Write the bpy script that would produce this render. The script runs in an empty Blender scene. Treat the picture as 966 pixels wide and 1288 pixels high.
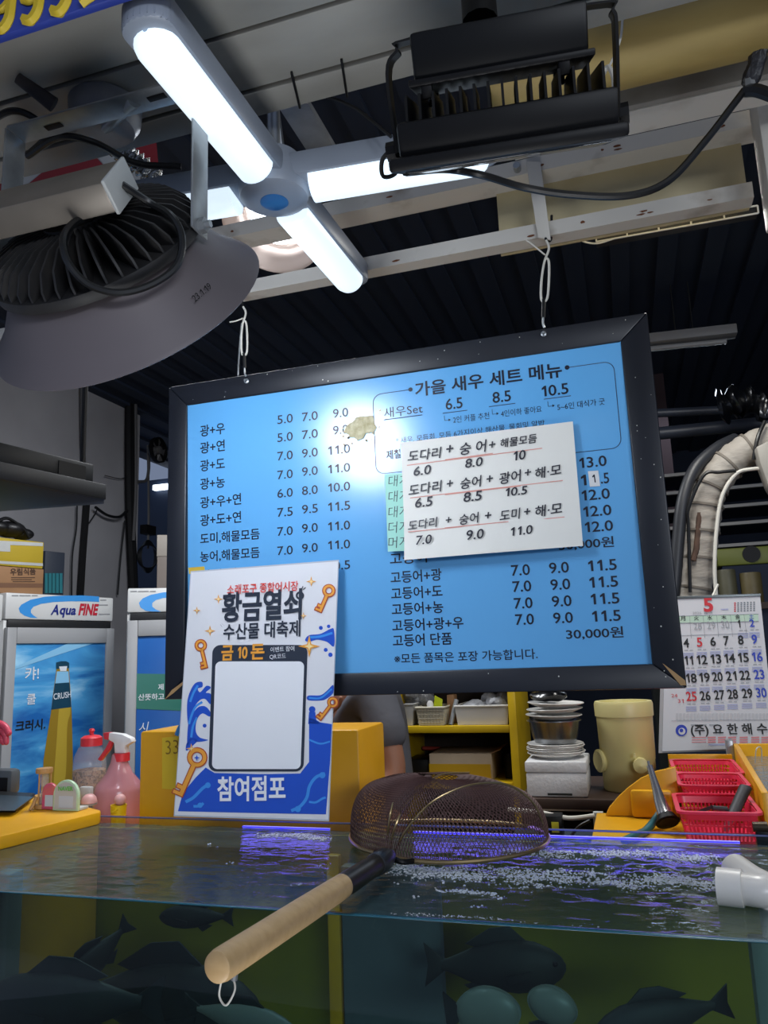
import bpy, bmesh, math, random
from mathutils import Vector, Matrix, noise as mnoise
random.seed(7)
S = bpy.context.scene
COL = S.collection
V = Vector
PI = math.pi

# ------------------------------------------------------------------ camera
YAW, PITCH, ROLL, FPX = 0.2981236, 0.18330612, -0.03750027, 967.0
CAM = V((0, 0, 1.53))
_f = V((-math.sin(YAW) * math.cos(PITCH), math.cos(YAW) * math.cos(PITCH), math.sin(PITCH)))
_r0 = V((math.cos(YAW), math.sin(YAW), 0))
_u0 = _r0.cross(_f)
RT = math.cos(ROLL) * _r0 + math.sin(ROLL) * _u0
UP = -math.sin(ROLL) * _r0 + math.cos(ROLL) * _u0
FW = _f
cd = bpy.data.cameras.new('camera')
cam = bpy.data.objects.new('camera', cd)
COL.objects.link(cam)
rm = Matrix((RT, UP, -FW)).transposed().to_4x4()
rm.translation = CAM
cam.matrix_world = rm
cd.sensor_fit = 'VERTICAL'
cd.sensor_height = 24.0
cd.lens = 24.0 * FPX / 1288.0
cd.clip_start = 0.02
S.camera = cam

# ------------------------------------------------------------------ world, exposure, room lights and added fill lights
S.view_settings.view_transform = 'Standard'
S.view_settings.look = 'None'
S.view_settings.exposure = 0.0
S.view_settings.gamma = 1.0
S.cycles.transparent_max_bounces = 32
S.view_settings.use_curve_mapping = False
w = bpy.data.worlds.new('world')
S.world = w
w.use_nodes = True
w.node_tree.nodes['Background'].inputs[0].default_value = (0.55, 0.68, 1.0, 1)
w.node_tree.nodes['Background'].inputs[1].default_value = 0.28


def area(name, loc, target, size, power, color, sy=None):
    l = bpy.data.lights.new(name, 'AREA')
    l.energy = power
    l.color = color
    l.size = size
    if sy:
        l.shape = 'RECTANGLE'
        l.size_y = sy
    o = bpy.data.objects.new(name, l)
    o.location = loc
    o.rotation_euler = (V(target) - V(loc)).to_track_quat('-Z', 'Y').to_euler()
    COL.objects.link(o)
    return o


area('market_hall_light', (2.3, -2.4, 2.2), (-0.4, 1.6, 1.9), 1.8, 68, (0.86, 0.92, 1.0), 0.5)
area('soffit_fill_light', (-0.25, 0.3, 0.12), (-0.25, 0.62, 2.5), 0.9, 5.0, (0.95, 0.97, 1.0), 0.5).data.spread = math.radians(75)  # added uplight to brighten soffit and beams; no lamp stands there
area('shop_ceiling_light', (-1.3, 2.55, 3.0), (-1.8, 3.1, 1.0), 1.0, 44, (0.93, 0.96, 1.0), 0.3)
area('background_fill_light', (0.7, 5.2, 3.2), (0.7, 4.6, 0), 1.2, 12, (0.75, 0.86, 1.0), 0.3)  # added fill that lifts the dark background; no lamp known there
area('shop_ceiling_light', (0.25, 2.2, 2.75), (0.1, 2.2, 1.0), 0.8, 15, (1.0, 0.98, 0.93), 0.25)


# ------------------------------------------------------------------ helpers
def ray(px, py):
    return FW + (px - 483) / FPX * RT - (py - 644) / FPX * UP


def at(px, py, Y):
    d = ray(px, py)
    return CAM + d * (Y / d.y)


def az(px, py, Z):
    d = ray(px, py)
    return CAM + d * ((Z - CAM.z) / d.z)


def axx(px, py, X):
    d = ray(px, py)
    return CAM + d * (X / d.x)


def ad(px, py, D):
    return CAM + ray(px, py) * D


class Plane:
    def __init__(s, p, n):
        s.p, s.n = V(p), V(n).normalized()
        if s.n.dot(CAM - s.p) < 0:
            s.n = -s.n

    def at(s, px, py, off=0.0):
        d = ray(px, py)
        t = ((s.p + s.n * off) - CAM).dot(s.n) / d.dot(s.n)
        return CAM + d * t


def lin(h):
    h = h.lstrip('#')
    c = [int(h[i:i + 2], 16) / 255 for i in (0, 2, 4)]
    return tuple(x / 12.92 if x <= 0.04045 else ((x + 0.055) / 1.055) ** 2.4 for x in c) + (1.0,)


_mats = {}


def mat(name, hexc, rough=0.5, metal=0.0, noise=0.0, scale=12.0, hex2=None, bump=0.0, bscale=None, emit=0.0, coat=0.0, stretch=None, spec=0.5, thresh=(0.35, 0.7), alpha=1.0):
    if name in _mats:
        return _mats[name]
    m = bpy.data.materials.new(name)
    m.use_nodes = True
    nt = m.node_tree
    b = nt.nodes['Principled BSDF']
    b.inputs['Base Color'].default_value = lin(hexc)
    b.inputs['Roughness'].default_value = rough
    b.inputs['Metallic'].default_value = metal
    b.inputs['Specular IOR Level'].default_value = spec
    b.inputs['Alpha'].default_value = alpha
    if coat:
        b.inputs['Coat Weight'].default_value = coat
        b.inputs['Coat Roughness'].default_value = 0.08
    if emit:
        b.inputs['Emission Color'].default_value = lin(hexc)
        b.inputs['Emission Strength'].default_value = emit
    if noise or bump:
        tc = nt.nodes.new('ShaderNodeTexCoord')
        mp = nt.nodes.new('ShaderNodeMapping')
        nt.links.new(tc.outputs['Object'], mp.inputs[0])
        if stretch:
            mp.inputs['Scale'].default_value = stretch
    if noise:
        n = nt.nodes.new('ShaderNodeTexNoise')
        n.inputs['Scale'].default_value = scale
        n.inputs['Detail'].default_value = 6
        nt.links.new(mp.outputs[0], n.inputs['Vector'])
        r = nt.nodes.new('ShaderNodeMapRange')
        r.inputs[1].default_value, r.inputs[2].default_value = thresh
        r.inputs[3].default_value, r.inputs[4].default_value = 0.0, noise
        nt.links.new(n.outputs[0], r.inputs[0])
        mx = nt.nodes.new('ShaderNodeMix')
        mx.data_type = 'RGBA'
        mx.inputs[6].default_value = lin(hexc)
        c2 = lin(hex2) if hex2 else tuple(x * 0.45 for x in lin(hexc)[:3]) + (1,)
        mx.inputs[7].default_value = c2
        nt.links.new(r.outputs[0], mx.inputs[0])
        nt.links.new(mx.outputs[2], b.inputs['Base Color'])
    if bump:
        n2 = nt.nodes.new('ShaderNodeTexNoise')
        n2.inputs['Scale'].default_value = bscale or scale * 3
        n2.inputs['Detail'].default_value = 4
        nt.links.new(mp.outputs[0], n2.inputs['Vector'])
        bp = nt.nodes.new('ShaderNodeBump')
        bp.inputs['Strength'].default_value = bump
        bp.inputs['Distance'].default_value = 0.01
        nt.links.new(n2.outputs[0], bp.inputs['Height'])
        nt.links.new(bp.outputs[0], b.inputs['Normal'])
    _mats[name] = m
    return m


def glassy(name, tint, ior=1.45, rough=0.02, bump=0.0, bscale=20.0, volume=None, vdens=0.0, stretch=None, murk=0.0, murkcol=(.2, .3, .3)):
    """clear sheet: transparent body colour with a fresnel mirror coat"""
    m = bpy.data.materials.new(name)
    m.use_nodes = True
    nt = m.node_tree
    nt.nodes.remove(nt.nodes['Principled BSDF'])
    out = nt.nodes['Material Output']
    tr = nt.nodes.new('ShaderNodeBsdfTransparent')
    tr.inputs[0].default_value = tint if len(tint) == 4 else (*tint, 1)
    gl = nt.nodes.new('ShaderNodeBsdfGlossy')
    gl.inputs['Roughness'].default_value = rough
    fr = nt.nodes.new('ShaderNodeFresnel')
    fr.inputs['IOR'].default_value = ior
    mx = nt.nodes.new('ShaderNodeMixShader')
    nt.links.new(fr.outputs[0], mx.inputs[0])
    nt.links.new(tr.outputs[0], mx.inputs[1])
    nt.links.new(gl.outputs[0], mx.inputs[2])
    if murk:
        df = nt.nodes.new('ShaderNodeBsdfDiffuse')
        df.inputs[0].default_value = (*murkcol, 1)
        m2 = nt.nodes.new('ShaderNodeMixShader')
        gm = nt.nodes.new('ShaderNodeNewGeometry')
        sz = nt.nodes.new('ShaderNodeSeparateXYZ')
        mr = nt.nodes.new('ShaderNodeMapRange')
        mr.inputs[1].default_value, mr.inputs[2].default_value, mr.inputs[4].default_value = .3, .7, murk
        ab = nt.nodes.new('ShaderNodeMath')
        ab.operation = 'ABSOLUTE'
        nt.links.new(gm.outputs['True Normal'], sz.inputs[0])
        nt.links.new(sz.outputs[2], ab.inputs[0])
        nt.links.new(ab.outputs[0], mr.inputs[0])
        nt.links.new(mr.outputs[0], m2.inputs[0])
        nt.links.new(mx.outputs[0], m2.inputs[1])
        nt.links.new(df.outputs[0], m2.inputs[2])
        nt.links.new(m2.outputs[0], out.inputs['Surface'])
    else:
        nt.links.new(mx.outputs[0], out.inputs['Surface'])
    if bump:
        tc = nt.nodes.new('ShaderNodeTexCoord')
        mp = nt.nodes.new('ShaderNodeMapping')
        if stretch:
            mp.inputs['Scale'].default_value = stretch
        nt.links.new(tc.outputs['Object'], mp.inputs[0])
        n2 = nt.nodes.new('ShaderNodeTexNoise')
        n2.inputs['Scale'].default_value = bscale
        n2.inputs['Detail'].default_value = 5
        nt.links.new(mp.outputs[0], n2.inputs['Vector'])
        bp = nt.nodes.new('ShaderNodeBump')
        bp.inputs['Strength'].default_value = bump
        bp.inputs['Distance'].default_value = 0.02
        nt.links.new(n2.outputs[0], bp.inputs['Height'])
        nt.links.new(bp.outputs[0], gl.inputs['Normal'])
        nt.links.new(bp.outputs[0], fr.inputs['Normal'])
    if volume:
        va = nt.nodes.new('ShaderNodeVolumeAbsorption')
        va.inputs['Color'].default_value = (*volume, 1)
        va.inputs['Density'].default_value = vdens
        nt.links.new(va.outputs[0], out.inputs['Volume'])
    _mats[name] = m
    return m


def emat(name, hexc, strength):
    m = bpy.data.materials.new(name)
    m.use_nodes = True
    b = m.node_tree.nodes['Principled BSDF']
    b.inputs['Base Color'].default_value = lin(hexc)
    b.inputs['Roughness'].default_value = 0.4
    b.inputs['Emission Color'].default_value = lin(hexc)
    b.inputs['Emission Strength'].default_value = strength
    return m


def wm(o):
    m = Matrix.Identity(4)
    while o:
        m = o.matrix_basis @ m
        o = o.parent
    return m


def spline(pts, n=8, closed=False):
    pts = [V(p) for p in pts]
    if len(pts) < 3:
        return pts
    out = []
    N = len(pts)
    for i in range(N if closed else N - 1):
        if closed:
            p0, p1, p2, p3 = pts[i - 1], pts[i], pts[(i + 1) % N], pts[(i + 2) % N]
        else:
            p1, p2 = pts[i], pts[i + 1]
            p0 = pts[i - 1] if i else p1 * 2 - p2
            p3 = pts[i + 2] if i + 2 < N else p2 * 2 - p1
        for k in range(n):
            t = k / n
            out.append(0.5 * ((2 * p1) + (p2 - p0) * t + (2 * p0 - 5 * p1 + 4 * p2 - p3) * t * t + (3 * p1 - p0 - 3 * p2 + p3) * t ** 3))
    if not closed:
        out.append(pts[-1])
    return out


_tcache = {}


def one_glyph(x, bold):
    """a figure one with a flag, standing on the baseline at x"""
    h = max(v[1] for v in text_geo('0', bold)[0]) - .01
    t = .052 + bold
    c = x + .34
    vs = [(c - t, 0), (c + t, 0), (c + t, h), (c - t * .6, h), (c - .20, h - .13), (c - .20, h - .13 - 2 * t), (c - t, h - .19)]
    return vs, [(0, 1, 2, 3, 6), (3, 4, 5, 6)]


def digits_geo(body, bold):
    w0 = lambda s: max(v[0] for v in text_geo(s, bold)[0])
    adv = w0('00') - w0('0')
    dot = w0('0.0') - w0('0') - adv
    vs, fs, x = [], [], 0.0
    for c in body:
        a, b = one_glyph(x, bold) if c == '1' else ([(p + x, q) for p, q in text_geo(c, bold)[0]], text_geo(c, bold)[1])
        o = len(vs)
        vs += a
        fs += [tuple(i + o for i in f) for f in b]
        x += dot if c == '.' else adv
    return vs, fs


def text_geo(body, bold):
    k = (body, bold)
    if k not in _tcache and len(body) > 1 and '1' in body and all(c in '0123456789.' for c in body):
        _tcache[k] = digits_geo(body, bold)
    elif k not in _tcache and body == '1':
        _tcache[k] = one_glyph(0.0, bold)
    if k not in _tcache:
        c = bpy.data.curves.new('t', 'FONT')
        c.body = body
        c.offset = bold
        c.resolution_u = 3
        o = bpy.data.objects.new('t', c)
        COL.objects.link(o)
        dg = bpy.context.evaluated_depsgraph_get()
        me = bpy.data.meshes.new_from_object(o.evaluated_get(dg))
        vs = [(v.co.x, v.co.y) for v in me.vertices]
        fs = [tuple(p.vertices) for p in me.polygons]
        bpy.data.objects.remove(o)
        bpy.data.curves.remove(c)
        bpy.data.meshes.remove(me)
        _tcache[k] = (vs, fs)
    return _tcache[k]


class MB:
    def __init__(s):
        s.b = bmesh.new()

    def add(s, verts, faces, mi=0):
        vs = [s.b.verts.new(v) for v in verts]
        for f in faces:
            try:
                fc = s.b.faces.new([vs[i] for i in f])
                fc.material_index = mi
            except ValueError:
                pass
        return s

    def merge(s, t, mi):
        idx = {v: i for i, v in enumerate(t.verts)}
        s.add([v.co.copy() for v in t.verts], [[idx[v] for v in f.verts] for f in t.faces], mi)
        t.free()
        return s

    def box(s, c, size, mi=0, bevel=0.0, R=None, seg=2):
        t = bmesh.new()
        bmesh.ops.create_cube(t, size=1.0)
        for v in t.verts:
            v.co = V((v.co.x * size[0], v.co.y * size[1], v.co.z * size[2]))
        if bevel:
            bmesh.ops.bevel(t, geom=t.edges[:], offset=bevel, segments=seg, affect='EDGES', profile=0.5)
        m = Matrix.Translation(V(c)) @ (R.to_4x4() if R else Matrix.Identity(4))
        for v in t.verts:
            v.co = m @ v.co
        return s.merge(t, mi)

    def bx(s, lo, hi, mi=0, bevel=0.0):
        lo, hi = V(lo), V(hi)
        return s.box((lo + hi) / 2, hi - lo, mi, bevel)

    def hexa(s, a, d, mi=0, bevel=0.0):
        """extrude polygon a (list of points) by vector d"""
        n = len(a)
        t = bmesh.new()
        v1 = [t.verts.new(V(p)) for p in a]
        v2 = [t.verts.new(V(p) + V(d)) for p in a]
        t.faces.new(v1)
        t.faces.new(v2[::-1])
        for i in range(n):
            t.faces.new([v1[i - 1], v1[i], v2[i], v2[i - 1]][::-1])
        bmesh.ops.recalc_face_normals(t, faces=t.faces[:])
        if bevel:
            bmesh.ops.bevel(t, geom=t.edges[:], offset=bevel, segments=2, affect='EDGES', profile=0.5)
        return s.merge(t, mi)

    def poly(s, pts, mi=0):
        return s.add([V(p) for p in pts], [list(range(len(pts)))], mi)

    def tube(s, pts, r, seg=8, mi=0, caps=True, closed=False, flat=None):
        pts = [V(p) for p in pts]
        n = len(pts)
        rs = r if isinstance(r, (list, tuple)) else [r] * n
        rings = []
        prev = None
        for i, p in enumerate(pts):
            a = pts[i - 1] if (i or closed) else p
            b = pts[(i + 1) % n] if (i < n - 1 or closed) else p
            t = (b - a).normalized()
            if prev is None:
                h = V((0, 0, 1)) if abs(t.z) < 0.9 else V((1, 0, 0))
                e = (h - t * h.dot(t)).normalized()
            else:
                e = (prev - t * prev.dot(t))
                e = e.normalized() if e.length > 1e-6 else prev
            prev = e
            g = t.cross(e)
            fx, fy = flat or (1, 1)
            rings.append([p + (e * math.cos(2 * PI * k / seg) * fx + g * math.sin(2 * PI * k / seg) * fy) * rs[i] for k in range(seg)])
        verts = [v for rg in rings for v in rg]
        faces = []
        for i in range(n if closed else n - 1):
            j = (i + 1) % n
            for k in range(seg):
                k2 = (k + 1) % seg
                faces.append([i * seg + k, i * seg + k2, j * seg + k2, j * seg + k])
        if caps and not closed:
            faces.append(list(range(seg))[::-1])
            faces.append([(n - 1) * seg + k for k in range(seg)])
        return s.add(verts, faces, mi)

    def lathe(s, prof, M=None, seg=32, mi=0, a0=0.0, a1=2 * PI):
        M = M or Matrix.Identity(4)
        full = abs(a1 - a0 - 2 * PI) < 1e-6
        ns = seg if full else seg + 1
        verts = []
        for r, z in prof:
            for k in range(ns):
                a = a0 + (a1 - a0) * k / seg
                verts.append(M @ V((r * math.cos(a), r * math.sin(a), z)))
        faces = []
        for i in range(len(prof) - 1):
            for k in range(seg):
                k2 = (k + 1) % ns
                faces.append([i * ns + k, i * ns + k2, (i + 1) * ns + k2, (i + 1) * ns + k])
        if full:
            if prof[0][0] > 1e-6:
                faces.append(list(range(ns))[::-1])
            if prof[-1][0] > 1e-6:
                faces.append([(len(prof) - 1) * ns + k for k in range(ns)])
        return s.add(verts, faces, mi)

    def lathe_open(s, prof, M=None, seg=32, mi=0):
        M = M or Matrix.Identity(4)
        verts = [M @ V((r * math.cos(2 * PI * k / seg), r * math.sin(2 * PI * k / seg), z)) for r, z in prof for k in range(seg)]
        faces = [[i * seg + k, i * seg + (k + 1) % seg, (i + 1) * seg + (k + 1) % seg, (i + 1) * seg + k] for i in range(len(prof) - 1) for k in range(seg)]
        return s.add(verts, faces, mi)

    def sph(s, c, r, mi=0, sc=(1, 1, 1), seg=12, R=None):
        t = bmesh.new()
        bmesh.ops.create_uvsphere(t, u_segments=seg, v_segments=max(4, seg * 2 // 3), radius=r)
        for v in t.verts:
            p = V((v.co.x * sc[0], v.co.y * sc[1], v.co.z * sc[2]))
            v.co = V(c) + (R @ p if R else p)
        return s.merge(t, mi)

    def text(s, body, p0, p1, nrm, mi=0, bold=0.0, lift=0.0008, height=None, shear=0.0, vstretch=1.0):
        """lettering whose baseline runs from p0 to p1 (width fitted) on a face with normal nrm"""
        vs, fs = text_geo(body, bold)
        if not vs:
            return s
        p0, p1, nrm = V(p0), V(p1), V(nrm).normalized()
        x0 = min(v[0] for v in vs)
        x1 = max(v[0] for v in vs)
        ux = (p1 - p0).normalized()
        uy = nrm.cross(ux).normalized()
        k = (p1 - p0).length / (x1 - x0)
        ky = k * vstretch if height is None else height / max(1e-6, max(v[1] for v in vs))
        o = p0 + nrm * lift
        return s.add([o + ux * ((x - x0) * k + shear * y * ky) + uy * (y * ky) for x, y in vs], fs, mi)

    def build(s, name, mats, parent=None, angle=40, weld=False, flat=False, norm=True):
        if weld:
            bmesh.ops.remove_doubles(s.b, verts=s.b.verts[:], dist=1e-5)
        if norm:
            bmesh.ops.recalc_face_normals(s.b, faces=s.b.faces[:])
        me = bpy.data.meshes.new(name)
        s.b.to_mesh(me)
        s.b.free()
        o = bpy.data.objects.new(name, me)
        for m in (mats if isinstance(mats, (list, tuple)) else [mats]):
            me.materials.append(m)
        COL.objects.link(o)
        if parent:
            me.transform(wm(parent).inverted())
            o.parent = parent
        else:
            xs = [v.co for v in me.vertices]
            c = V(((min(v.x for v in xs) + max(v.x for v in xs)) / 2, (min(v.y for v in xs) + max(v.y for v in xs)) / 2, min(v.z for v in xs)))
            me.transform(Matrix.Translation(-c))
            o.location = c
        if not flat:
            me.polygons.foreach_set('use_smooth', [True] * len(me.polygons))
            me.set_sharp_from_angle(angle=math.radians(angle))
        return o


def tag(o, label=None, cat=None, group=None, kind=None):
    if label:
        o['label'] = label
    if cat:
        o['category'] = cat
    if group:
        o['group'] = group
    if kind:
        o['kind'] = kind
    return o


def thing(name, loc, label, cat, group=None, rz=0.0):
    o = bpy.data.objects.new(name, None)
    o.empty_display_size = 0.05
    COL.objects.link(o)
    o.location = V(loc)
    o.rotation_euler = (0, 0, rz)
    return tag(o, label, cat, group)


def struct(mb, name, m, **k):
    return tag(mb.build(name, m, **k), kind='structure')


def dup(o, parent=None):
    c = o.copy()
    COL.objects.link(c)
    if parent:
        c.parent = parent
        c.matrix_parent_inverse = o.matrix_parent_inverse.copy()
    for ch in list(o.children):
        dup(ch, c)
    return c


def rot_to(d, up=(0, 0, 1)):
    """matrix whose local Z points along d"""
    return V(d).normalized().to_track_quat('Z', 'Y').to_matrix()


def frame(x, y, z, o):
    m = Matrix((V(x), V(y), V(z))).transposed().to_4x4()
    m.translation = V(o)
    return m
# ------------------------------------------------------------------ materials
m_soffit = mat('painted_panel', '#96958f', 0.55, noise=0.55, scale=3.0, hex2='#6f6c66', stretch=(1, 2.5, 1))
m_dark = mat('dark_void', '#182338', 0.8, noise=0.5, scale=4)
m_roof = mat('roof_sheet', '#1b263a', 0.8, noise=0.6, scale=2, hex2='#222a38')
m_beam = mat('painted_steel', '#bdb9b1', 0.45, noise=0.75, scale=9, hex2='#7d6f60', thresh=(0.55, 0.75))
m_beamdk = mat('grimy_steel', '#8d8a83', 0.5, noise=0.6, scale=8, hex2='#54493c')
m_cream = mat('cream_panel', '#b9ab86', 0.5, noise=0.4, scale=5, hex2='#8d7a4c')
m_rust = mat('rust', '#6b3b1c', 0.8, noise=0.6, scale=40)
m_black = mat('black_metal', '#08080a', 0.5, spec=0.25, noise=0.5, scale=20, hex2='#111113')
m_blackp = mat('black_plastic', '#0a0b0d', 0.45, spec=0.25)
m_cable = mat('black_cable', '#101113', 0.4)
m_galv = mat('galvanised_steel', '#a9adb0', 0.38, metal=0.7, noise=0.5, scale=18, hex2='#6d7072')
m_shade = mat('grey_shade_metal', '#6a6367', 0.5, metal=0.1, noise=0.35, scale=4, hex2='#555050')
m_fin = mat('dusty_fins', '#1c1c1e', 0.6, noise=0.5, scale=25, hex2='#35322f')
m_alu = mat('driver_box_metal', '#7f786f', 0.45, metal=0.4, noise=0.5, scale=14, hex2='#6b635a')
m_white = mat('white_plastic', '#dedede', 0.4)
m_lampbody = mat('light_housing', '#8e96a3', 0.4, noise=0.2, scale=6)
m_wire = mat('white_wire', '#cfccc2', 0.5)
m_red = mat('red_paint', '#8c1f24', 0.5, noise=0.3, scale=10)
m_wpaint = mat('white_paint', '#b7b9b7', 0.5, noise=0.3, scale=10)
m_foil = mat('crumpled_foil', '#9a9a98', 0.25, metal=0.9, bump=1.0, bscale=60)
m_led = emat('led_diffuser', '#dcecf8', 0.95)
m_ledhot = emat('floodlight_emitter', '#eaf3ff', 26.0)
m_ledbay = emat('bay_lamp_emitter', '#eaf3ff', 14.0)
m_bluecap = mat('blue_cap', '#2a6aa8', 0.3)
m_yellow = mat('yellow_fibreglass', '#e0a412', 0.38, noise=0.3, scale=5, hex2='#b9820c', bump=0.05, bscale=30)
m_yshelf = mat('yellow_paint', '#c9a60e', 0.45, noise=0.4, scale=8, hex2='#8f7608')
m_wall = mat('grey_wall_paint', '#9a999d', 0.75, noise=0.5, scale=1.6, hex2='#77767a')
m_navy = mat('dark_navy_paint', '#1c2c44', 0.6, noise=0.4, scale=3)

# ------------------------------------------------------------------ setting
struct(MB().bx((-4.2, -3.2, -0.1), (3.2, 8.2, 0)), 'floor', mat('wet_concrete', '#3b3d3e', 0.35, noise=0.6, scale=3))
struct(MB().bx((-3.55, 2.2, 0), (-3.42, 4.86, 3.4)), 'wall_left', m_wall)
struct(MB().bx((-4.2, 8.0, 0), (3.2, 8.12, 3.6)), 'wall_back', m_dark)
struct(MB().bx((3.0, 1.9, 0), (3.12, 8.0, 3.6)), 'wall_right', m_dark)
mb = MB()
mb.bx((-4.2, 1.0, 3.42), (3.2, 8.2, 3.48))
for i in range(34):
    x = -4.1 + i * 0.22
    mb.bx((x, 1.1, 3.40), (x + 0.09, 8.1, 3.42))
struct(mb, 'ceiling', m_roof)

# white panelled soffit over the front of the stall: three boards with open seams
SZ = 2.5
mb = MB()
for y0, y1 in ((0.30, 0.60), (0.606, 0.941), (0.949, 1.062), (1.072, 1.128)):
    mb.bx((-2.6, y0, SZ), (1.6, y1, SZ + 0.012), bevel=0.002)
struct(mb, 'trim_1', m_soffit)
struct(MB().bx((-2.6, 0.3, SZ + 0.013), (1.6, 1.128, SZ + 0.03)), 'trim_2', m_beamdk)
for k, (x0, w_) in enumerate(((366, 0.006), (428, 0.006))):
    p = az(x0, 108, SZ)
    pass

# steel framing behind the soffit
X0, X1 = -1.75, 0.325
zb_f = at(850, 247, 1.6).z
zb_l = at(850, 266, 1.6).z
yb = az(850, 278, zb_l).y
zu_f = at(850, 158, 1.6).z
zu_l = at(850, 178, 1.6).z
yu = az(850, 200, zu_l).y


def beam(name, ztop, zbot, y0, y1, label, xa=X0, xb=X1):
    t = thing(name, ((xa + xb) / 2, y0, zbot), label, 'beam')
    MB().bx((xa, y0, zbot + 0.004), (xb, y0 + 0.005, ztop)).build('web', m_beam, t)
    MB().bx((xa, y0, zbot), (xb, y1, zbot + 0.004)).build('flange', m_beam, t)
    mb = MB()
    rr = random.Random(len(label))
    for _ in range(9):
        x = rr.uniform(xa + 0.2, xb - 0.05) if _ > 3 else rr.uniform(-0.15, 0.15)
        z = rr.uniform(zbot + 0.004, zbot + 0.02)
        n = 9
        rw, rh = rr.uniform(0.004, 0.012), rr.uniform(0.002, 0.004)
        mb.poly([(x + rw * math.cos(2 * PI * i / n) * rr.uniform(.6, 1.1), y0 - 0.0006, z + rh * math.sin(2 * PI * i / n) * rr.uniform(.6, 1.2)) for i in range(n)])
    mb.build('rust_spots', m_rust, t, flat=True)
    return t


beam('steel_beam', zb_f, zb_l, 1.6, yb, 'lower white painted steel beam the menu board hangs from, rust spotted')
beam('steel_beam', zu_f, zu_l, 1.6, yu, 'upper white painted steel beam running behind the cross shaped light', X0, .55)
# cream infill panel between the two beams
xp = at(628, 290, 1.66).x
tag(MB().bx((xp, 1.655, zb_l + 0.006), (X1, 1.665, zu_l + 0.05), bevel=0.001).build('infill_panel', m_cream),
    'cream flat panel filling the gap between the two white steel beams', 'panel')
# grey box section in front, above the floodlight cable
zA0, zA1 = at(850, 90, 1.34).z, at(850, 120, 1.34).z
yA = az(850, 157, zA1).y
xA = at(640, 160, 1.34).x
t = thing('box_beam', (0, 1.34, zA1), 'wide pale grey box beam between the cream roll and the upper steel beam', 'beam')
MB().bx((xA, 1.34, zA1), (0.6, yA, zA0 + 0.02), bevel=0.003).build('box_section', m_beamdk, t)
MB().bx((xA, 1.352, zA1 - 0.003), (0.6, yA - 0.004, zA1 - 0.0005)).build('lit_underside', m_beam, t)  # paler plate: light on the beam's bottom face put into its colour
# cream rolled awning
c0 = at(850, 46, 1.25)
tag(MB().lathe([(0.0, 0), (0.062, 0), (0.062, 0.85), (0.0, 0.85)], frame((0, 0, 1), (0, 1, 0), (1, 0, 0), (xA - 0.02, c0.y, c0.z)), 40).build('awning_roll', mat('cream_cloth', '#a08a50', 0.6, noise=0.5, scale=5, hex2='#77602e', stretch=(1, 4, 4))),
    'thick cream yellow rolled awning under the soffit, right of the floodlight', 'awning')
# white post at the right edge
tp = at(960, 182, 1.5)
tag(MB().bx((tp.x - 0.004, 1.49, at(960, 277, 1.5).z), (tp.x + 0.06, 1.56, SZ + 0.3), bevel=0.004).build('steel_post', m_beam), 'short white steel post end hanging at the right edge', 'post')
# flat bracket crossing the beams, with bolt
b0, b1 = at(672, 205, 1.592), at(686, 300, 1.592)
t = thing('flat_bracket', b1, 'white flat steel strap with bolt joining the two beams above the board hook', 'bracket')
MB().hexa([at(662, 205, 1.595), at(680, 205, 1.595), at(693, 303, 1.595), at(677, 300, 1.595)], (0, -0.006, 0), bevel=0.001).build('strap', m_beam, t)
MB().lathe([(0, 0), (0.008, 0), (0.008, 0.02), (0.0, 0.02)], frame((1, 0, 0), (0, 0, 1), (0, -1, 0), at(651, 214, 1.6)), 10).build('bolt', m_galv, t)
# wire tray below the lower beam at right
p0, p1 = at(750, 304, 1.72), at(954, 268, 1.72)
t = thing('cable_tray', (p0 + p1) / 2, 'thin dark wire cable tray under the right end of the lower beam', 'cable tray')
d = V((0, 0, 0.018))
mb = MB()
mb.tube([p0, p1], 0.0022, 6)
mb.tube([p0 + d, p1 + d], 0.0022, 6)
mb.tube(spline([at(722, 297, 1.72), at(735, 304, 1.72), at(752, 306, 1.72), p0 + (p1 - p0) * .12]), 0.0022, 6)
mb.build('rails', m_wire, t)
mb = MB()
for k in range(6):
    q = p0 + (p1 - p0) * (k / 5)
    mb.tube([q, q + d], 0.002, 5)
mb.build('rungs', m_wire, t)
for q_ in (.15, .85):
    q = p0 + (p1 - p0) * q_
    MB().tube([q + d, V((q.x, 1.70, q.z + .06)), V((q.x, 1.662, zb_l + .02))], .002, 6).build('hook', m_wire, t)
MB().bx((p0.x, 1.724, p0.z), (p1.x, 1.75, p0.z + 0.02)).build('dark_cable', m_cable, t)

# ------------------------------------------------------------------ blue fascia sign, top left
zs = 2.4
s0, s1 = az(0, 45, zs), az(130, 5, zs)
t = thing('fascia_sign', (s0.x, s0.y, zs), 'blue shop sign with yellow lettering cut off at the top left corner', 'sign')
sy = s0.y
mb = MB()
mb.bx((-1.6, sy, zs), (-0.45, sy + 0.012, zs + 0.42), bevel=0.002)
mb.build('sign_board', mat('sign_blue', '#2c3f9a', 0.45, noise=0.2, scale=8), t)
mb = MB()
spl = Plane((0, sy, 0), (0, -1, 0))
st = 0.0075


def stroke(mb, pts, r, lift=0.002, n=8):
    pts = [spl.at(x, y) + V((0, -lift, 0)) for x, y in pts]
    mb.tube(spline(pts, n), r, 6, flat=(1, 1))


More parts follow.
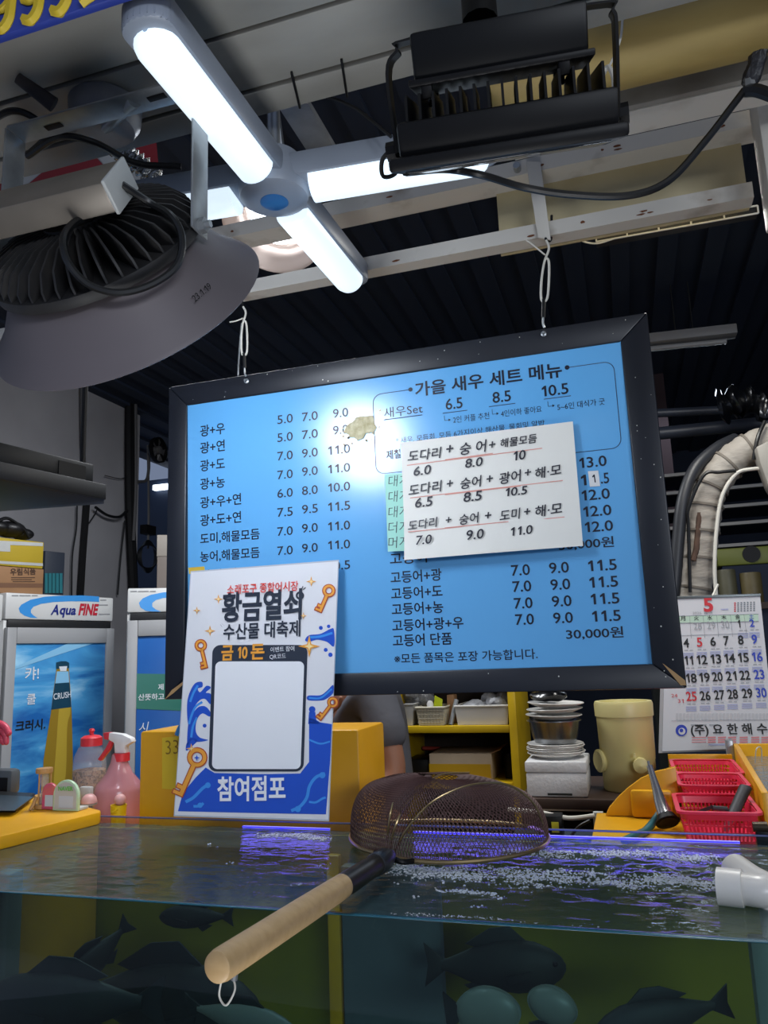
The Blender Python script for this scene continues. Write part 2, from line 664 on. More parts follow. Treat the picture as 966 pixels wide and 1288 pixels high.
for dx, dy in ((0, 0), (36, -11), (72, -22)):
    stroke(mb, [(-4 + dx, 37 + dy), (5 + dx, 38 + dy), (13 + dx, 26 + dy), (16 + dx, 6 + dy), (18 + dx, -16 + dy)], st)
    stroke(mb, [(-6 + dx, 12 + dy), (4 + dx, 14 + dy), (14 + dx, 4 + dy)], st * 0.8)
stroke(mb, [(104, 6), (112, 0), (120, -6), (128, -20)], st)
mb.build('lettering', mat('sign_yellow', '#d0b42a', 0.5), t)
MB().bx((-1.6, sy + 0.012, zs + 0.10), (-0.45, sy + 0.03, SZ + 0.0)).build('rear_batten', m_beamdk, t)

# ------------------------------------------------------------------ cross-shaped LED light
CZ = 2.37
hub = az(345, 247, CZ)
t = thing('cross_light', hub, 'cross shaped ceiling light with four glowing white tubes and blue hub cap', 'light')
ARM = {'A': (V((-0.01, -1, 0)), 0.40), 'C': (V((0.03, 1, 0)), 0.40), 'B': (V((1, 0.09, 0)), 0.40), 'D': (V((-1, -0.09, 0)), 0.40)}
mb = MB()
mb.lathe([(0.0, 0.075), (0.05, 0.075), (0.058, 0.05), (0.066, 0.012), (0.062, -0.004), (0.045, -0.012), (0.0, -0.012)], Matrix.Translation(hub), 40)
mb.build('hub', m_lampbody, t)
MB().lathe([(0.0, -0.016), (0.02, -0.0155), (0.026, -0.013), (0.026, -0.011), (0.0, -0.011)], Matrix.Translation(hub), 32).build('hub_cap', m_bluecap, t)
for k, (d, L) in ARM.items():
    d = d.normalized()
    sd = d.cross(V((0, 0, 1)))
    M_ = frame(d, sd, (0, 0, 1) if d.cross(sd).z > 0 else (0, 0, -1), hub)
    # housing: rounded-end tray
    outl = []
    hw = 0.04
    for i in range(13):
        a = -PI / 2 + PI * i / 12
        outl.append((L - 0.01 + hw * math.cos(a) * 0.7, hw * math.sin(a)))
    outl = [(0.04, -hw)] + outl + [(0.04, hw)]
    zz = 0.012 if M_.col[2].z > 0 else -0.012
    hgt = 0.05 if zz > 0 else -0.05
    a = MB().hexa([M_ @ V((x, y, zz)) for x, y in outl], V((0, 0, 0.045)), bevel=0.006).build('arm_housing', m_lampbody, t)
    # diffuser: half-round tube with domed end
    mb = MB()
    rows = []
    seg, n = 14, 10
    prof = [(0.075, 1.0)] + [(0.075 + (L - 0.105) * i / n, 1.0) for i in range(1, n + 1)] + [(L - 0.03 + 0.028 * math.sin(a), max(0.02, math.cos(a))) for a in (0.4, 0.8, 1.15, 1.45)]
    r0 = 0.034
    verts, faces = [], []
    for x, s in prof:
        for j in range(seg + 1):
            a = PI * j / seg
            p = hub + d * x + sd * (r0 * s * math.cos(a)) + V((0, 0, 0.012 - 0.032 * s * math.sin(a)))
            verts.append(p)
    for i in range(len(prof) - 1):
        for j in range(seg):
            q = i * (seg + 1) + j
            faces.append([q, q + 1, q + seg + 2, q + seg + 1])
    faces.append(list(range(seg + 1)))
    mb.add(verts, faces)
    mb.build('diffuser', m_led, t)
MB().lathe([(0.0, 0.07), (0.012, 0.07), (0.012, 0.26), (0.0, 0.26)], Matrix.Translation(hub), 12).build('stem', m_galv, t)
MB().bx(hub + V((-0.03, -0.16, 0.26)), hub + V((0.03, 0.45, 0.275))).build('mounting_bar', m_galv, t)

# ------------------------------------------------------------------ high bay lamp aimed at the menu board (left)
HC = ad(159.84, 382.98, 1.283)
AX = V((math.cos(1.597) * math.cos(.6081), math.sin(1.597) * math.cos(.6081), -math.sin(.6081)))
HX = V((1, 0, 0))
HX = (HX - AX * HX.dot(AX)).normalized()
HY = AX.cross(HX)
HM = frame(HX, HY, AX, HC)        # local z = light direction, 0 at the rim


def hl(x, y, z):
    return HM @ V((x, y, z))


t = thing('high_bay_lamp', HC, 'big grey high bay lamp with black cooling fins aimed at the menu board', 'lamp')
mb = MB()
mb.lathe_open([(0.142, -0.091), (0.150, -0.088), (0.170, -0.066), (0.199, -0.028), (0.228, -0.003), (0.232, 0.002), (0.230, 0.004), (0.225, -0.001), (0.196, -0.024), (0.166, -0.062), (0.146, -0.083), (0.142, -0.091)], HM, 72)
mb.build('shade', m_shade, t)
# date handwritten on the shade's outside
ang = None
for k in range(720):
    a_ = 2 * PI * k / 720
    p_ = hl(0.198 * math.cos(a_), 0.198 * math.sin(a_), -0.03)
    e_ = p_ - CAM
    sx_ = 483 + FPX * e_.dot(RT) / e_.dot(FW)
    sy_ = 644 - FPX * e_.dot(UP) / e_.dot(FW)
    dd = (sx_ - 228) ** 2 + (sy_ - 342) ** 2
    if ang is None or dd < ang[0]:
        ang = (dd, a_)
a_ = ang[1]
cr_, sr_ = math.cos(a_), math.sin(a_)
nrm_ = (HM.to_3x3() @ V((cr_ * .8, sr_ * .8, -.6))).normalized()
tan_ = (HM.to_3x3() @ V((-sr_, cr_, 0))).normalized()
if tan_.dot(RT) < 0:
    tan_ = -tan_
c_ = hl(0.199 * cr_, 0.199 * sr_, -0.031) + nrm_ * .002
dp = MB()
dp.text('23.1.19', c_ - tan_ * .02, c_ + tan_ * .02, nrm_, lift=0.002, shear=0.2)
dp.build('handwritten_date', m_black, t, flat=True)
MB().lathe([(0.0, -0.105), (0.171, -0.105), (0.173, -0.098), (0.171, -0.089), (0.0, -0.089)], HM, 64).build('base_plate', m_fin, t)
# radial fins
for k in range(44):
    a = 2 * PI * k / 44 + 0.03
    ca, sa = math.cos(a), math.sin(a)
    tx, ty = -sa * 0.0017, ca * 0.0017
    out = [(0.055, -0.104), (0.168, -0.104), (0.165, -0.118), (0.146, -0.138), (0.105, -0.152), (0.055, -0.155)]
    MB().hexa([hl(r * ca - tx, r * sa - ty, z) for r, z in out], HM.to_3x3() @ V((2 * tx, 2 * ty, 0))).build('cooling_fin', m_fin, t)
MB().lathe([(0.0, -0.158), (0.058, -0.158), (0.06, -0.15), (0.06, -0.104), (0.0, -0.104)], HM, 24).build('heat_core', m_fin, t)
MB().lathe([(0.0, -0.070), (0.14, -0.070), (0.14, -0.078), (0.0, -0.078)], HM, 40).build('lens', m_ledhot, t)
# driver box on the back of the heat sink
dbl = V((-0.012, 0.03, -0.192))
mb = MB()
mb.box((0, 0, 0), (0.225, 0.085, 0.044), bevel=0.004)
db = Matrix.Translation(hl(*dbl)) @ HM.to_3x3().to_4x4() @ Matrix.Rotation(math.radians(-4), 4, 'Z')
for v in mb.b.verts:
    v.co = db @ v.co
drv = mb.build('driver_box', m_alu, t)
for sx in (0.115, -0.115):
    mb = MB()
    mb.box((sx, 0, 0), (0.006, 0.090, 0.049), bevel=0.002)
    for v in mb.b.verts:
        v.co = db @ v.co
    mb.build('end_plate', m_wpaint, drv)
for sx in (-0.09, 0.09):
    mb = MB()
    mb.box((sx, -0.01, 0.028), (0.014, 0.03, 0.012))
    for v in mb.b.verts:
        v.co = db @ v.co
    mb.build('standoff', m_galv, drv)
# bracket: hangs straight down from a plate, pivots on the lamp's sides
pvR = hl(0.175, -0.01, -0.10)
pvL = hl(-0.175, -0.01, -0.10)
zt = 2.425
wdt = V((0, 0.022, 0))
mb = MB()
for pv, sgn in ((pvR, 1), (pvL, -1)):
    q = V((pv.x, pv.y, zt))
    mb.hexa([pv - wdt - V((0, 0, 0.012)), pv + wdt - V((0, 0, 0.012)), q + wdt, q - wdt], (0.004 * sgn, 0, 0), bevel=0.001)
qa, qb = V((pvL.x, pvL.y, zt)), V((pvR.x, pvR.y, zt))
mb.hexa([qa - wdt, qb - wdt, qb + wdt, qa + wdt], (0, 0, 0.004), bevel=0.001)
brk = mb.build('u_bracket', m_galv, t)
for pv, sgn in ((pvR, 1), (pvL, -1)):
    MB().lathe([(0.0, 0), (0.012, 0), (0.012, 0.010), (0.006, 0.011), (0.006, 0.018), (0, 0.018)], frame((0, 1, 0), (0, 0, 1), (sgn, 0, 0), pv + V((0.004 * sgn, 0, 0))), 6).build('pivot_bolt', m_galv, brk)
for dx in (-0.10, 0.10):
    q = (qa + qb) / 2 + V((dx, 0, 0))
    MB().tube([q + V((x_, 0, -0.0006)) for x_ in (-0.016, 0.016)], 0.006, 8, flat=(0.1, 1)).build('slot', m_black, brk)
# power lead looping in front of the fins and away over the bracket
lead = [db @ V((0.118, 0, 0.0)), ad(190, 256, 1.14), ad(216, 272, 1.12), ad(229, 300, 1.115), ad(222, 334, 1.11), ad(190, 358, 1.095), ad(150, 368, 1.08), ad(112, 358, 1.07), ad(86, 330, 1.06), ad(80, 300, 1.07), ad(94, 280, 1.10), ad(114, 274, 1.13)]
MB().tube(spline(lead, 10), 0.0055, 8).build('power_lead', m_cable, t)
jp = az(133, 130, SZ)
MB().lathe([(0.0, 0), (0.055, 0), (0.062, -0.008), (0.060, -0.035), (0.05, -0.052), (0.0, -0.055)], Matrix.Translation((jp.x, jp.y, SZ)), 40).build('ceiling_plate', mat('grey_cast_metal', '#8b8e94', 0.45, metal=0.4, noise=0.4, scale=20), t)
cpn = V(((qa.x + qb.x) / 2, qa.y, zt))
MB().tube([V((jp.x, jp.y, SZ - 0.03)), V((jp.x, jp.y, zt + 0.03)), V((cpn.x + .06, cpn.y, zt + 0.004))], 0.012, 10).build('hanger_rod', m_galv, t)
MB().tube(spline([az(-30, 165, 2.47), az(12, 140, 2.47), az(45, 150, 2.46), az(58, 172, 2.44), az(35, 196, 2.43), az(75, 172, 2.43), az(120, 180, 2.42), az(170, 205, 2.42), az(228, 210, 2.42)], 8), 0.006, 8).build('supply_cable', m_cable, t)

# hanging dark stick left of the plate
r0_, r1_ = az(22, 98, 2.49), az(68, 132, 2.46)
tag(MB().tube([r0_, r1_], [0.009, 0.013], 10).build('rubber_plug', mat('dark_rubber', '#3a3638', 0.7)), 'dark tapered rubber plug on the soffit left of the lamp plate', 'plug')

# red and white striped board behind the lamp
q = [(-30, 290), (22, 205), (118, 170), (150, 255), (60, 330)]
spn = Plane(at(80, 230, 1.32), (0.1, -1, -0.15))
t = thing('striped_barrier_board', spn.at(80, 260), 'red and white striped board wedged behind the big grey lamp', 'board')
MB().hexa([spn.at(-60, 330), spn.at(-60, 250), spn.at(40, 170), spn.at(175, 170), spn.at(190, 330)], spn.n * -0.02).build('panel', m_wpaint, t)
mb = MB()
mb.poly([spn.at(30, 236, .002), spn.at(78, 196, .002), spn.at(112, 188, .002), spn.at(138, 216, .002), spn.at(60, 236, .002)])
mb.poly([spn.at(-10, 262, .002), spn.at(-10, 200, .002), spn.at(5, 215, .002), spn.at(4, 262, .002)])
mb.poly([spn.at(166, 178, .002), spn.at(196, 172, .002), spn.at(200, 215, .002), spn.at(184, 212, .002)])
mb.poly([spn.at(-8, 300, .002), spn.at(-8, 272, .002), spn.at(6, 278, .002), spn.at(8, 300, .002)])
mb.build('red_stripes', m_red, t, flat=True)
mb = MB()
mb.tube(spline([at(140, 178, 1.2), at(160, 196, 1.2), at(182, 212, 1.21), at(208, 236, 1.22)], 10), [0.014 + 0.006 * math.sin(i * 2.1) for i in range(31)], 9, flat=(1.3, 0.6))
tag(mb.build('foil_tape', m_foil, angle=10), 'crumpled silver foil strip hanging behind the lamp bracket', 'foil')

# ------------------------------------------------------------------ second high bay lamp beyond the beams
lc = at(345, 282, 2.05)
t = thing('bay_lamp', lc + V((0, 0, 0.02)), 'round bright bay lamp glowing behind the hub of the cross light', 'lamp')
LM = frame((1, 0, 0), (0, 0.83, -0.55), (0, 0.55, 0.83), lc)
MB().lathe_open([(0.17, -0.005), (0.165, 0.0), (0.12, 0.07), (0.1, 0.085), (0.097, 0.08), (0.116, 0.066), (0.16, -0.001), (0.17, -0.005)], LM, 48).build('reflector', mat('pinkish_reflector', '#c7b3a6', 0.35, metal=0.3), t)
MB().lathe([(0, 0.03), (0.085, 0.03), (0.085, 0.036), (0, 0.036)], LM, 40).build('lens', m_ledbay, t)
MB().lathe_open([(0.085, 0.045), (0.092, 0.045), (0.092, 0.06), (0.085, 0.06), (0.085, 0.045)], LM, 40).build('ring', m_white, t)
MB().lathe([(0, 0.07), (0.1, 0.085), (0.1, 0.16), (0.06, 0.2), (0, 0.2)], LM, 24).build('heat_sink', m_fin, t)
MB().tube([LM @ V((0, 0, 0.2)), V((lc.x, lc.y, 3.4))], 0.012, 8).build('hanger_rod', m_galv, t)

# ------------------------------------------------------------------ floodlight (top right), seen from its back edge
FC = ad(635, 172, 1.0)
FXa = V((math.cos(math.radians(6)), math.sin(math.radians(6)), 0))
FD = V((0, math.sin(math.radians(33)), -math.cos(math.radians(33))))
FD = (FD - FXa * FD.dot(FXa)).normalized()
FYa = FD.cross(FXa)
FMt = frame(FXa, FYa, FD * .78, FC)


def fl_(x, y, z):
    return FMt @ V((x, y, z))


def fbox(c, size, bevel=0.002):
    mb = MB()
    mb.box((0, 0, 0), size, bevel=bevel)
    for v in mb.b.verts:
        v.co = FMt @ (v.co + V(c))
    return mb


t = thing('flood_light', FC, 'black floodlight with cooling ribs in a U bracket at the top', 'floodlight')
fbox((0, 0.0, 0.022), (0.285, 0.20, 0.022), 0.006).build('front_frame', m_black, t)
fbox((0.002, 0.0, -0.012), (0.262, 0.18, 0.052), 0.006).build('body', m_black, t)
fbox((0, 0, 0.0335), (0.25, 0.16, 0.002), 0.0005).build('glass_front', mat('unlit_glass', '#20242a', 0.1), t)
for k in range(15):
    x = -0.115 + k * 0.0166
    mb = MB().hexa([fl_(x - .0016, -0.085, -0.038), fl_(x - .0016, 0.085, -0.038), fl_(x - .0016, 0.07, -0.076), fl_(x - .0016, -0.07, -0.076)], FXa * 0.0032)
    mb.build('cooling_rib', m_black, t)
drv = fbox((0.0, 0.0, -0.128), (0.208, 0.11, 0.068), 0.005).build('driver_box', m_blackp, t)
fbox((0.0, 0.0, -0.092), (0.222, 0.12, 0.010), 0.002).build('driver_flange', m_black, drv)
for sx, sy_ in ((-0.09, -0.05), (0.075, -0.05), (-0.09, 0.05), (0.075, 0.05)):
    fbox((sx, sy_, -0.082), (0.014, 0.014, 0.028), 0.002).build('standoff', m_black, drv)
# bracket
pp = [(0.143, 0.0, 0.0), (0.143, 0, -0.12), (0.139, 0, -0.150), (0.120, 0, -0.164), (-0.108, 0, -0.164), (-0.127, 0, -0.15), (-0.143, 0, -0.12), (-0.143, 0, 0.0)]
mb = MB()
prev = None
path = spline([fl_(*p) for p in pp], 5)
hw_ = FYa * 0.017
verts, faces = [], []
cen = fl_(0, 0, -0.06)
for p in path:
    inn = (cen - p).normalized() * 0.004
    verts += [p - hw_, p + hw_, p + hw_ + inn, p - hw_ + inn]
for i in range(len(path) - 1):
    for k in range(4):
        k2 = (k + 1) % 4
        faces.append([i * 4 + k, i * 4 + k2, i * 4 + 4 + k2, i * 4 + 4 + k])
mb.add(verts, faces)
ub = mb.build('u_bracket', m_black, t)
for sgn in (1, -1):
    MB().lathe([(0, 0), (0.013, 0), (0.013, 0.012), (0, 0.012)], frame((0, 1, 0), (0, 0, 1), (sgn, 0, 0), fl_(0.143 * sgn, 0, -0.005)), 8).build('pivot_bolt', m_black, ub)
bt = fl_(-0.02, 0, -0.17)
mb = MB()
mb.lathe([(0.0, 0), (0.058, 0), (0.06, -0.01), (0.048, -0.018), (0.035, -0.05), (0.0, -0.052)], Matrix.Translation((bt.x, bt.y + 0.0, SZ)), 40)
mb.build('mounting_base', mat('dark_grey_cast', '#202228', 0.4), t)
MB().tube([V((bt.x, bt.y, SZ - 0.04)), bt], 0.022, 12).build('mounting_stem', m_black, t)
mb = MB()
mb.tube(spline([fl_(-0.148, 0.0, -0.01), fl_(-0.165, -0.01, 0.005), fl_(-0.168, -0.02, 0.03), fl_(-0.15, -0.02, 0.028), fl_(-0.14, -0.01, 0.0)], 6), 0.003, 6)
mb.build('safety_hook', m_black, t)
# cable from floodlight
cab = [fl_(-0.13, 0.03, 0.03), at(560, 213, 1.12), at(605, 220, 1.15), at(660, 236, 1.2), at(720, 245, 1.22), at(790, 246, 1.24), at(840, 228, 1.25), at(885, 180, 1.26), at(920, 135, 1.27), at(936, 114, 1.28)]
t = thing('power_cable', cab[5], 'black power cable sagging from the floodlight to a taped bundle at right', 'cable')
MB().tube(spline(cab, 8), 0.0062, 8).build('lead', m_cable, t)
MB().tube(spline([at(941, 108, 1.28), at(950, 85, 1.27), at(958, 60, 1.26), at(985, 30, 1.25)], 6), [0.012, .013, .014, .015, .015, .014, .014, .013, .014, .015, .014, .013, .013, .013, .012, .012, .012, .012, .012], 8).build('taped_bundle', mat('black_tape', '#26262a', 0.5, bump=0.6, bscale=80), t)
MB().tube(spline([at(936, 114, 1.28), at(952, 114, 1.275), at(975, 122, 1.27)], 6), 0.011, 8).build('side_branch', m_cable, t)
MB().tube([at(942, 100, 1.275), at(943, 110, 1.275)], 0.0105, 8).build('silver_tape', m_galv, t)
# thin lead left of floodlight
tag(MB().tube(spline([at(365, 121, 1.145), at(410, 122, 1.145), at(445, 135, 1.14), at(468, 152, 1.13), at(492, 172, 1.12)], 8), 0.0032, 6).build('thin_wire', m_cable), 'thin black wire drooping from the soffit edge to the floodlight', 'wire')
# black clips on the soffit edge
for x, y in ((372, 112), (433, 97)):
    p = az(x, y, SZ)
    tag(MB().box(p + V((0, 0, -0.003)), (0.004, 0.085, 0.006), R=Matrix.Rotation(math.radians(14), 3, 'Z'), bevel=0.001).build('soffit_clip', m_black),
        'thin black strap across the soffit edge, ' + ('nearer the cross light' if x < 400 else 'nearer the floodlight'), 'strap')
# white ties beside floodlight
t = thing('cable_tie', at(770, 110, 1.3), 'white plastic cable tie looped beside the right arm of the floodlight', 'cable tie')
MB().tube(spline([at(783, 24, 1.18), at(780, 50, 1.17), at(768, 80, 1.16), at(757, 96, 1.15)], 6), 0.002, 6).build('tail', m_wire, t)
MB().tube(spline([at(757, 96, 1.15), at(765, 84, 1.14), at(772, 100, 1.13), at(772, 130, 1.12), at(768, 150, 1.11)], 6), 0.004, 6).build('loop', m_wire, t)
MB().tube(spline([at(757, 95, 1.15), at(743, 103, 1.14), at(742, 118, 1.13), at(728, 108, 1.12)], 6), 0.002, 6).build('short_tail', m_wire, t)
# ------------------------------------------------------------------ menu board
BY = 1.6
BX0, BX1, BZ0, BZ1 = -1.044, 0.097, 1.446, 2.210
IX0, IX1, IZ0, IZ1 = -0.992, 0.039, 1.493, 2.155
m_frame = mat('painted_black_wood', '#14171f', 0.4, noise=0.35, scale=7, hex2='#20232e')
m_blue = mat('blue_print', '#64aee6', 0.25, noise=0.12, scale=3, hex2='#529fdb', coat=0.8)
m_blue.node_tree.nodes['Principled BSDF'].inputs['Coat Roughness'].default_value = 0.17
m_ink = mat('navy_ink', '#141a2e', 0.4)
m_line = mat('thin_ink', '#3a4a66', 0.4)
NB = V((0, -1, 0))
board = thing('menu_board', ((BX0 + BX1) / 2, BY, BZ0), 'blue seafood price menu board in a black frame hung from the ceiling', 'menu board')


def rail(a, b, c, d):
    mb = MB().hexa([a, b, c, d], (0, 0.03, 0), bevel=0.003)
    return mb.build('frame_rail', m_frame, board)


o = [V((BX0, BY, BZ0)), V((BX1, BY, BZ0)), V((BX1, BY, BZ1)), V((BX0, BY, BZ1))]
i_ = [V((IX0, BY, IZ0)), V((IX1, BY, IZ0)), V((IX1, BY, IZ1)), V((IX0, BY, IZ1))]
for k in range(4):
    j = (k + 1) % 4
    rail(o[k], o[j], i_[j], i_[k])
PYB = BY + 0.006
def yb_(z, d=0.0):
    """depth of the slightly forward leaning print at height z"""
    return BY + .004 + (IZ1 - z) * .0215 + d


MB().hexa([V((IX0 - .01, yb_(IZ0 - .005), IZ0 - .005)), V((IX1 + .01, yb_(IZ0 - .005), IZ0 - .005)), V((IX1 + .01, yb_(IZ1 + .005), IZ1 + .005)), V((IX0 - .01, yb_(IZ1 + .005), IZ1 + .005))], (0, .006, 0)).build('printed_panel', m_blue, board)
MB().bx((BX0 + .01, BY + 0.0305, BZ0 + .01), (BX1 - .01, BY + 0.036, BZ1 - .01)).build('backing_board', m_dark, board)
mb = MB()  # bare wood showing at two worn mitre corners
mb.poly([at(833, 834, BY - .0015), at(848, 845, BY - .0015), at(862, 856, BY - .0015), at(863, 862, BY - .0015), at(856, 862, BY - .0015), at(846, 850, BY - .0015)])
mb.poly([at(207, 880, BY - .0015), at(216, 868, BY - .0015), at(236, 853, BY - .0015), at(237, 855, BY - .0015), at(218, 872, BY - .0015)])
mb.build('worn_mitre', mat('bare_wood', '#a9865a', 0.7), board, flat=True)
# paint specks on the frame
mb = MB()
rr = random.Random(5)
for _ in range(46):
    x, z = rr.uniform(BX0 + .01, BX1 - .01), rr.choice([rr.uniform(BZ1 - .05, BZ1 - .004), rr.uniform(BZ0 + .004, BZ0 + .042)])
    if rr.random() < .3:
        x, z = rr.uniform(IX1 + .012, BX1 - .006), rr.uniform(BZ0, BZ1)
    r = rr.uniform(.0006, .0015)
    mb.poly([(x + r * math.cos(a), BY - .0012, z + r * math.sin(a) * rr.uniform(.6, 1.5)) for a in [k * PI / 3 for k in range(6)]])
mb.build('paint_specks', m_wire, board, flat=True)
# lettering
L = MB()
bp = Plane((0, yb_(IZ1), IZ1), (0, -1, -.0215))


def bt(body, x0, x1, yc, hpx=None, bold=0.012, mb=L, pl=bp, mi=0, slope=None, ref=None, lift=0.0006):
    """text between pixel columns x0..x1, vertically centred on yc (at its middle)"""
    xm = (x0 + x1) / 2
    c = pl.at(xm, yc)
    z = c.z
    # same height on the board for both ends
    def px_at(px):
        y = yc
        for _ in range(6):
            p = pl.at(px, y)
            y += (p.z - z) * 560
        return V((p.x, p.y, z))
    a, b = px_at(x0), px_at(x1)
    vs, fs = text_geo(body, bold)
    w_ = max(v[0] for v in vs) - min(v[0] for v in vs)
    y0_, y1_ = min(v[1] for v in vs), max(v[1] for v in vs)
    k = (b - a).length / w_
    if hpx:
        hz = pl.at(xm, yc - hpx / 2).z - pl.at(xm, yc + hpx / 2).z
        ky = hz / (y1_ - y0_)
    else:
        ky = k
    dz = -ky * (y0_ + y1_) / 2
    a.z += dz
    b.z += dz
    mb.text(body, a, b, pl.n, mi, bold, lift=lift, vstretch=ky / k)


for body, x1, yc in (('광+우', 283, 540.5), ('광+연', 283, 562), ('광+도', 283, 584.5), ('광+농', 283, 607.5), ('광+우+연', 303.5, 630), ('광+도+연', 303.5, 652.5), ('도미,해물모듬', 326.7, 675), ('농어,해물모듬', 326.7, 698), ('광어,해물모듬', 343, 721)):
    bt(body, 252, x1, yc, 14.5)
rows = [('5.0', '7.0', '9.0'), ('5.0', '7.0', '9.0'), ('7.0', '9.0', '11.0'), ('7.0', '9.0', '11.0'), ('6.0', '8.0', '10.0'), ('7.5', '9.5', '11.5'), ('7.0', '9.0', '11.0'), ('7.0', '9.0', '11.0'), ('6.5', '8.5', '10.5')]
y1s = [527, 549.7, 573, 596.7, 620, 644, 668, 692.3, 716.5]
y2s = [523.6, 546, 569.5, 592.6, 616.5, 640, 664, 689, 713]
y3s = [519.3, 540.5, 565.5, 589, 612.5, 636.7, 661.3, 685, 711]
for r, a, b, c in zip(rows, y1s, y2s, y3s):
    bt(r[0], 349, 368.4, a, 11.2, 0.006)
    bt(r[1], 380, 399.8, b, 11.2, 0.006)
    bt(r[2], 419 if len(r[2]) == 3 else 413, 438 if len(r[2]) == 3 else 440.5, c, 11.2, 0.006)
bt('가을 새우 세트 메뉴', 522, 706.7, 477.6, 19, 0.02)
bt('새우Set', 483, 531.5, 516.5, 13, 0.0)
for body, x0, x1, yc in (('6.5', 560.6, 581.8, 507.6), ('8.5', 619.5, 642.6, 499), ('10.5', 681.7, 714.9, 490.5)):
    bt(body, x0, x1, yc, 14, 0.012)
bt('2인 커플 추천', 570, 615.4, 525.5, 8.5, 0.0)
bt('4인이하 좋아요', 630, 681.3, 517.5, 8.5, 0.0)
bt('5~6인 대식가 굿', 701, 760.7, 508.5, 8.5, 0.0)
bt('* 새우, 모듬회, 모듬 6가지이상 해산물, 물회및 알밥', 498, 685, 543.5, 8.5, 0.0)
bt('제철', 486, 504, 571.5, 12, 0.02)
for body, x0, x1, yc in (('13.0', 729, 763, 581), ('12.0', 732, 767, 622), ('12.0', 734, 769, 642.5), ('12.0', 736, 771, 662)):
    bt(body, x0, x1, yc, 13.5, 0.012)
bt('1', 731, 737.5, 604, 13.5, 0.012)
bt('.5', 755.5, 766, 601.5, 13.5, 0.012)
bt('30,000원', 703, 772, 684, 14.5, 0.014)
for body, x1, yc in (('고등어', 537, 701.5), ('고등어+광', 555.5, 724.6), ('고등어+도', 556.5, 745), ('고등어+농', 557.5, 765), ('고등어+광+우', 583, 785), ('고등어 단품', 568.5, 804.5)):
    bt(body, 490.5 + (yc - 700) * .035, x1, yc, 15.5, 0.014)
for k, (a, b, c) in enumerate(((717, 714, 711), (737.4, 735, 732), (758.5, 756, 753), (779, 777, 774.7))):
    d = k * 1.7
    bt('7.0', 643 + d, 666.5 + d, a, 14, 0.012)
    bt('9.0', 690.7 + d, 715.5 + d, b, 14, 0.012)
    bt('11.5', 740 + d, 775.6 + d, c, 14, 0.012)
bt('30,000원', 712, 784, 796.6, 15, 0.014)
bt('※모든 품목은 포장 가능합니다.', 496, 676, 825.4, 13, 0.008)
# rules, arrows and rounded outline of the set-menu box


def rule(pts, w_=0.0007, lift=0.0007):
    L.tube([V((p[0], yb_(p[2], -lift), p[2])) for p in pts], w_, 4, 1)


def bz(px, py):
    return bp.at(px, py)


zt_ = bz(713, 462.5).z
zb_ = bz(700, 572).z
xl_, xr_ = bz(471, 545).x, bz(776, 500).x
rd = 0.02
cor = []
for cx, cz, a0 in ((xr_ - rd, zt_ - rd, PI / 2), (xr_ - rd, zb_ + rd, 0)):
    cor += [V((cx + rd * math.cos(a0 - i * PI / 12), PYB, cz + rd * math.sin(a0 - i * PI / 12))) for i in range(7)]
rule([V((bz(713, 462).x, PYB, zt_))] + cor + [V((bz(560, 590).x, PYB, zb_))])
cor = []
for cx, cz, a0 in ((xl_ + rd, zb_ + rd, -PI / 2), (xl_ + rd, zt_ - rd, PI)):
    cor += [V((cx + rd * math.cos(a0 - i * PI / 12), PYB, cz + rd * math.sin(a0 - i * PI / 12))) for i in range(7)]
rule([V((bz(520, 590).x, PYB, zb_))] + cor + [V((bz(517, 492).x, PYB, zt_))])
for x in (bz(516.6, 492).x, bz(713.4, 463).x):
    L.poly([(x + .005 * math.cos(a), yb_(zt_, -.0012), zt_ + .005 * math.sin(a)) for a in [k * PI / 8 for k in range(16)]])
for x0, x1, y in ((483, 531.5, 527), (557, 588, 520), (615, 648.5, 511.5), (684, 718.5, 502)):
    a, b = bz(x0, y), bz(x1, y)
    z = bz((x0 + x1) / 2, y - 2).z
    rule([V((a.x, PYB, z)), V((b.x, PYB, z))], 0.0008)
for x, y in ((559, 523), (619, 515), (689, 505)):
    a = bz(x, y)
    rule([a, a + V((0, 0, -.011)), a + V((.009, 0, -.011))], 0.0006)
    L.poly([a + V((.009, -.001, -.008)), a + V((.014, -.001, -.011)), a + V((.009, -.001, -.014))])
L.build('lettering', [m_ink, m_line], board, flat=True)
# peeled sticker residue in the lamp glare
rr = random.Random(11)
c = bz(453, 538)
mb = MB()
out = []
for k in range(18):
    a = 2 * PI * k / 18
    r = 1 + rr.uniform(-.22, .2)
    out.append(c + V((.036 * r * math.cos(a), -0.001, .026 * r * math.sin(a) + .006 * math.cos(a))))
mb.hexa(out, (0, -.0012, 0))
for _ in range(30):
    q = c + V((rr.uniform(-.05, .05), -.0012, rr.uniform(-.04, .035)))
    r = rr.uniform(.001, .003)
    mb.poly([q + V((r * math.cos(a), 0, r * math.sin(a))) for a in [k * PI / 3 for k in range(6)]])
tag(mb.build('sticker_residue', mat('torn_paper_glue', '#d6cfae', 0.5, noise=0.8, scale=60, hex2='#9a8d5c', bump=0.8, bscale=90)), 'torn cream sticker residue on the upper middle of the blue board', 'sticker')
# little white correction patch
mb = MB().hexa([bz(739.5, 593) + NB * .001, bz(752.5, 592) + NB * .001, bz(755, 611.5) + NB * .001, bz(742, 612.5) + NB * .001], NB * .0006)
mb.text('1', bz(746, 607.5), bz(749.5, 607), NB, 1, 0.0, lift=.002, height=.017)
tag(mb.build('correction_patch', [m_white, m_ink]), 'tiny white paper patch reading 1 at the right of the blue board', 'note')

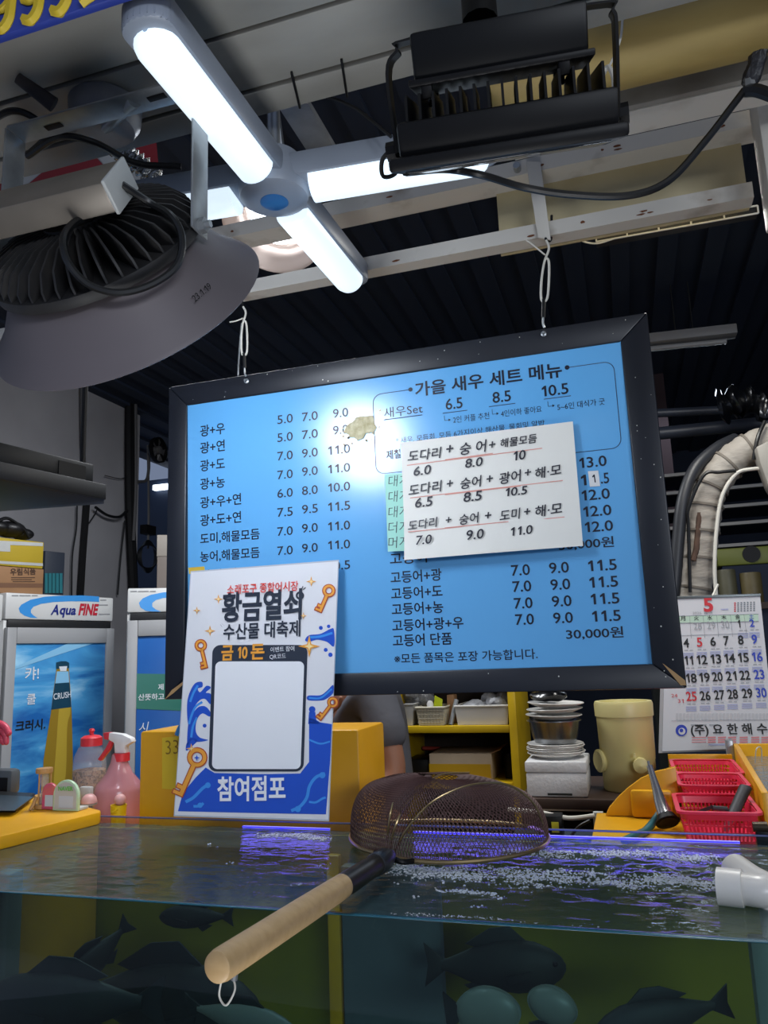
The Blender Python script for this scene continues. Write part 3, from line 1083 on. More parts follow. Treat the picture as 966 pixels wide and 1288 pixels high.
# ------------------------------------------------------------------ handwritten papers
m_paper = mat('white_paper', '#e9e7df', 0.6, noise=0.1, scale=4)
m_mint = mat('mint_paper', '#a4dfcf', 0.6)
m_pen = mat('black_pen', '#23222e', 0.5)
m_redpen = mat('red_pencil', '#dc9a8c', 0.6)
gp = Plane((0, BY - 0.004, 0), NB)
t = thing('mint_note', gp.at(496, 690), 'mint green handwritten note peeking out left of the white paper', 'note')
MB().hexa([gp.at(484, 597), gp.at(560, 590), gp.at(562, 690), gp.at(488, 694)], NB * .0006).build('sheet', m_mint, t)
mb = MB()
for s_, y in (('대게', 606.5), ('대게', 626), ('대게', 645.5), ('더게', 665), ('머게', 684)):
    mb.text(s_, gp.at(488.5, y + 5), gp.at(514, y + 3), NB, 0, -0.01, lift=.0012, shear=.1)
mb.build('handwriting', m_pen, t, flat=True)
wp = Plane((0, BY - 0.006, 1.9), (0.0, -1, 0.02))
t = thing('price_note', wp.at(620, 700), 'white paper with handwritten prices taped over the blue menu board', 'note')
mb = MB()
TL, TR, BR, BL = wp.at(504.3, 557), wp.at(720.5, 530), wp.at(733.5, 687), wp.at(510, 705)
n = 10
verts = []
for i in range(n + 1):
    for j in range(n + 1):
        u, v = i / n, j / n
        p = (TL * (1 - u) + TR * u) * (1 - v) + (BL * (1 - u) + BR * u) * v
        verts.append(p + V((0, -.010 * (max(0, v - .55) / .45) ** 2 * (1 - .5 * u) - 0.0035 * math.sin(PI * u) * v, 0)))
vs2 = [p + V((0, .0006, 0)) for p in verts]
faces = []
for i in range(n):
    for j in range(n):
        a = i * (n + 1) + j
        faces.append([a, a + 1, a + n + 2, a + n + 1])
mb.add(verts + vs2, faces + [[x + len(verts) for x in f[::-1]] for f in faces])
mb.build('sheet', m_paper, t)
mb = MB()


def paper_off(px, py):
    # offset following the sheet's curl
    v = max(0, min(1, (py - 545) / 150))
    u = max(0, min(1, (px - 507) / 220))
    return wp.at(px, py) + V((0, -.010 * (max(0, v - .55) / .45) ** 2 * (1 - .5 * u) - 0.0035 * math.sin(PI * u) * v - .0014, 0))


def hand(s_, x0, y0, x1, y1, h):
    mb.text(s_, paper_off(x0, y0), paper_off(x1, y1), NB, 0, 0.012, lift=.0008, shear=.2, vstretch=h)


hand('도다리', 513, 580, 554, 575, .95)
hand('+', 561, 572, 570, 570.5, 1)
hand('숭 어', 578, 572, 611, 567, 1.0)
hand('+', 615, 566, 623, 564.5, 1)
hand('해물모듬', 629, 563, 675, 556, 1.0)
hand('6.0', 520, 599, 542, 596, .85)
hand('8.0', 585, 589, 607, 586, .85)
hand('10', 646, 580, 661, 577.5, .95)
hand('도다리', 514, 623, 555, 617, .95)
hand('+', 562, 615, 570, 613.5, 1)
hand('숭어', 579, 615, 605, 611, 1.0)
hand('+', 612, 609, 620, 607.5, 1)
hand('광어', 628, 609, 655, 604, 1.0)
hand('+', 660, 601, 668, 599.5, 1)
hand('해·모', 673, 602, 706, 596, .95)
hand('6.5', 522, 639, 544, 636, .85)
hand('8.5', 583, 632, 606, 629, .85)
hand('10.5', 636, 625, 663, 621.5, .85)
hand('도다리', 514, 667, 550, 662, .95)
hand('+', 561, 660, 568, 659, 1)
hand('숭어', 578, 660, 602, 656.5, 1.0)
hand('+', 610, 655, 618, 654, 1)
hand('도미', 629, 655, 654, 651.5, 1.0)
hand('+', 659, 650, 667, 649, 1)
hand('해·모', 673, 650, 707, 645, .95)
hand('7.0', 524, 686, 544, 684, .9)
hand('9.0', 587, 680, 609, 677.5, .9)
hand('11.0', 643, 675, 670, 671.5, .9)
mb.build('handwriting', m_pen, t, flat=True)
mb = MB()
for x0, y0, x1, y1 in ((512, 585, 682, 563.5), (560, 578, 620, 570), (516, 626, 708, 604), (560, 622, 655, 611), (514, 669, 710, 650), (560, 664, 640, 656)):
    a, b = paper_off(x0, y0), paper_off(x1, y1)
    mb.poly([a, b, b + V((0, 0, -.0018)), a + V((0, 0, -.0018))])
mb.build('red_underline', m_redpen, t, flat=True)

# ------------------------------------------------------------------ laminated poster
pTL, pTR = at(240.5, 720, 1.588), at(425, 706, 1.588)
pBR, pBL = at(412.6, 1031, 1.545), at(219.5, 1025, 1.545)
pn = (pTR - pTL).cross(pBL - pTL).normalized()
if pn.y > 0:
    pn = -pn
pp_ = Plane((pTL + pTR + pBR + pBL) / 4, pn)
poster = thing('event_poster', (pBL + pBR) / 2, 'laminated white and blue festival poster leaning below the menu board', 'poster')
m_lam = mat('glossy_poster_paper', '#e3e3e6', 0.25, coat=0.6)
pq = [pp_.at(240.5, 720), pp_.at(425, 706), pp_.at(412.6, 1031), pp_.at(219.5, 1025)]
MB().hexa(pq, pn * -.0012).build('sheet', m_lam, poster)
cx_ = sum(pq, V()) / 4
edge = [cx_ + (p - cx_) * 1.012 for p in pq]
MB().hexa([p - pn * .0004 for p in edge], pn * -.0006).build('laminate_edge', mat('clear_laminate', '#b9bec6', 0.15), poster)


def q_(x, y, l=0.0006):
    """point from the 823 x 1288 zoom of the poster"""
    return pp_.at(210 + x / 3.578, 690 + y / 3.578) + pp_.n * l


m_pblue = mat('poster_royal_blue', '#1f52c4', 0.3, coat=0.4)
m_pblue2 = mat('poster_sky_blue', '#3f93e6', 0.3, coat=0.4)
m_pdark = mat('poster_charcoal', '#2c3340', 0.3, coat=0.4)
m_pred = mat('poster_red', '#dc3f33', 0.35)
m_pgold = mat('poster_gold', '#eca23c', 0.35)
m_pbrown = mat('poster_rust', '#b2452a', 0.35)
m_pink_ = mat('poster_grey_white', '#eeeff2', 0.3, coat=0.4)


def pixel_poly(pts, step=7, seed=1):
    """stair-step an outline the way pixel art does"""
    out = []
    n = len(pts)
    for i in range(n):
        a, b = pts[i], pts[(i + 1) % n]
        d = max(abs(b[0] - a[0]), abs(b[1] - a[1]))
        k = max(1, int(d / step))
        for j in range(k):
            x0, y0 = a[0] + (b[0] - a[0]) * j / k, a[1] + (b[1] - a[1]) * j / k
            x1, y1 = a[0] + (b[0] - a[0]) * (j + 1) / k, a[1] + (b[1] - a[1]) * (j + 1) / k
            out += [(x0, y0)]
            if abs(x1 - x0) > 1 and abs(y1 - y0) > 1:
                out += [(x1, y0)]
    return out


def spl2(pts, n=6, closed=True):
    return [(p.x, p.y) for p in spline([V((x, y, 0)) for x, y in pts], n, closed)]


def pfill(mb, pts, mi, l, smooth=False, pix=False):
    if smooth:
        pts = spl2(pts)
    if pix:
        pts = pixel_poly(pts)
    from mathutils.geometry import tessellate_polygon
    v = [V((x, y, 0)) for x, y in pts]
    tris = tessellate_polygon([v])
    mb.add([q_(x, y, l) for x, y in pts], [list(f) for f in tris], mi)


WAVE = MB()
# big blue sea, left arm, right shoulder
pfill(WAVE, [(50, 1182), (72, 1100), (130, 1030), (175, 985), (215, 1010), (420, 1015), (600, 1012), (640, 960), (640, 760), (690, 782), (742, 790), (735, 950), (716, 1196), (400, 1190)], 0, .0006)
pfill(WAVE, [(92, 690), (106, 640), (128, 606), (158, 600), (160, 622), (140, 630), (150, 646), (178, 618), (198, 626), (176, 648), (198, 655), (196, 700), (170, 676), (140, 690), (112, 740), (100, 800), (92, 760)], 0, .0006, smooth=True)
pfill(WAVE, [(95, 800), (108, 760), (138, 716), (172, 710), (196, 736), (192, 756), (160, 742), (136, 770), (130, 820), (148, 850), (186, 862), (140, 870), (110, 862), (92, 890)], 0, .0006, smooth=True)
pfill(WAVE, [(88, 880), (105, 856), (140, 860), (120, 884), (88, 910)], 0, .0006, smooth=True)
pfill(WAVE, [(636, 662), (690, 660), (720, 640), (748, 614), (748, 650), (718, 676), (690, 684), (636, 682)], 0, .0006, smooth=True)
pfill(WAVE, [(622, 412), (640, 390), (690, 384), (735, 362), (752, 366), (752, 440), (720, 420), (676, 410), (640, 420)], 0, .0006, smooth=True)
for x, y, r in ((693, 357, 9), (715, 456, 9), (736, 478, 10), (728, 350, 8), (170, 797, 9), (654, 724, 15)):
    pfill(WAVE, [(x + r * math.cos(a), y + r * math.sin(a)) for a in [k * PI / 6 for k in range(12)]], 0, .0006)
pfill(WAVE, [(640, 735), (668, 735), (672, 770), (700, 790), (636, 790)], 0, .0006)
# lighter streaks
for pts, w_ in (([(560, 1180), (600, 1160), (630, 1120), (642, 1070), (670, 1030), (712, 1012)], 7), ([(640, 1140), (670, 1142), (700, 1125), (715, 1120)], 5), ([(85, 1140), (120, 1120), (160, 1080), (186, 1062)], 7), ([(120, 1160), (150, 1158), (165, 1145)], 6), ([(100, 790), (112, 750), (130, 712), (160, 690)], 5), ([(640, 400), (690, 396), (745, 380)], 5), ([(640, 860), (690, 878), (735, 868)], 4), ([(110, 850), (118, 800), (136, 760)], 5), ([(640, 672), (692, 672), (742, 632)], 4), ([(105, 690), (120, 650), (140, 616)], 5)):
    s_ = spl2(pts, 6, False)
    l_, r_ = [], []
    for i in range(len(s_)):
        a, b = s_[max(0, i - 1)], s_[min(len(s_) - 1, i + 1)]
        d = math.hypot(b[0] - a[0], b[1] - a[1]) or 1
        nx, ny = -(b[1] - a[1]) / d * w_, (b[0] - a[0]) / d * w_
        l_.append((s_[i][0] + nx, s_[i][1] + ny))
        r_.append((s_[i][0] - nx, s_[i][1] - ny))
    for i in range(len(s_) - 1):
        WAVE.add([q_(*l_[i], .0009), q_(*l_[i + 1], .0009), q_(*r_[i + 1], .0009), q_(*r_[i], .0009)], [[0, 1, 2, 3]], 1)
for x, y, r in ((185, 1065, 13), (700, 1020, 14), (150, 1155, 12), (590, 1172, 14)):
    pfill(WAVE, [(x + r * math.cos(a), y + r * math.sin(a)) for a in [k * PI / 6 for k in range(12)]], 1, .0010)
WAVE.build('wave_print', [m_pblue, m_pblue2], poster, flat=True)
# charcoal QR frame (the code itself is left blank)
fr = MB()


def rrect(x0, y0, x1, y1, r, sk=0.0, n=6):
    out = []
    for cx, cy, a0 in ((x1 - r, y0 + r, -PI / 2), (x1 - r, y1 - r, 0), (x0 + r, y1 - r, PI / 2), (x0 + r, y0 + r, PI)):
        out += [(cx + r * math.cos(a0 + i * PI / 2 / n), cy + r * math.sin(a0 + i * PI / 2 / n)) for i in range(n + 1)]
    ym = (y0 + y1) / 2
    return [(x - (y - ym) * sk, y) for x, y in out]


pfill(fr, rrect(197, 434, 625, 1003, 36, 0.034), 0, .0012)
pfill(fr, rrect(212, 508, 611, 992, 24, 0.034), 1, .0016)
fr.build('code_frame', [m_pdark, m_pink_], poster, flat=True)
tx = MB()


def pt(body, x0, y0, x1, y1, mi, bold=0.02, vs=1.0, l=.0018):
    tx.text(body, q_(x0, y0), q_(x1, y1), pp_.n, mi, bold, lift=l, vstretch=vs)


pt('소래포구 종합어시장', 272, 203, 592, 186, 0, 0.012, 1.15)
pt('황금열쇠', 247, 318, 608, 302, 1, 0.03, 1.28)
pt('수산물 대축제', 255, 405, 602, 388, 1, 0.02, 1.15)
pt('금', 246, 498, 300, 496, 2, 0.03, 1.1)
pt('10', 320, 494, 364, 493, 2, 0.03, 1.25)
pt('돈', 378, 494, 440, 492, 2, 0.03, 1.0)
pt('이벤트 참여', 468, 465, 575, 459, 3, 0.0, 1.0)
pt('QR코드', 464, 497, 537, 492, 3, 0.0, 1.0)
pt('참여점포', 228, 1126, 536, 1122, 3, 0.025, 1.2)
tx.build('lettering', [m_pred, m_pdark, m_pgold, m_pink_], poster, flat=True)
orn = MB()


def star(x, y, R, r, mi=0, l=.0012):
    pts = []
    for k in range(8):
        a = k * PI / 4
        rr_ = R if k % 2 == 0 else r
        pts.append((x + rr_ * math.cos(a), y + rr_ * math.sin(a)))
    pfill(orn, pts, mi, l)


for x, y, R in ((651, 149, 24), (234, 228, 22), (137, 279, 18), (196, 371, 25), (616, 303, 16), (642, 440, 50), (112, 900, 24)):
    star(x, y, R, R * .27, 0, .0024)
    star(x, y, R * .45, R * .16, 3, .0028)


def key(x0, y0, x1, y1, rb):
    """bow at x0,y0 - bit at x1,y1"""
    d = math.hypot(x1 - x0, y1 - y0)
    ux, uy = (x1 - x0) / d, (y1 - y0) / d
    nx, ny = -uy, ux
    w_ = rb * .22

    def P(a, b):
        return (x0 + ux * a + nx * b, y0 + uy * a + ny * b)
    for mi, g, l in ((1, 4.5, .0018), (0, 0, .0022)):
        # ring
        n = 20
        for k in range(n):
            a0, a1 = 2 * PI * k / n, 2 * PI * (k + 1) / n
            ro, ri = rb + g, rb * .62 - g
            orn.add([q_(x0 + ro * math.cos(a0), y0 + ro * math.sin(a0), l), q_(x0 + ro * math.cos(a1), y0 + ro * math.sin(a1), l), q_(x0 + ri * math.cos(a1), y0 + ri * math.sin(a1), l), q_(x0 + ri * math.cos(a0), y0 + ri * math.sin(a0), l)], [[0, 1, 2, 3]], mi)
        for pts in ([P(rb * .7 - g, -w_ - g), P(d + g, -w_ - g), P(d + g, w_ + g), P(rb * .7 - g, w_ + g)],
                    [P(d - rb * .35 - g, w_), P(d + g, w_), P(d + g, rb * .9 + g), P(d - rb * .35 - g, rb * .9 + g)],
                    [P(d - rb * 1.1 - g, w_), P(d - rb * .7 + g, w_), P(d - rb * .7 + g, rb * .75 + g), P(d - rb * 1.1 - g, rb * .75 + g)]):
            pfill(orn, pts, mi, l)


key(730, 190, 690, 284, 26)
key(154, 436, 178, 536, 24)
key(748, 692, 690, 768, 22)
key(138, 940, 62, 1112, 42)
star(137, 941, 14, 5, 2, .0024)
# key drawn as the last stroke of the title, and keyholes
pfill(orn, [(594, 226), (604, 226), (604, 322), (594, 322)], 4, .0022)
for k in range(14):
    a0, a1 = 2 * PI * k / 14, 2 * PI * (k + 1) / 14
    orn.add([q_(600 + 19 * math.cos(a0), 212 + 19 * math.sin(a0), .0022), q_(600 + 19 * math.cos(a1), 212 + 19 * math.sin(a1), .0022), q_(600 + 10 * math.cos(a1), 212 + 10 * math.sin(a1), .0022), q_(600 + 10 * math.cos(a0), 212 + 10 * math.sin(a0), .0022)], [[0, 1, 2, 3]], 4)
for a, b in (((604, 184), (612, 168)), ((612, 184), (624, 174)), ((240, 340), (248, 352)), ((246, 336), (258, 346))):
    pfill(orn, [(a[0], a[1]), (b[0], b[1]), (b[0] + 3, b[1] + 3), (a[0] + 3, a[1] + 3)], 4, .0012)
orn.build('ornaments', [m_pgold, m_pbrown, m_pblue, mat('poster_pale_gold', '#f7dfa0', 0.35), m_pdark], poster, flat=True)
# strip of yellow tape at its top left corner
tag(MB().hexa([at(237, 714, 1.594), at(257, 712.5, 1.594), at(258, 719, 1.594), at(238, 722, 1.594)], NB * .0008).build('yellow_tape', mat('yellow_tape', '#d8b53e', 0.4)), 'scrap of yellow tape at the top left corner of the festival poster', 'tape')

# ------------------------------------------------------------------ hangers for the board
for (xa, ya, yb_, tail, lab) in ((686, 300, 416, 1, 'white cord hanger with black hook at the right top of the board'), (305, 384, 476, 0, 'white cord hanger with black hook at the left top of the board')):
    Yh = 1.588
    top = at(xa, ya, Yh)
    bot = at(xa - (3 if tail else -3), yb_, Yh)
    t = thing('board_hanger', bot, lab, 'hanger')
    ln = top.z - bot.z

    def hp(dx, f, dy=0.0):
        return V((top.x + (bot.x - top.x) * f + dx, Yh + dy, top.z - ln * f))
    MB().tube(spline([hp(0.002, 0.02), hp(0.008, 0.12), hp(-0.001, 0.26), hp(-0.006, .45), hp(-0.006, 0.64), hp(0.0, 0.69), hp(0.008, 0.64), hp(0.010, .4), hp(0.008, .25), hp(0.0, .21)], 6), 0.0026, 6).build('cord_loop', m_wire, t)
    MB().tube(spline([hp(0.0, 0.0), hp(0.010, -0.03, .02), hp(0.010, -.30, .02)] if tail else [hp(0, 0), hp(0.0, -.15), hp(0.004, -.4, .02)], 6), 0.003, 6).build('top_wire', m_cable, t)
    MB().tube(spline([hp(0.0, .18), hp(-.018, .2) if not tail else hp(-.03, .03), hp(-.036, .2) if not tail else hp(-.042, -.02)], 4), 0.0018, 6).build('cord_tail', m_wire, t)
    MB().tube(spline([hp(0.0, 0.66), hp(0.0, .8), hp(0.0, .86)], 4), 0.0042, 8).build('hook_shank', m_black, t)
    MB().tube(spline([hp(0.0, .86), hp(0.0, .93), hp(0.003, .97)], 4), 0.0022, 8).build('hook', m_galv, t)
    MB().lathe([(0.0, 0), (0.006, 0), (0.006, .004), (.003, .005), (0.003, .012), (0, .012)], frame((1, 0, 0), (0, 0, 1), (0, -1, 0), V((bot.x, Yh + .011, bot.z - .004))), 12).build('screw_eye', m_galv, t)
    if not tail:
        MB().tube(spline([hp(-0.004, .25), hp(-.012, .6), hp(-.018, .95)], 4), 0.0022, 6).build('loose_wire', m_galv, t)
# ------------------------------------------------------------------ fish tank
WZ = 1.15
TYF, TYB = 1.166, 1.69
TX0, TX1 = -1.62, 0.95
m_glass = glassy('tank_glass', (0.93, 0.98, 0.97), 1.45, 0.02)
m_edge = mat('green_glass_edge', '#2a5f70', 0.2)
m_edge2 = mat('dim_glass_edge', '#454f78', 0.3)
m_algae = mat('algae_yellow_lining', '#e6a91c', 0.6, noise=0.6, scale=2.5, hex2='#937d22')
m_greyl = mat('grey_blue_lining', '#5f6a70', 0.6, noise=0.6, scale=3, hex2='#3a444a')
m_pale = mat('pale_grey_plastic', '#84897e', 0.5, noise=0.4, scale=6)
tank = thing('fish_tank', (-0.35, 1.43, 0), 'long glass fronted sea water fish tank with yellow lining across the foreground', 'fish tank')
MB().bx((TX0, 1.154, 0.62), (TX1, 1.164, WZ + .001), bevel=.001).build('front_pane', m_glass, tank)
MB().bx((TX0, 1.1535, WZ + .0012), (TX1, 1.1645, WZ + .003), bevel=.0008).build('front_pane_edge', m_edge, tank)
MB().bx((-1.30, 1.694, 1.136), (TX1, 1.704, 1.162), bevel=.001).build('back_pane', m_glass, tank)
MB().bx((-1.30, 1.6935, 1.1622), (TX1, 1.7045, 1.1645), bevel=.0008).build('back_pane_edge', m_edge2, tank)
MB().bx((TX0, 1.706, 0.62), (TX1, 1.716, 1.135)).build('back_lining', m_algae, tank)
MB().bx((TX0, 1.154, 0.60), (TX1, 1.716, 0.618)).build('tank_floor', m_greyl, tank)
MB().bx((TX0, 1.154, 0.0), (TX1, 1.716, 0.599)).build('tank_base', mat('grey_tank_base', '#4c5658', 0.6, noise=.3), tank)
MB().bx((TX0 - .012, 1.154, 0.6), (TX0 - .001, 1.716, WZ)).build('side_wall', m_yellow, tank)
MB().bx((TX1 + .001, 1.154, 0.6), (TX1 + .012, 1.716, WZ)).build('side_wall', m_yellow, tank)
# upright divider strips and panels inside
xs_ = lambda px, Y: at(px, 1240, Y).x
MB().bx((xs_(418, 1.62), 1.60, .62), (xs_(434, 1.62), 1.62, 1.12), bevel=.004).build('divider_strip', m_yellow, tank)
MB().bx((xs_(436, 1.62), 1.60, .62), (xs_(560, 1.62), 1.63, 1.10), bevel=.004).build('filter_panel', m_greyl, tank)
MB().bx((xs_(2, 1.4), 1.36, .62), (xs_(24, 1.4), 1.40, 1.12), bevel=.004).build('inlet_pipe', m_pale, tank)
MB().bx((xs_(948, 1.3), 1.28, .62), (xs_(972, 1.3), 1.32, 1.11), bevel=.004).build('outlet_pipe', m_pale, tank)
# yellow flange on the left end
a, b = az(-60, 1066, 1.178), az(126, 1021, 1.178)
dr = (b - a).normalized()
nn = V((-dr.y, dr.x, 0))
a2 = a - dr * .25
far = b + dr * 0.02
MB().hexa([a2, b, b + nn * .02 + dr * .02, b + nn * .3 + dr * .10, a2 + nn * .75], (0, 0, -.03), bevel=.006).build('end_flange', m_yellow, tank)
MB().hexa([a2 - V((0, 0, .031)) - nn * -.004, b - V((0, 0, .031)) - nn * -.004, b - V((0, 0, .031)) + nn * .02, a2 - V((0, 0, .031)) + nn * .02], (0, 0, -.5)).build('end_wall', m_yellow, tank)

# water -------------------------------------------------------------
m_water = glassy('sea_water', (0.62, 0.80, 0.82), 1.36, 0.04, bump=0.16, bscale=16, volume=(0.80, 0.63, 0.36), vdens=0.42, stretch=(1, 2.2, 1), murk=.11, murkcol=(.20, .30, .33))
nx, ny = 300, 96


def lx(y):
    return -1.60 if y < 1.3 else -1.60


def wave(x, y):
    d = 0.0011 * mnoise.noise((x * 16, y * 30, 0.3)) + 0.0008 * mnoise.noise((x * 42, y * 60, 4.0))
    k = math.exp(-((y - 1.46) / .16) ** 2) * (1 / (1 + math.exp(-(x + .45) * 9)))
    d += k * (0.0045 * mnoise.noise((x * 24, y * 34, 9)) + 0.0025 * mnoise.noise((x * 60, y * 70, 2)))
    k2 = math.exp(-((y - 1.66) / .06) ** 2)
    d += k2 * 0.0025 * mnoise.noise((x * 30, y * 40, 7))
    return d


mb = MB()
verts, faces = [], []
for j in range(ny + 1):
    y = 1.1655 + (1.6925 - 1.1655) * j / ny
    for i in range(nx + 1):
        x = -1.60 + (0.945 + 1.60) * i / nx
        e = min(1, (y - 1.1655) / .012)
        verts.append((x, y, WZ - .001 + wave(x, y) * e))
for j in range(ny):
    for i in range(nx):
        a = j * (nx + 1) + i
        faces.append([a, a + 1, a + nx + 2, a + nx + 1])
ring = [i for i in range(nx + 1)] + [j * (nx + 1) + nx for j in range(1, ny + 1)] + [ny * (nx + 1) + i for i in range(nx - 1, -1, -1)] + [j * (nx + 1) for j in range(ny - 1, 0, -1)]
base = len(verts)
for i in ring:
    verts.append((verts[i][0], verts[i][1], .621))
n = len(ring)
for k in range(n):
    faces.append([ring[k], base + k, base + (k + 1) % n, ring[(k + 1) % n]])
faces.append([base + k for k in range(n)][::-1])
mb.add(verts, faces)
wat = mb.build('sea_water', m_water, angle=60)
tag(wat, 'dark rippling sea water filling the glass fish tank to the brim', 'water', kind='stuff')

# foam and bubbles -----------------------------------------------------
m_foam = glassy('foam_film', (0.9, 0.95, 1.0), 1.33, 0.1)
foam = bpy.data.materials.new('white_foam')
foam.use_nodes = True
nt = foam.node_tree
pb = nt.nodes['Principled BSDF']
pb.inputs['Base Color'].default_value = (0.75, 0.8, 0.85, 1)
pb.inputs['Roughness'].default_value = 0.2
pb.inputs['Alpha'].default_value = 0.45
mb = MB()
rr = random.Random(3)


def bubble(x, y, r):
    z = WZ + wave(x, y)
    # half dome
    vs, fs = [], []
    seg = 6
    for (q, h) in ((1.0, 0.0), (0.8, .55), (0.35, .92)):
        for k in range(seg):
            a = 2 * PI * k / seg
            vs.append((x + r * q * math.cos(a), y + r * q * math.sin(a), z + r * h * .8))
    for lv in range(2):
        for k in range(seg):
            fs.append([lv * seg + k, lv * seg + (k + 1) % seg, (lv + 1) * seg + (k + 1) % seg, (lv + 1) * seg + k])
    fs.append([2 * seg + k for k in range(seg)])
    mb.add(vs, fs)


def band(p0, p1, w0, w1, n, rmin, rmax):
    for _ in range(n):
        t = rr.random()
        x = p0[0] + (p1[0] - p0[0]) * t
        y = p0[1] + (p1[1] - p0[1]) * t
        w_ = w0 + (w1 - w0) * t
        g = rr.gauss(0, .5)
        cl = mnoise.noise((x * 14, y * 20, 1.0))
        yy = y + g * w_ + cl * .02
        if mnoise.noise((x * 22, yy * 30, 5)) < -0.12 and rr.random() < .8:
            continue
        if TYF + .01 < yy < TYB - .005:
            bubble(x + rr.uniform(-.02, .02), yy, rr.uniform(rmin, rmax) * rr.uniform(.5, 1))


fa, fb, fcn = az(500, 1092, WZ), az(700, 1104, WZ), az(900, 1112, WZ)
band(fa, fb, .045, .05, 2300, .001, .0032)
band(fb, fcn, .045, .03, 1900, .001, .0032)
q1, q2 = az(560, 1118, WZ), az(620, 1128, WZ)
band(q1, q2, .01, .012, 160, .001, .0035)
q1, q2 = az(480, 1150, WZ), az(760, 1176, WZ)
q1.y = q2.y = 1.176
band(q1, q2, .005, .005, 260, .0008, .002)
q1, q2 = az(330, 1050, WZ), az(410, 1054, WZ)
band(q1, q2, .022, .022, 900, .0008, .0024)
q1, q2 = az(640, 1070, WZ), az(900, 1078, WZ)
band(q1, q2, .026, .026, 2200, .0008, .0026)
for x, y in ((275, 1066), (288, 1086), (398, 1090), (372, 1113), (262, 1062), (352, 1054), (560, 1110), (600, 1140), (628, 1130), (500, 1100), (520, 1128)):
    p = az(x, y, WZ)
    for _ in range(4):
        bubble(p.x + rr.uniform(-.008, .008), p.y + rr.uniform(-.008, .008), rr.uniform(.001, .0028))
tag(mb.build('foam_bubbles', foam, angle=80), 'white foam and bubbles streaming across the tank water from the pipe', 'foam', kind='stuff')

# submerged blue led strips at the back rim ------------------------------
m_blue_led = emat('blue_led', '#3a30ff', 1.3)
for (xa, xb, lab) in ((305, 415, 'short blue led strip along the back rim of the tank left of the landing net'), (520, 930, 'long blue led strip along the back rim of the tank below the red baskets')):
    pa, pb_ = at(xa, 1045, 1.688), at(xb, 1055, 1.688)
    t = thing('led_strip', V(((pa.x + pb_.x) / 2, 1.69, 1.145)), lab, 'led strip')
    MB().bx((pa.x, 1.6885, 1.1490), (pb_.x, 1.6935, 1.1540)).build('strip_backing', m_white, t)
    MB().bx((pa.x, 1.687, 1.1505), (pb_.x, 1.6884, 1.1530)).build('diodes', m_blue_led, t)
    l = bpy.data.lights.new('blue_glow', 'AREA')
    l.shape = 'RECTANGLE'
    l.size, l.size_y = pb_.x - pa.x, 0.02
    l.energy = 0.32 * (pb_.x - pa.x)
    l.color = (0.16, 0.12, 1.0)
    o = bpy.data.objects.new('blue_glow', l)
    o.location = ((pa.x + pb_.x) / 2, 1.684, 1.175)
    o.rotation_euler = (math.radians(-35), 0, 0)
    COL.objects.link(o)

# fish -------------------------------------------------------------------
m_fish = mat('dark_fish_skin', '#1c2020', 0.6, noise=0.6, scale=18, hex2='#2c3028')
m_fin = mat('dark_fin', '#1c211f', 0.6)
m_belly = mat('white_fish_belly', '#84887f', 0.4, noise=0.3, scale=10)


def fish(loc, length, height, rz, label, skin=m_fish, fat=.5, pitch=0.0):
    t = thing('fish', loc, label, 'fish', rz=rz)
    M_ = Matrix.Translation(V(loc)) @ Matrix.Rotation(rz, 4, 'Z') @ Matrix.Rotation(pitch, 4, 'Y')
    mb = MB()
    prof = [(0.0, .10), (.03, .38), (.1, .66), (.22, .92), (.36, 1.0), (.52, .92), (.68, .68), (.8, .42), (.88, .25), (.93, .22)]
    seg = 16
    verts, faces = [], []
    for u, h in prof:
        for k in range(seg):
            a = 2 * PI * k / seg
            verts.append(M_ @ V(((u - .45) * length, h * height * .5 * fat * math.cos(a), h * height * .5 * math.sin(a))))
    for i in range(len(prof) - 1):
        for k in range(seg):
            faces.append([i * seg + k, i * seg + (k + 1) % seg, (i + 1) * seg + (k + 1) % seg, (i + 1) * seg + k])
    faces += [list(range(seg))[::-1], [(len(prof) - 1) * seg + k for k in range(seg)]]
    mb.add(verts, faces)
    mb.build('body', skin, t, angle=80)

    def fin(name, pts, th=.004):
        MB().hexa([M_ @ V(((u - .45) * length, -th / 2, v * height)) for u, v in pts], M_.to_3x3() @ V((0, th, 0)), bevel=.001).build(name, m_fin, t)
    fin('tail_fin', [(.90, .10), (1.06, .42), (1.03, .0), (1.06, -.42), (.90, -.10)])
    fin('dorsal_fin', [(.28, .47), (.40, .74), (.55, .70), (.74, .40), (.66, .34)])
    fin('anal_fin', [(.55, -.42), (.62, -.62), (.76, -.36), (.68, -.30)])
    for s in (-1, 1):
        MB().hexa([M_ @ V(((u - .45) * length, s * height * fat * (.47 + d), v * height)) for u, v, d in ((.26, .0, 0), (.44, -.10, .14), (.42, -.24, .12), (.27, -.10, 0))], M_.to_3x3() @ V((0, .003 * s, 0))).build('pectoral_fin', m_fin, t)
        MB().sph(M_ @ V((-.37 * length, s * height * fat * .27, .10 * height)), height * .055, seg=10).build('eye', m_blackp, t)
    return t


def fpos(px, py, Y):
    return at(px, py, Y)


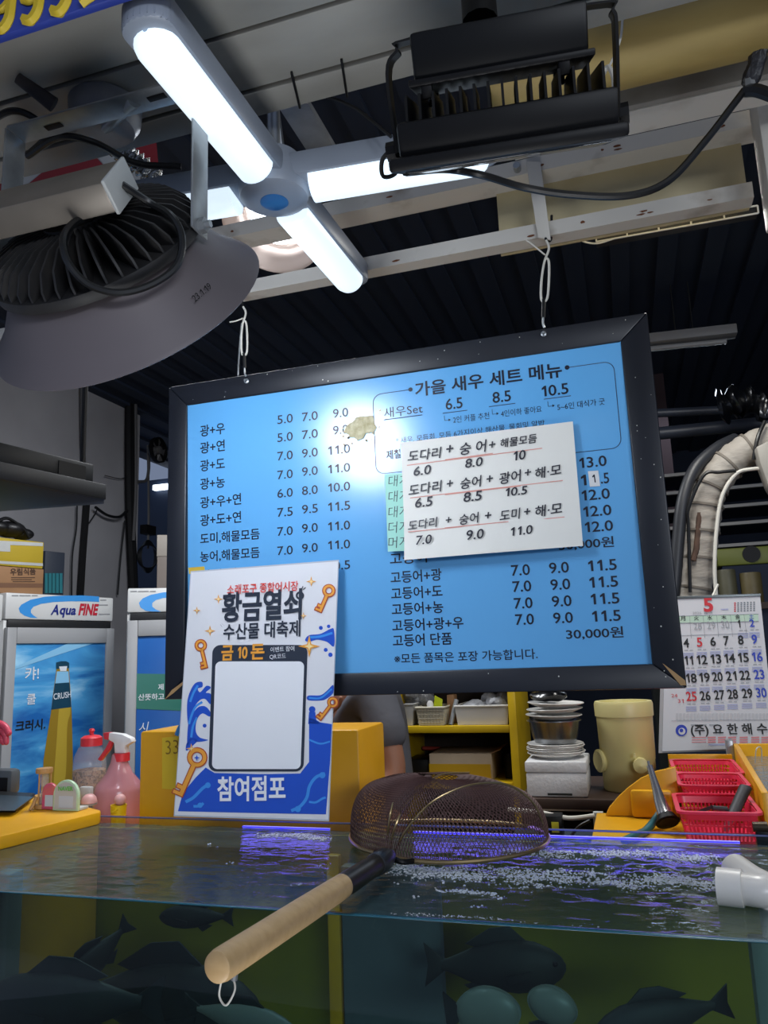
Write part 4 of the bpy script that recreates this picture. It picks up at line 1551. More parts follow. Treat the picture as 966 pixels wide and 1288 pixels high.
fish(fpos(215, 1262, 1.42), .46, .15, PI * .96, 'large dark fish below the landing net handle end', pitch=.05)
fish(fpos(70, 1262, 1.30), .34, .11, .25, 'dark fish at the lower left of the tank with raised fin')
fish(fpos(115, 1212, 1.5), .17, .06, .9, 'smaller dark fish near the surface at the left of the tank', pitch=-.7)
fish(fpos(635, 1215, 1.5), .24, .09, PI + .15, 'dark fish under the froth in the middle of the tank')
fish(fpos(240, 1153, 1.62), .16, .05, .2, 'small dark fish just under the surface behind the handle')
fish(fpos(822, 1282, 1.32), .20, .06, .35, 'dark fish at the lower right of the tank', pitch=-.15)
fish(fpos(310, 1283, 1.26), .22, .05, PI - .2, 'pale bellied fish under the tip of the net handle', skin=m_belly)
# flat fish lying against the glass, white side out
for (px, py, Y, L_, H_, lab, rot) in ((612, 1276, 1.30, .10, .07, 'wide white bellied flatfish against the lower middle of the tank glass', .1), (694, 1268, 1.34, .055, .075, 'upright white bellied flatfish right of the other flatfish', 1.3)):
    c = fpos(px, py, Y)
    t = thing('flatfish', c, lab, 'fish')
    out = []
    for k in range(28):
        a = 2 * PI * k / 28
        r = 1 - .14 * math.cos(a) ** 2
        x, z = L_ / 2 * math.cos(a), H_ / 2 * math.sin(a) * r
        out.append((x * math.cos(rot) - z * math.sin(rot), x * math.sin(rot) + z * math.cos(rot)))
    fb_ = MB()
    fb_.sph(c + V((0, .008, 0)), 1.0, sc=(L_ / 2, .014, H_ / 2), seg=26, R=Matrix.Rotation(-rot, 3, 'Y'))
    fb_.build('body', m_belly, t, angle=80)
    MB().hexa([c + V((x * 1.06, .006, z * 1.06)) for x, z in out], (0, .006, 0)).build('fin_fringe', m_belly, t)
    tl = [(-L_ * .47, -.012), (-L_ * .68, -.03), (-L_ * .68, .03), (-L_ * .47, .012)]
    MB().hexa([c + V((x * math.cos(rot) - z * math.sin(rot), .005, x * math.sin(rot) + z * math.cos(rot))) for x, z in tl], (0, .006, 0)).build('tail_fin', m_fin, t)

# white pvc elbow ----------------------------------------------------------
m_pvc = mat('white_pvc', '#dcd8d2', 0.3)
e0 = az(907, 1115, 1.172)
_a = RT * .86 - FW * .51
e1 = e0 + (_a - V((0, 0, _a.z))).normalized() * .062
e2 = e1 + V((-.030, .10, .004))
t = thing('pvc_elbow', e1, 'white pvc pipe elbow blowing water at the right edge of the tank', 'pipe')
pth = [e0, e0 + (e1 - e0) * .5, e1 + V((-.008, 0, 0)), e1 + V((.002, .012, 0)), e1 + (e2 - e1) * .45, e2]
MB().tube(spline(pth, 7), 0.0225, 20).build('elbow', m_pvc, t)
MB().tube([e0 + (e0 - e1).normalized() * .004, e0 + (e1 - e0).normalized() * .03], .0265, 20).build('socket_collar', m_pvc, t)
MB().tube([e0 + (e0 - e1).normalized() * .0046, e0 + (e0 - e1).normalized() * .0041], .021, 20).build('bore', m_blackp, t)
q = e1 + V((.0, 0.0, -.01))
MB().tube([e1 + V((.005, .005, -.002)), e1 + V((.012, .01, -.3))], .019, 16).build('riser', m_pvc, t)

# ------------------------------------------------------------------ landing net
m_net = mat('brown_net_twine', '#4f3430', 0.6)
m_steel = mat('brass_toned_steel', '#a08a64', 0.3, metal=0.8)
m_wood = mat('pale_turned_wood', '#caa878', 0.5, noise=0.4, scale=6, hex2='#a98552', stretch=(3, 12, 12))
m_grip = mat('wet_dark_wood', '#1b1a1a', 0.4, noise=0.5, scale=12, hex2='#3d362c')
net = thing('landing_net', az(490, 1078, 1.165), 'landing net with wooden handle resting across the top of the fish tank', 'landing net')
ZR = 1.168
nl, nr = az(441, 1052, ZR), az(690, 1058, ZR)
nf0, nf1 = az(500, 1083, ZR), az(600, 1082, ZR)
ctrl = [az(489, 1077, ZR), az(520, 1083, ZR), az(565, 1085, ZR), az(620, 1081, ZR), az(665, 1072, ZR), az(688, 1060, ZR), az(684, 1046, ZR), az(640, 1036, ZR + .0), az(560, 1032, ZR), az(490, 1034, ZR), az(450, 1043, ZR), az(441, 1054, ZR), az(452, 1066, ZR), az(472, 1073, ZR)]
rim = spline(ctrl, 8, closed=True)
MB().tube(rim, .0040, 8, closed=True).build('hoop', m_steel, net)
cen = sum(rim, V()) / len(rim)
TOP = at(556, 972, 1.58)
HH = TOP.z - ZR
nr_ = len(rim)


def dome(i, f):
    """i: rim index, f 0 rim - 1 crown"""
    p = rim[int(i) % nr_]
    q = rim[(int(i) + 1) % nr_]
    p = p + (q - p) * (i - int(i))
    a = f * PI / 2
    cc = cen + V((0.0, .0, 0))
    r = math.cos(a) ** .72
    h = math.sin(a) ** .75
    x = cc.x + (p.x - cc.x) * r
    y = cc.y + (p.y - cc.y) * r
    # baggy: a little slump
    s = .012 * mnoise.noise((x * 9, y * 9, 3)) * math.sin(a)
    hh = HH * (1 - .10 * ((x - cc.x) / .2))
    return V((x, y, ZR + hh * h + s))


# knotted diamond mesh: two families of spiral strands, one object
mb = MB()
ns = 132
rows = 30
m_netmat = m_net
for fam in (1, -1):
    for k in range(ns):
        pts = []
        last = None
        for r in range(rows + 1):
            f = (r / rows) * .93
            i = (k / ns * nr_ + fam * r * (nr_ / ns) * .5) % nr_
            pts.append(dome(i, f))
        mb.tube(pts, .0009, 3, caps=False)
bag = mb.build('mesh_bag', m_net, net, angle=80)
# crown gather
MB().sph(dome(0, .95), .004, sc=(2.2, 2.2, .8), seg=8).build('gather_knot', m_net, net)
# two wire arcs from the handle over the bag
h0 = az(491, 1076, ZR + .004)
for pts in ([(489, 1076, 1.45), (497, 1040, 1.47), (512, 1010, 1.5), (530, 990, 1.54), (556, 974, 1.60), (590, 972, 1.66)], [(494, 1077, 1.45), (510, 1046, 1.455), (535, 1016, 1.46), (565, 997, 1.47), (600, 986, 1.49), (640, 988, 1.53), (672, 1012, 1.57), (688, 1052, 1.6)], [(486, 1072, 1.45), (490, 1030, 1.48), (497, 1000, 1.52)]):
    P_ = [at(x, y, Y - (.055 if y < 1050 else .01)) for x, y, Y in pts]
    MB().tube(spline(P_, 8), .0021, 6).build('support_wire', m_steel, net)
ha = az(489, 1077, 1.181)
hb = az(271, 1218, 1.186)
d = (hb - ha).normalized()
Lh = (hb - ha).length
HMx = frame(d.cross(V((0, 0, 1))).normalized(), d.cross(V((0, 0, 1))).normalized().cross(d) * -1, d, ha)
HMx = Matrix.Translation(ha) @ rot_to(d).to_4x4()
mb = MB()
mb.lathe([(0, .055), (.0165, .055), (.0178, .14), (.0180, .20), (0, .20)], HMx, 24)
mb.build('dark_grip', m_grip, net)
mb = MB()
mb.lathe([(0, .19), (.0181, .19), (.0188, Lh * .6), (.0188, Lh - .012), (.0172, Lh - .003), (.013, Lh), (0, Lh)], HMx, 28)
hd = mb.build('handle', m_wood, net)
MB().lathe([(0, -.004), (.012, -.004), (.0185, .02), (.0190, .058), (.0175, .06), (0, .06)], HMx, 20).build('ferrule', mat('dull_steel', '#55565a', .35, metal=.7, noise=.5, scale=20), net)
for s in (1, -1):
    pass
MB().tube(spline([az(489, 1077, 1.178), az(478, 1076, 1.172), ctrl[-1]], 4), .005, 8).build('hoop_tang', m_black, net)
MB().tube(spline([az(489, 1077, 1.178), az(505, 1084, 1.172), ctrl[1]], 4), .005, 8).build('hoop_tang', m_black, net)
eh = hb - d * .03 + V((0.004, 0, -.0195))
MB().tube(spline([eh, eh + V((.004, -.004, -.012)), eh + V((-.006, -.006, -.028)), eh + V((-.016, -.004, -.020)), eh - d * -.012 + V((-.008, 0, 0.0))], 6), .0012, 6).build('hanging_ring', m_wire, net)
MB().tube([eh + V((.002, 0, .004)), eh + V((.001, 0, -.003))], .004, 8).build('screw_eye', m_galv, net)
# ------------------------------------------------------------------ drinks fridges
m_frw = mat('fridge_white', '#cfd0cf', 0.35, noise=.15, scale=5)
m_frg = mat('fridge_grey_door', '#9c9d9f', 0.35)
m_frdk = mat('fridge_dark', '#1b1c1e', 0.5)
m_sw = mat('swoosh_blue', '#3b8fd6', 0.35)
m_tnavy = mat('logo_navy', '#1d2a78', 0.4)
m_tred = mat('logo_red', '#b52436', 0.4)
m_inkk = mat('poster_black', '#15181c', 0.4)
m_silver = mat('poster_silver', '#b9c3cf', 0.4)


def skyposter(name):
    m = mat(name, '#2f7fc0', 0.2)
    nt = m.node_tree
    b = nt.nodes['Principled BSDF']
    tc = nt.nodes.new('ShaderNodeTexCoord')
    mp = nt.nodes.new('ShaderNodeMapping')
    mp.inputs['Rotation'].default_value = (0, math.radians(30), 0)
    mp.inputs['Scale'].default_value = (1.2, 1.2, 4.5)
    n = nt.nodes.new('ShaderNodeTexNoise')
    n.inputs['Scale'].default_value = 1.6
    n.inputs['Detail'].default_value = 7
    n.inputs['Distortion'].default_value = .6
    cr = nt.nodes.new('ShaderNodeValToRGB')
    cr.color_ramp.elements[0].position = .36
    cr.color_ramp.elements[0].color = lin('#1d5fa6')
    cr.color_ramp.elements[1].position = .66
    cr.color_ramp.elements[1].color = lin('#a9d6ec')
    e = cr.color_ramp.elements.new(.5)
    e.color = lin('#4796cc')
    nt.links.new(tc.outputs['Object'], mp.inputs[0])
    nt.links.new(mp.outputs[0], n.inputs['Vector'])
    nt.links.new(n.outputs[0], cr.inputs[0])
    nt.links.new(cr.outputs[0], b.inputs['Base Color'])
    return m


def fridge(P0, P1, ztop, hdr, label, depth=.50, group=None):
    """P0,P1: front corners left, right at floor plan"""
    P0, P1 = V((P0[0], P0[1], 0)), V((P1[0], P1[1], 0))
    u = (P1 - P0).normalized()
    W = (P1 - P0).length
    n = V((u.y, -u.x, 0))           # towards the viewer
    pl = Plane(P0, n)
    n = pl.n
    t = thing('drinks_fridge', (P0 + P1) / 2, label, 'fridge')
    R = Matrix((u, -n, V((0, 0, 1)))).transposed()

    def bxl(x0, x1, y0, y1, z0, z1, bev=.004):
        mb = MB()
        c = P0 + u * ((x0 + x1) / 2) - n * ((y0 + y1) / 2) + V((0, 0, (z0 + z1) / 2))
        mb.box(c, (x1 - x0, y1 - y0, z1 - z0), 0, bev, R=R)
        return mb
    zb = ztop - hdr
    bxl(0, W, 0.012, depth, 0.02, zb, .006).build('cabinet', m_frw, t)
    bxl(0, W, 0.0, depth, zb + .001, ztop, .008).build('header', m_frw, t)
    bxl(.015, W - .015, -.002, .012, zb - .035, zb - .002, .001).build('gap_strip', m_frdk, t)
    fw = W * .085
    dz1, dz0 = zb - .037, .12
    door = bxl(0.004, fw, -.02, .011, dz0, dz1).build('door', m_frg, t)
    mb = bxl(W - fw, W - .004, -.02, .011, dz0, dz1)
    for k in (mb,):
        k.build('door_stile', m_frg, door)
    bxl(fw + .0005, W - fw - .0005, -.02, .011, dz1 - .075, dz1).build('door_rail', m_frg, door)
    bxl(fw + .0005, W - fw - .0005, -.02, .011, dz0, dz0 + .08).build('door_rail', m_frg, door)
    for x in (.06, W - .06):
        bxl(x - .02, x + .02, .06, .10, 0, .02, .002).build('foot', m_frdk, t)
    return t, pl, P0, u, n, W, fw, dz1, bxl, door


f1a = at(8, 745, 2.9)
f1b = az(143, 752, f1a.z)
hd1 = f1a.z - at(8, 779, 2.9).z
t, pl, P0, u, n, W, fw, dz1, bxl, door = fridge(f1a, f1b, f1a.z, hd1, 'white drinks fridge with a big beer bottle picture and Aqua FINE header')
mb = MB()


def on(px, py, off=.0008):
    return pl.at(px, py, off)


def zfr(x, y, off=.0008):      # point from the 937x1288 zoom of the fridges
    return pl.at(x / 3.904, 720 + y / 3.904, off)


from mathutils.geometry import tessellate_polygon


def fillz(mb, pts, mi, off, sm=False, f=zfr):
    if sm:
        pts = [(p.x, p.y) for p in spline([V((x, y, 0)) for x, y in pts], 6, True)]
    tr = tessellate_polygon([[V((x, y, 0)) for x, y in pts]])
    mb.add([f(x, y, off) for x, y in pts], [list(q) for q in tr], mi)


def swoosh(mb, f, dx=0, clip=None):
    # crescent
    up = [(487, 118), (400, 113), (300, 114), (220, 119), (150, 134), (105, 158), (92, 176), (98, 196), (120, 212), (150, 222), (185, 224)]
    dn = [(165, 212), (152, 198), (152, 184), (165, 168), (200, 155), (260, 146), (340, 142), (430, 142), (487, 145)]
    fillz(mb, [(x + dx, y) for x, y in up + dn], 0, .0008, f=f)


swoosh(mb, zfr)
mb.text('A', zfr(248, 206), zfr(287, 206), pl.n, 1, .03, lift=.0015, shear=.25, vstretch=1.15)
mb.text('qua', zfr(290, 204), zfr(370, 207), pl.n, 1, .03, lift=.0015, shear=.2)
mb.text('FINE', zfr(384, 207), zfr(476, 208), pl.n, 2, .04, lift=.0015, shear=.2, vstretch=1.35)
for xa_, xb_, y_ in ((492, 522, 136), (484, 540, 205), (58, 90, 114), (96, 150, 114), (156, 185, 114), (486, 530, 160)):
    fillz(mb, [(xa_, y_ - 2.5), (xb_, y_ - 2.5), (xb_, y_ + 2.5), (xa_, y_ + 2.5)], 3, .0015)
mb.build('header_print', [m_sw, m_tnavy, m_tred, mat('print_grey', '#8b8d90', .5)], t, flat=True)
# glass door poster
mp1 = skyposter('blue_wave_print')
dpw = bxl(fw + .001, W - fw - .001, -.010, .008, .21, dz1 - .076, .001).build('door_picture', mp1, door)
mb = MB()
PO = .0115
# shoulder of light
fillz(mb, [(62, 470), (430, 305), (516, 302), (516, 330), (300, 400), (62, 480)], 5, PO + .0002)
# printed beer bottle
fillz(mb, [(278, 470), (338, 470), (345, 560), (352, 680), (358, 900), (358, 1100), (205, 1100), (214, 920), (232, 800), (250, 690), (262, 590)], 0, PO + .0005)
fillz(mb, [(300, 560), (340, 560), (346, 680), (330, 760), (322, 1000), (290, 1090), (262, 1090), (280, 800), (290, 660)], 6, PO + .0007, sm=True)
fillz(mb, [(280, 486), (336, 486), (340, 548), (270, 552)], 5, PO + .0010)
fillz(mb, [(276, 442), (300, 436), (324, 436), (340, 444), (340, 470), (276, 474)], 1, PO + .0012)
fillz(mb, [(290, 462), (330, 460), (326, 484), (296, 484)], 4, PO + .0014)
fillz(mb, [(270, 545), (341, 540), (350, 660), (345, 662), (252, 674)], 1, PO + .0013)
mb.text('CRUSH', zfr(262, 625, PO), zfr(348, 612, PO), pl.n, 4, .01, lift=.002, vstretch=1.3)
mb.text('캬!', zfr(122, 525, PO), zfr(190, 520, PO), pl.n, 4, .01, lift=.001)
mb.text('쿨', zfr(130, 645, PO), zfr(174, 642, PO), pl.n, 4, .01, lift=.001)
mb.text('크러시.', zfr(74, 778, PO), zfr(222, 764, PO), pl.n, 2, .02, lift=.001)
mb.build('bottle_print', [mat('beer_gold', '#94771f', .4), mat('label_teal', '#123f55', .4), m_inkk, m_wpaint, mat('print_white', '#d8dde4', .4), mat('print_sky', '#86bfe2', .3), mat('beer_light', '#b59a33', .4)], door, flat=True)
F1 = (t, pl, P0, u, n, W)

# neighbour fridge cut off at the left edge
u1, W1 = u, W
L0 = P0 - u * (W + .012)
tt, plL, P0L, uL, nL, WL, fwL, dzL, bxL, doorL = fridge((L0.x, L0.y), ((P0 - u * .012).x, (P0 - u * .012).y), f1a.z - .01, hd1, 'white fridge mostly cut off by the left edge of the picture')
bxL(fwL + .001, WL - fwL - .001, -.010, .008, .21, dzL - .076, .001).build('door_picture', mat('yellow_green_print', '#9fb13a', .3, noise=.9, scale=14, hex2='#2f8a8a'), doorL)

# second fridge
g0 = at(160.5, 740, 3.15)
ang = math.radians(33)
g1 = g0 + V((math.cos(ang), math.sin(ang), 0)) * .60
hd2 = g0.z - at(160.5, 771, 3.15).z
t2, pl2, P02, u2, n2, W2, fw2, dz2, bx2, door2 = fridge(g0, g1, g0.z, hd2, 'white drinks fridge with blue and green door posters half hidden behind the menu board')


def zf2(x, y, off=.0008):
    return pl2.at(x / 3.904, 720 + y / 3.904, off)


mb = MB()
up = [(880, 92), (800, 98), (740, 110), (700, 128), (682, 150), (690, 172), (715, 188), (750, 192), (790, 192)]
dn = [(765, 182), (748, 168), (748, 150), (765, 136), (800, 126), (880, 118)]
fillz(mb, up + dn, 0, .0008, f=zf2)
for xa_, xb_ in ((640, 672), (678, 730), (736, 765)):
    fillz(mb, [(xa_, 91), (xb_, 90), (xb_, 95), (xa_, 96)], 1, .0015, f=zf2)
mb.build('header_print', [m_sw, mat('print_grey', '#8b8d90', .5)], t2, flat=True)
bx2(fw2 + .001, W2 - fw2 - .001, -.010, .008, .21, dz2 - .076, .001).build('door_picture', mat('deep_blue_print', '#1a4f9c', .3, noise=.5, scale=2, hex2='#2f7cc4'), door2)
mb = MB()
fillz(mb, [(640, 496), (900, 500), (900, 680), (632, 668)], 0, PO, f=zf2)
mb.text('산뜻하고', zf2(678, 626, PO), zf2(806, 622, PO), pl2.n, 1, .015, lift=.0012)
mb.text('제', zf2(776, 575, PO), zf2(803, 574, PO), pl2.n, 1, .015, lift=.0012)
mb.text('시', zf2(680, 782, PO), zf2(722, 779, PO), pl2.n, 1, .0, lift=.0012, shear=.2)
mb.build('door_print', [mat('print_green', '#2f7468', .35), mat('print_white', '#d8dde4', .4)], door2, flat=True)

# ------------------------------------------------------------------ things on top of the fridges
FT = f1a.z


def plbox(pl, off, x0, x1, y0, y1, zlo, depth, name, m, label, cat, bev=.004, parent=None):
    """box whose face lies on a plane parallel to pl, spanning pixel columns x0..x1 and height from zlo to row y0"""
    a, b = pl.at(x0, y1, off), pl.at(x1, y1, off)
    ztop = pl.at(x1, y0, off).z
    a.z = b.z = zlo
    mb = MB()
    mb.hexa([a, b, V((b.x, b.y, ztop)), V((a.x, a.y, ztop))], -pl.n * depth, bevel=bev)
    if parent:
        return mb.build(name, m, parent)
    return mb, a, b, ztop


m_card = mat('brown_cardboard', '#9a7350', .7, noise=.3, scale=6)
m_cardy = mat('yellow_printed_card', '#b39a25', .6, noise=.2, scale=6)
base_t = thing('carton', pl.at(20, 744, -.05), 'brown cardboard carton with printed text on top of the first fridge', 'box')
mb, a, b, zc = plbox(pl, -.05, -70, 54, 716, 745, FT + .001, .32, 'body', m_card, '', '')
mb.build('body', m_card, base_t)
mb = MB()
off = -.0485
mb.text('우림식품', pl.at(13, 723, off), pl.at(45, 722, off), pl.n, 0, .02)
for xa_, xb_, y_ in ((14, 44, 726), (14, 40, 728.5), (16, 44, 731)):
    mb.poly([pl.at(xa_, y_, off), pl.at(xb_, y_, off), pl.at(xb_, y_ + 1, off), pl.at(xa_, y_ + 1, off)], 0)
mb.poly([pl.at(-2, 733, off), pl.at(54, 734, off), pl.at(54, 739, off), pl.at(-2, 739, off)], 1)
mb.build('print', [mat('brown_ink', '#4a3224', .6), mat('dark_brown_tape', '#6f4f3a', .5)], base_t, flat=True)
t = thing('carton', pl.at(20, 715, -.04), 'yellow and white carton stacked on the brown cardboard carton', 'box')
mb, a, b, zy = plbox(pl, -.045, -70, 54, 682, 712, zc + .001, .32, '', None, '', '')
mb.build('body', m_cardy, t)
mb = MB()
mb.poly([pl.at(-10, 679.5, -.0435), pl.at(54, 682.8, -.0435), pl.at(54, 687, -.0435), pl.at(13, 685.5, -.0435), pl.at(13, 694, -.0435), pl.at(-10, 693, -.0435)])
mb.poly([pl.at(-10, 705, -.0435), pl.at(54, 708.5, -.0435), pl.at(54, 712, -.0435), pl.at(-10, 708.5, -.0435)])
mb.build('white_print', m_wpaint, t, flat=True)
q = pl.at(14, 676, -.15)
q.z = zy
t = thing('black_bag', q, 'black handbag lying on the yellow carton on the first fridge', 'bag')
mb = MB()
for (px, py, r) in ((-6, 664, .07), (12, 666, .075), (28, 672, .055)):
    c = pl.at(px, py, -.16)
    mb.sph((c.x, c.y, max(c.z, zy + .045)), r, sc=(1, 1, .55), seg=14)
mb.build('body', mat('black_leather', '#111114', .45, bump=.3, bscale=30), t)
MB().tube(spline([pl.at(-4, 656, -.1), pl.at(10, 652, -.1), pl.at(28, 664, -.1), pl.at(36, 676, -.1)], 6), .008, 6).build('strap', m_blackp, t)
mb, a, b, zt2 = plbox(pl, -.30, 55, 80, 695, 746, FT + .001, .10, '', None, '', '')
t = thing('file_case', pl.at(66, 745, -.30), 'dark navy and teal ribbed case standing behind the cartons', 'case')
mb.build('body', mat('dark_slate', '#262d3a', .6), t)
mb = MB()
for k in range(5):
    x0 = 56 + k * 4.6
    mb.hexa([pl.at(x0, 721, -.298), pl.at(x0 + 3.6, 721, -.298), pl.at(x0 + 3.6, 746, -.298), pl.at(x0, 746, -.298)], pl.n * .004)
mb.build('teal_ribs', mat('teal_plastic', '#1f6a74', .5), t)
# box stack on second fridge seen in the gap
for k, (y0, y1, col, nm, lab) in enumerate(((700, 741, '#6b625c', 'carton', 'brown carton on the second fridge beside the menu board'), (673, 700, '#8b847c', 'carton', 'pale upper carton on the second fridge beside the menu board'))):
    zlo = g0.z + .001 if k == 0 else zprev + .001
    mb, a, b, zprev = plbox(pl2, -.12, 197, 260, y0, y1, zlo, .25, '', None, '', '')
    tag(mb.build(nm, mat('card_%d' % k, col, .7, noise=.2)), lab, 'box')

# shelf with recorder box on the left wall
XW = -3.42
zsh = 2.0
sA, sB, sC, sD = az(131, 629, zsh), az(-60, 592, zsh), az(-60, 648, zsh), az(131, 634, zsh)
t = thing('hanging_shelf', (sA + sB + sC + sD) / 4, 'dark shelf hung on rods above the first fridge', 'shelf')
m_dshelf = mat('dark_shelf', '#0c0d12', .5, noise=.4, scale=6)
MB().hexa([sA, sB, sC, sD], (0, 0, .03), bevel=.003).build('plank', m_dshelf, t)
e_ = (sB - sA).normalized()
n_ = V((e_.y, -e_.x, 0))
if n_.dot(CAM - sA) < 0:
    n_ = -n_
MB().hexa([sA + n_ * .001, sB + n_ * .001, sB + n_ * .008, sA + n_ * .008], (0, 0, .045), bevel=.002).build('front_lip', m_dshelf, t)
for f_ in (.16, .85):
    q0 = (sD + (sC - sD) * f_) * .5 + (sA + (sB - sA) * f_) * .5
    MB().tube([q0 + V((0, 0, .02)), V((q0.x, q0.y, 3.40))], .008, 8).build('hanger_rod', m_black, t)
zt_s = zsh + .031
rA = sA + e_ * .03 - n_ * .012
rB = rA + e_ * .32
t = thing('recorder_box', (rA + rB) / 2 + V((0, 0, .032)), 'flat black recorder box on the dark hanging shelf', 'recorder')
MB().hexa([rA + V((0, 0, .032)), rB + V((0, 0, .032)), rB - n_ * .2 + V((0, 0, .032)), rA - n_ * .2 + V((0, 0, .032))], (0, 0, .07), bevel=.004).build('casing', m_blackp, t)
MB().hexa([rA + e_ * .03 + n_ * .0005 + V((0, 0, .05)), rB - e_ * .2 + n_ * .0005 + V((0, 0, .05)), rB - e_ * .2 + n_ * .0005 + V((0, 0, .09)), rA + e_ * .03 + n_ * .0005 + V((0, 0, .09))], n_ * .002).build('face_panel', m_black, t)
c = rB + e_ * .16 - n_ * .06 + V((0, 0, .03))
mb = MB()
for k in range(7):
    mb.sph(c + e_ * rr.uniform(-.08, .10) + V((0, 0, rr.uniform(.06, .16))), .085, sc=(1, 1, .9), seg=12)
tag(mb.build('plastic_bag', mat('cloudy_plastic', '#6f6f72', .35, bump=1, bscale=25)), 'cloudy plastic bag bundled on the left end of the hanging shelf', 'bag')


# conduits and cables on the left wall
def wtube(pts, r, m, label, cat='cable', name='wall_cable', off=.03, n=6):
    P_ = [axx(x, y, XW + off) for x, y in pts]
    return tag(MB().tube(spline(P_, n), r, 8).build(name, m), label, cat)


wtube([(103, 480), (104, 560), (107, 600)], .016, mat('grey_conduit', '#4c4b4c', .5), 'grey conduit on the wall above the recorder box', 'conduit', 'conduit')
wtube([(109, 632), (107, 660), (104, 700), (101, 750)], .022, m_black, 'thick black conduit on the wall below the shelf', 'conduit', 'conduit')
wtube([(97, 636), (96, 665), (91, 700), (90, 750)], .005, m_cable, 'thin black cable left of the thick conduit')
wtube([(164, 440), (163, 560), (164, 650), (168, 745)], .035, m_black, 'thick bundle of black pipes on the grey wall', 'pipe', 'pipe_bundle', .05)
wtube([(170, 440), (171, 600), (168, 680)], .012, mat('grey_conduit', '', .5), 'grey pipe beside the thick black bundle', 'pipe', 'pipe', .09)
wtube([(120, 638), (135, 648), (150, 650), (160, 642)], .010, m_cable, 'black cable sagging between the shelf and pipe bundle', off=.06)
wtube([(112, 658), (120, 646), (122, 640)], .004, m_cable, 'short thin cable branching below the shelf')
wtube([(157, 655), (152, 700), (148, 748)], .006, m_cable, 'thin black cable left of the pipe bundle')
wtube([(160, 600), (150, 602), (132, 598)], .003, m_cable, 'fine wire from the recorder box to the pipe bundle')
wtube([(174, 606), (184, 604), (187, 590), (187, 575)], .012, mat('grey_conduit', '', .5), 'grey curved pipe beside the bright slot', 'pipe', 'pipe')
wtube([(186, 560), (187, 640), (186, 690)], .009, mat('grey_conduit', '', .5), 'slim grey vertical pipe left of the menu board', 'pipe', 'pipe')
t = thing('wall_fan', axx(193, 567, XW + .1), 'small round grey fan on the wall left of the menu board', 'fan')
Mx = frame((0, -1, 0), (0, 0, 1), (1, 0, 0), axx(193, 567, XW + .06))
Mx = frame((0, 1, 0), (0, 0, 1), (1, 0, 0), axx(193, 567, XW + .06))
MB().lathe([(0, 0), (.07, 0), (.10, .03), (.10, .06), (.094, .06), (.094, .02), (0, .02)], Mx, 28).build('fan_cage', m_black, t)
MB().lathe([(0, .02), (.035, .02), (.03, .06), (0, .065)], Mx, 16).build('motor_hub', mat('grey_conduit', '', .5), t)
for k in range(5):
    a = k * 2 * PI / 5
    MB().hexa([Mx @ V((r * math.cos(a + da), r * math.sin(a + da), z)) for r, da, z in ((.034, -.2, .03), (.09, -.25, .03), (.09, .3, .045), (.034, .2, .045))], (.003, 0, 0)).build('blade', mat('grey_conduit', '', .5), t)
t = thing('coiled_cable', axx(186, 700, XW + .05), 'coil of black cable on the wall by the menu board', 'cable')
mb = MB()
for k in range(6):
    mb.tube(spline([axx(186 + (11 + k) * math.cos(a) * .8, 700 + (20 - k) * math.sin(a), XW + .04 + .008 * k) for a in [i * PI / 5 for i in range(10)]], 4, True), .007, 6, closed=True)
mb.build('coil', m_cable, t)
MB().bx(axx(178, 672, XW) + V((0, -.02, 0)), axx(178, 664, XW) + V((.06, .10, .02))).build('hook_plate', m_black, t)
# daylight slot beyond the wall
c = at(203, 612, 6.5)
c.y = 6.5
tag(MB().bx((c.x - .10, 6.5, c.z - .025), (c.x + .28, 6.549, c.z + .025)).build('lit_window_slot', emat('daylight', '#eaf4ff', 4.0)), 'small bright slot of daylight far behind, left of the menu board', 'window')
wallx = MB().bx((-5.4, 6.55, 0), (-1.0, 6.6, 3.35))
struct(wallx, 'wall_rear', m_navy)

# ------------------------------------------------------------------ yellow counter things, left
m_tab = mat('dark_tablet', '#2b3c46', .3)
FZ = 1.179


def fz(px, py, z=FZ):
    return az(px, py, z)


t = thing('tablet', fz(40, 1010), 'dark flat tablet lying on the yellow ledge at the left edge', 'tablet')
MB().hexa([fz(-30, 1022), fz(20, 1022), fz(44, 1003), fz(-10, 1000)], (0, 0, .012), bevel=.003).build('body', mat('tablet_edge', '#15191b', .4), t)
MB().hexa([fz(-28, 1020, FZ + .0122), fz(18, 1020, FZ + .0122), fz(42, 1002.5, FZ + .0122), fz(-8, 1000, FZ + .0122)], (0, 0, .001)).build('screen', m_tab, t)
# card reader at far left
c = fz(2, 1002)
t = thing('card_reader', c, 'grey card reader standing at the left edge behind the tablet', 'card reader')
cy = c.y + .03
x1, x0 = at(14, 985, cy).x, at(-40, 985, cy).x
MB().bx((x0, cy, FZ - .002), (x1, cy + .04, at(5, 968, cy).z), bevel=.012).build('body', mat('reader_grey', '#4d5358', .45), t)
MB().bx((x0 + .01, cy - .003, at(5, 1000, cy).z), (x1 - .012, cy - .0005, at(5, 978, cy).z), bevel=.001).build('front_slot', m_black, t)
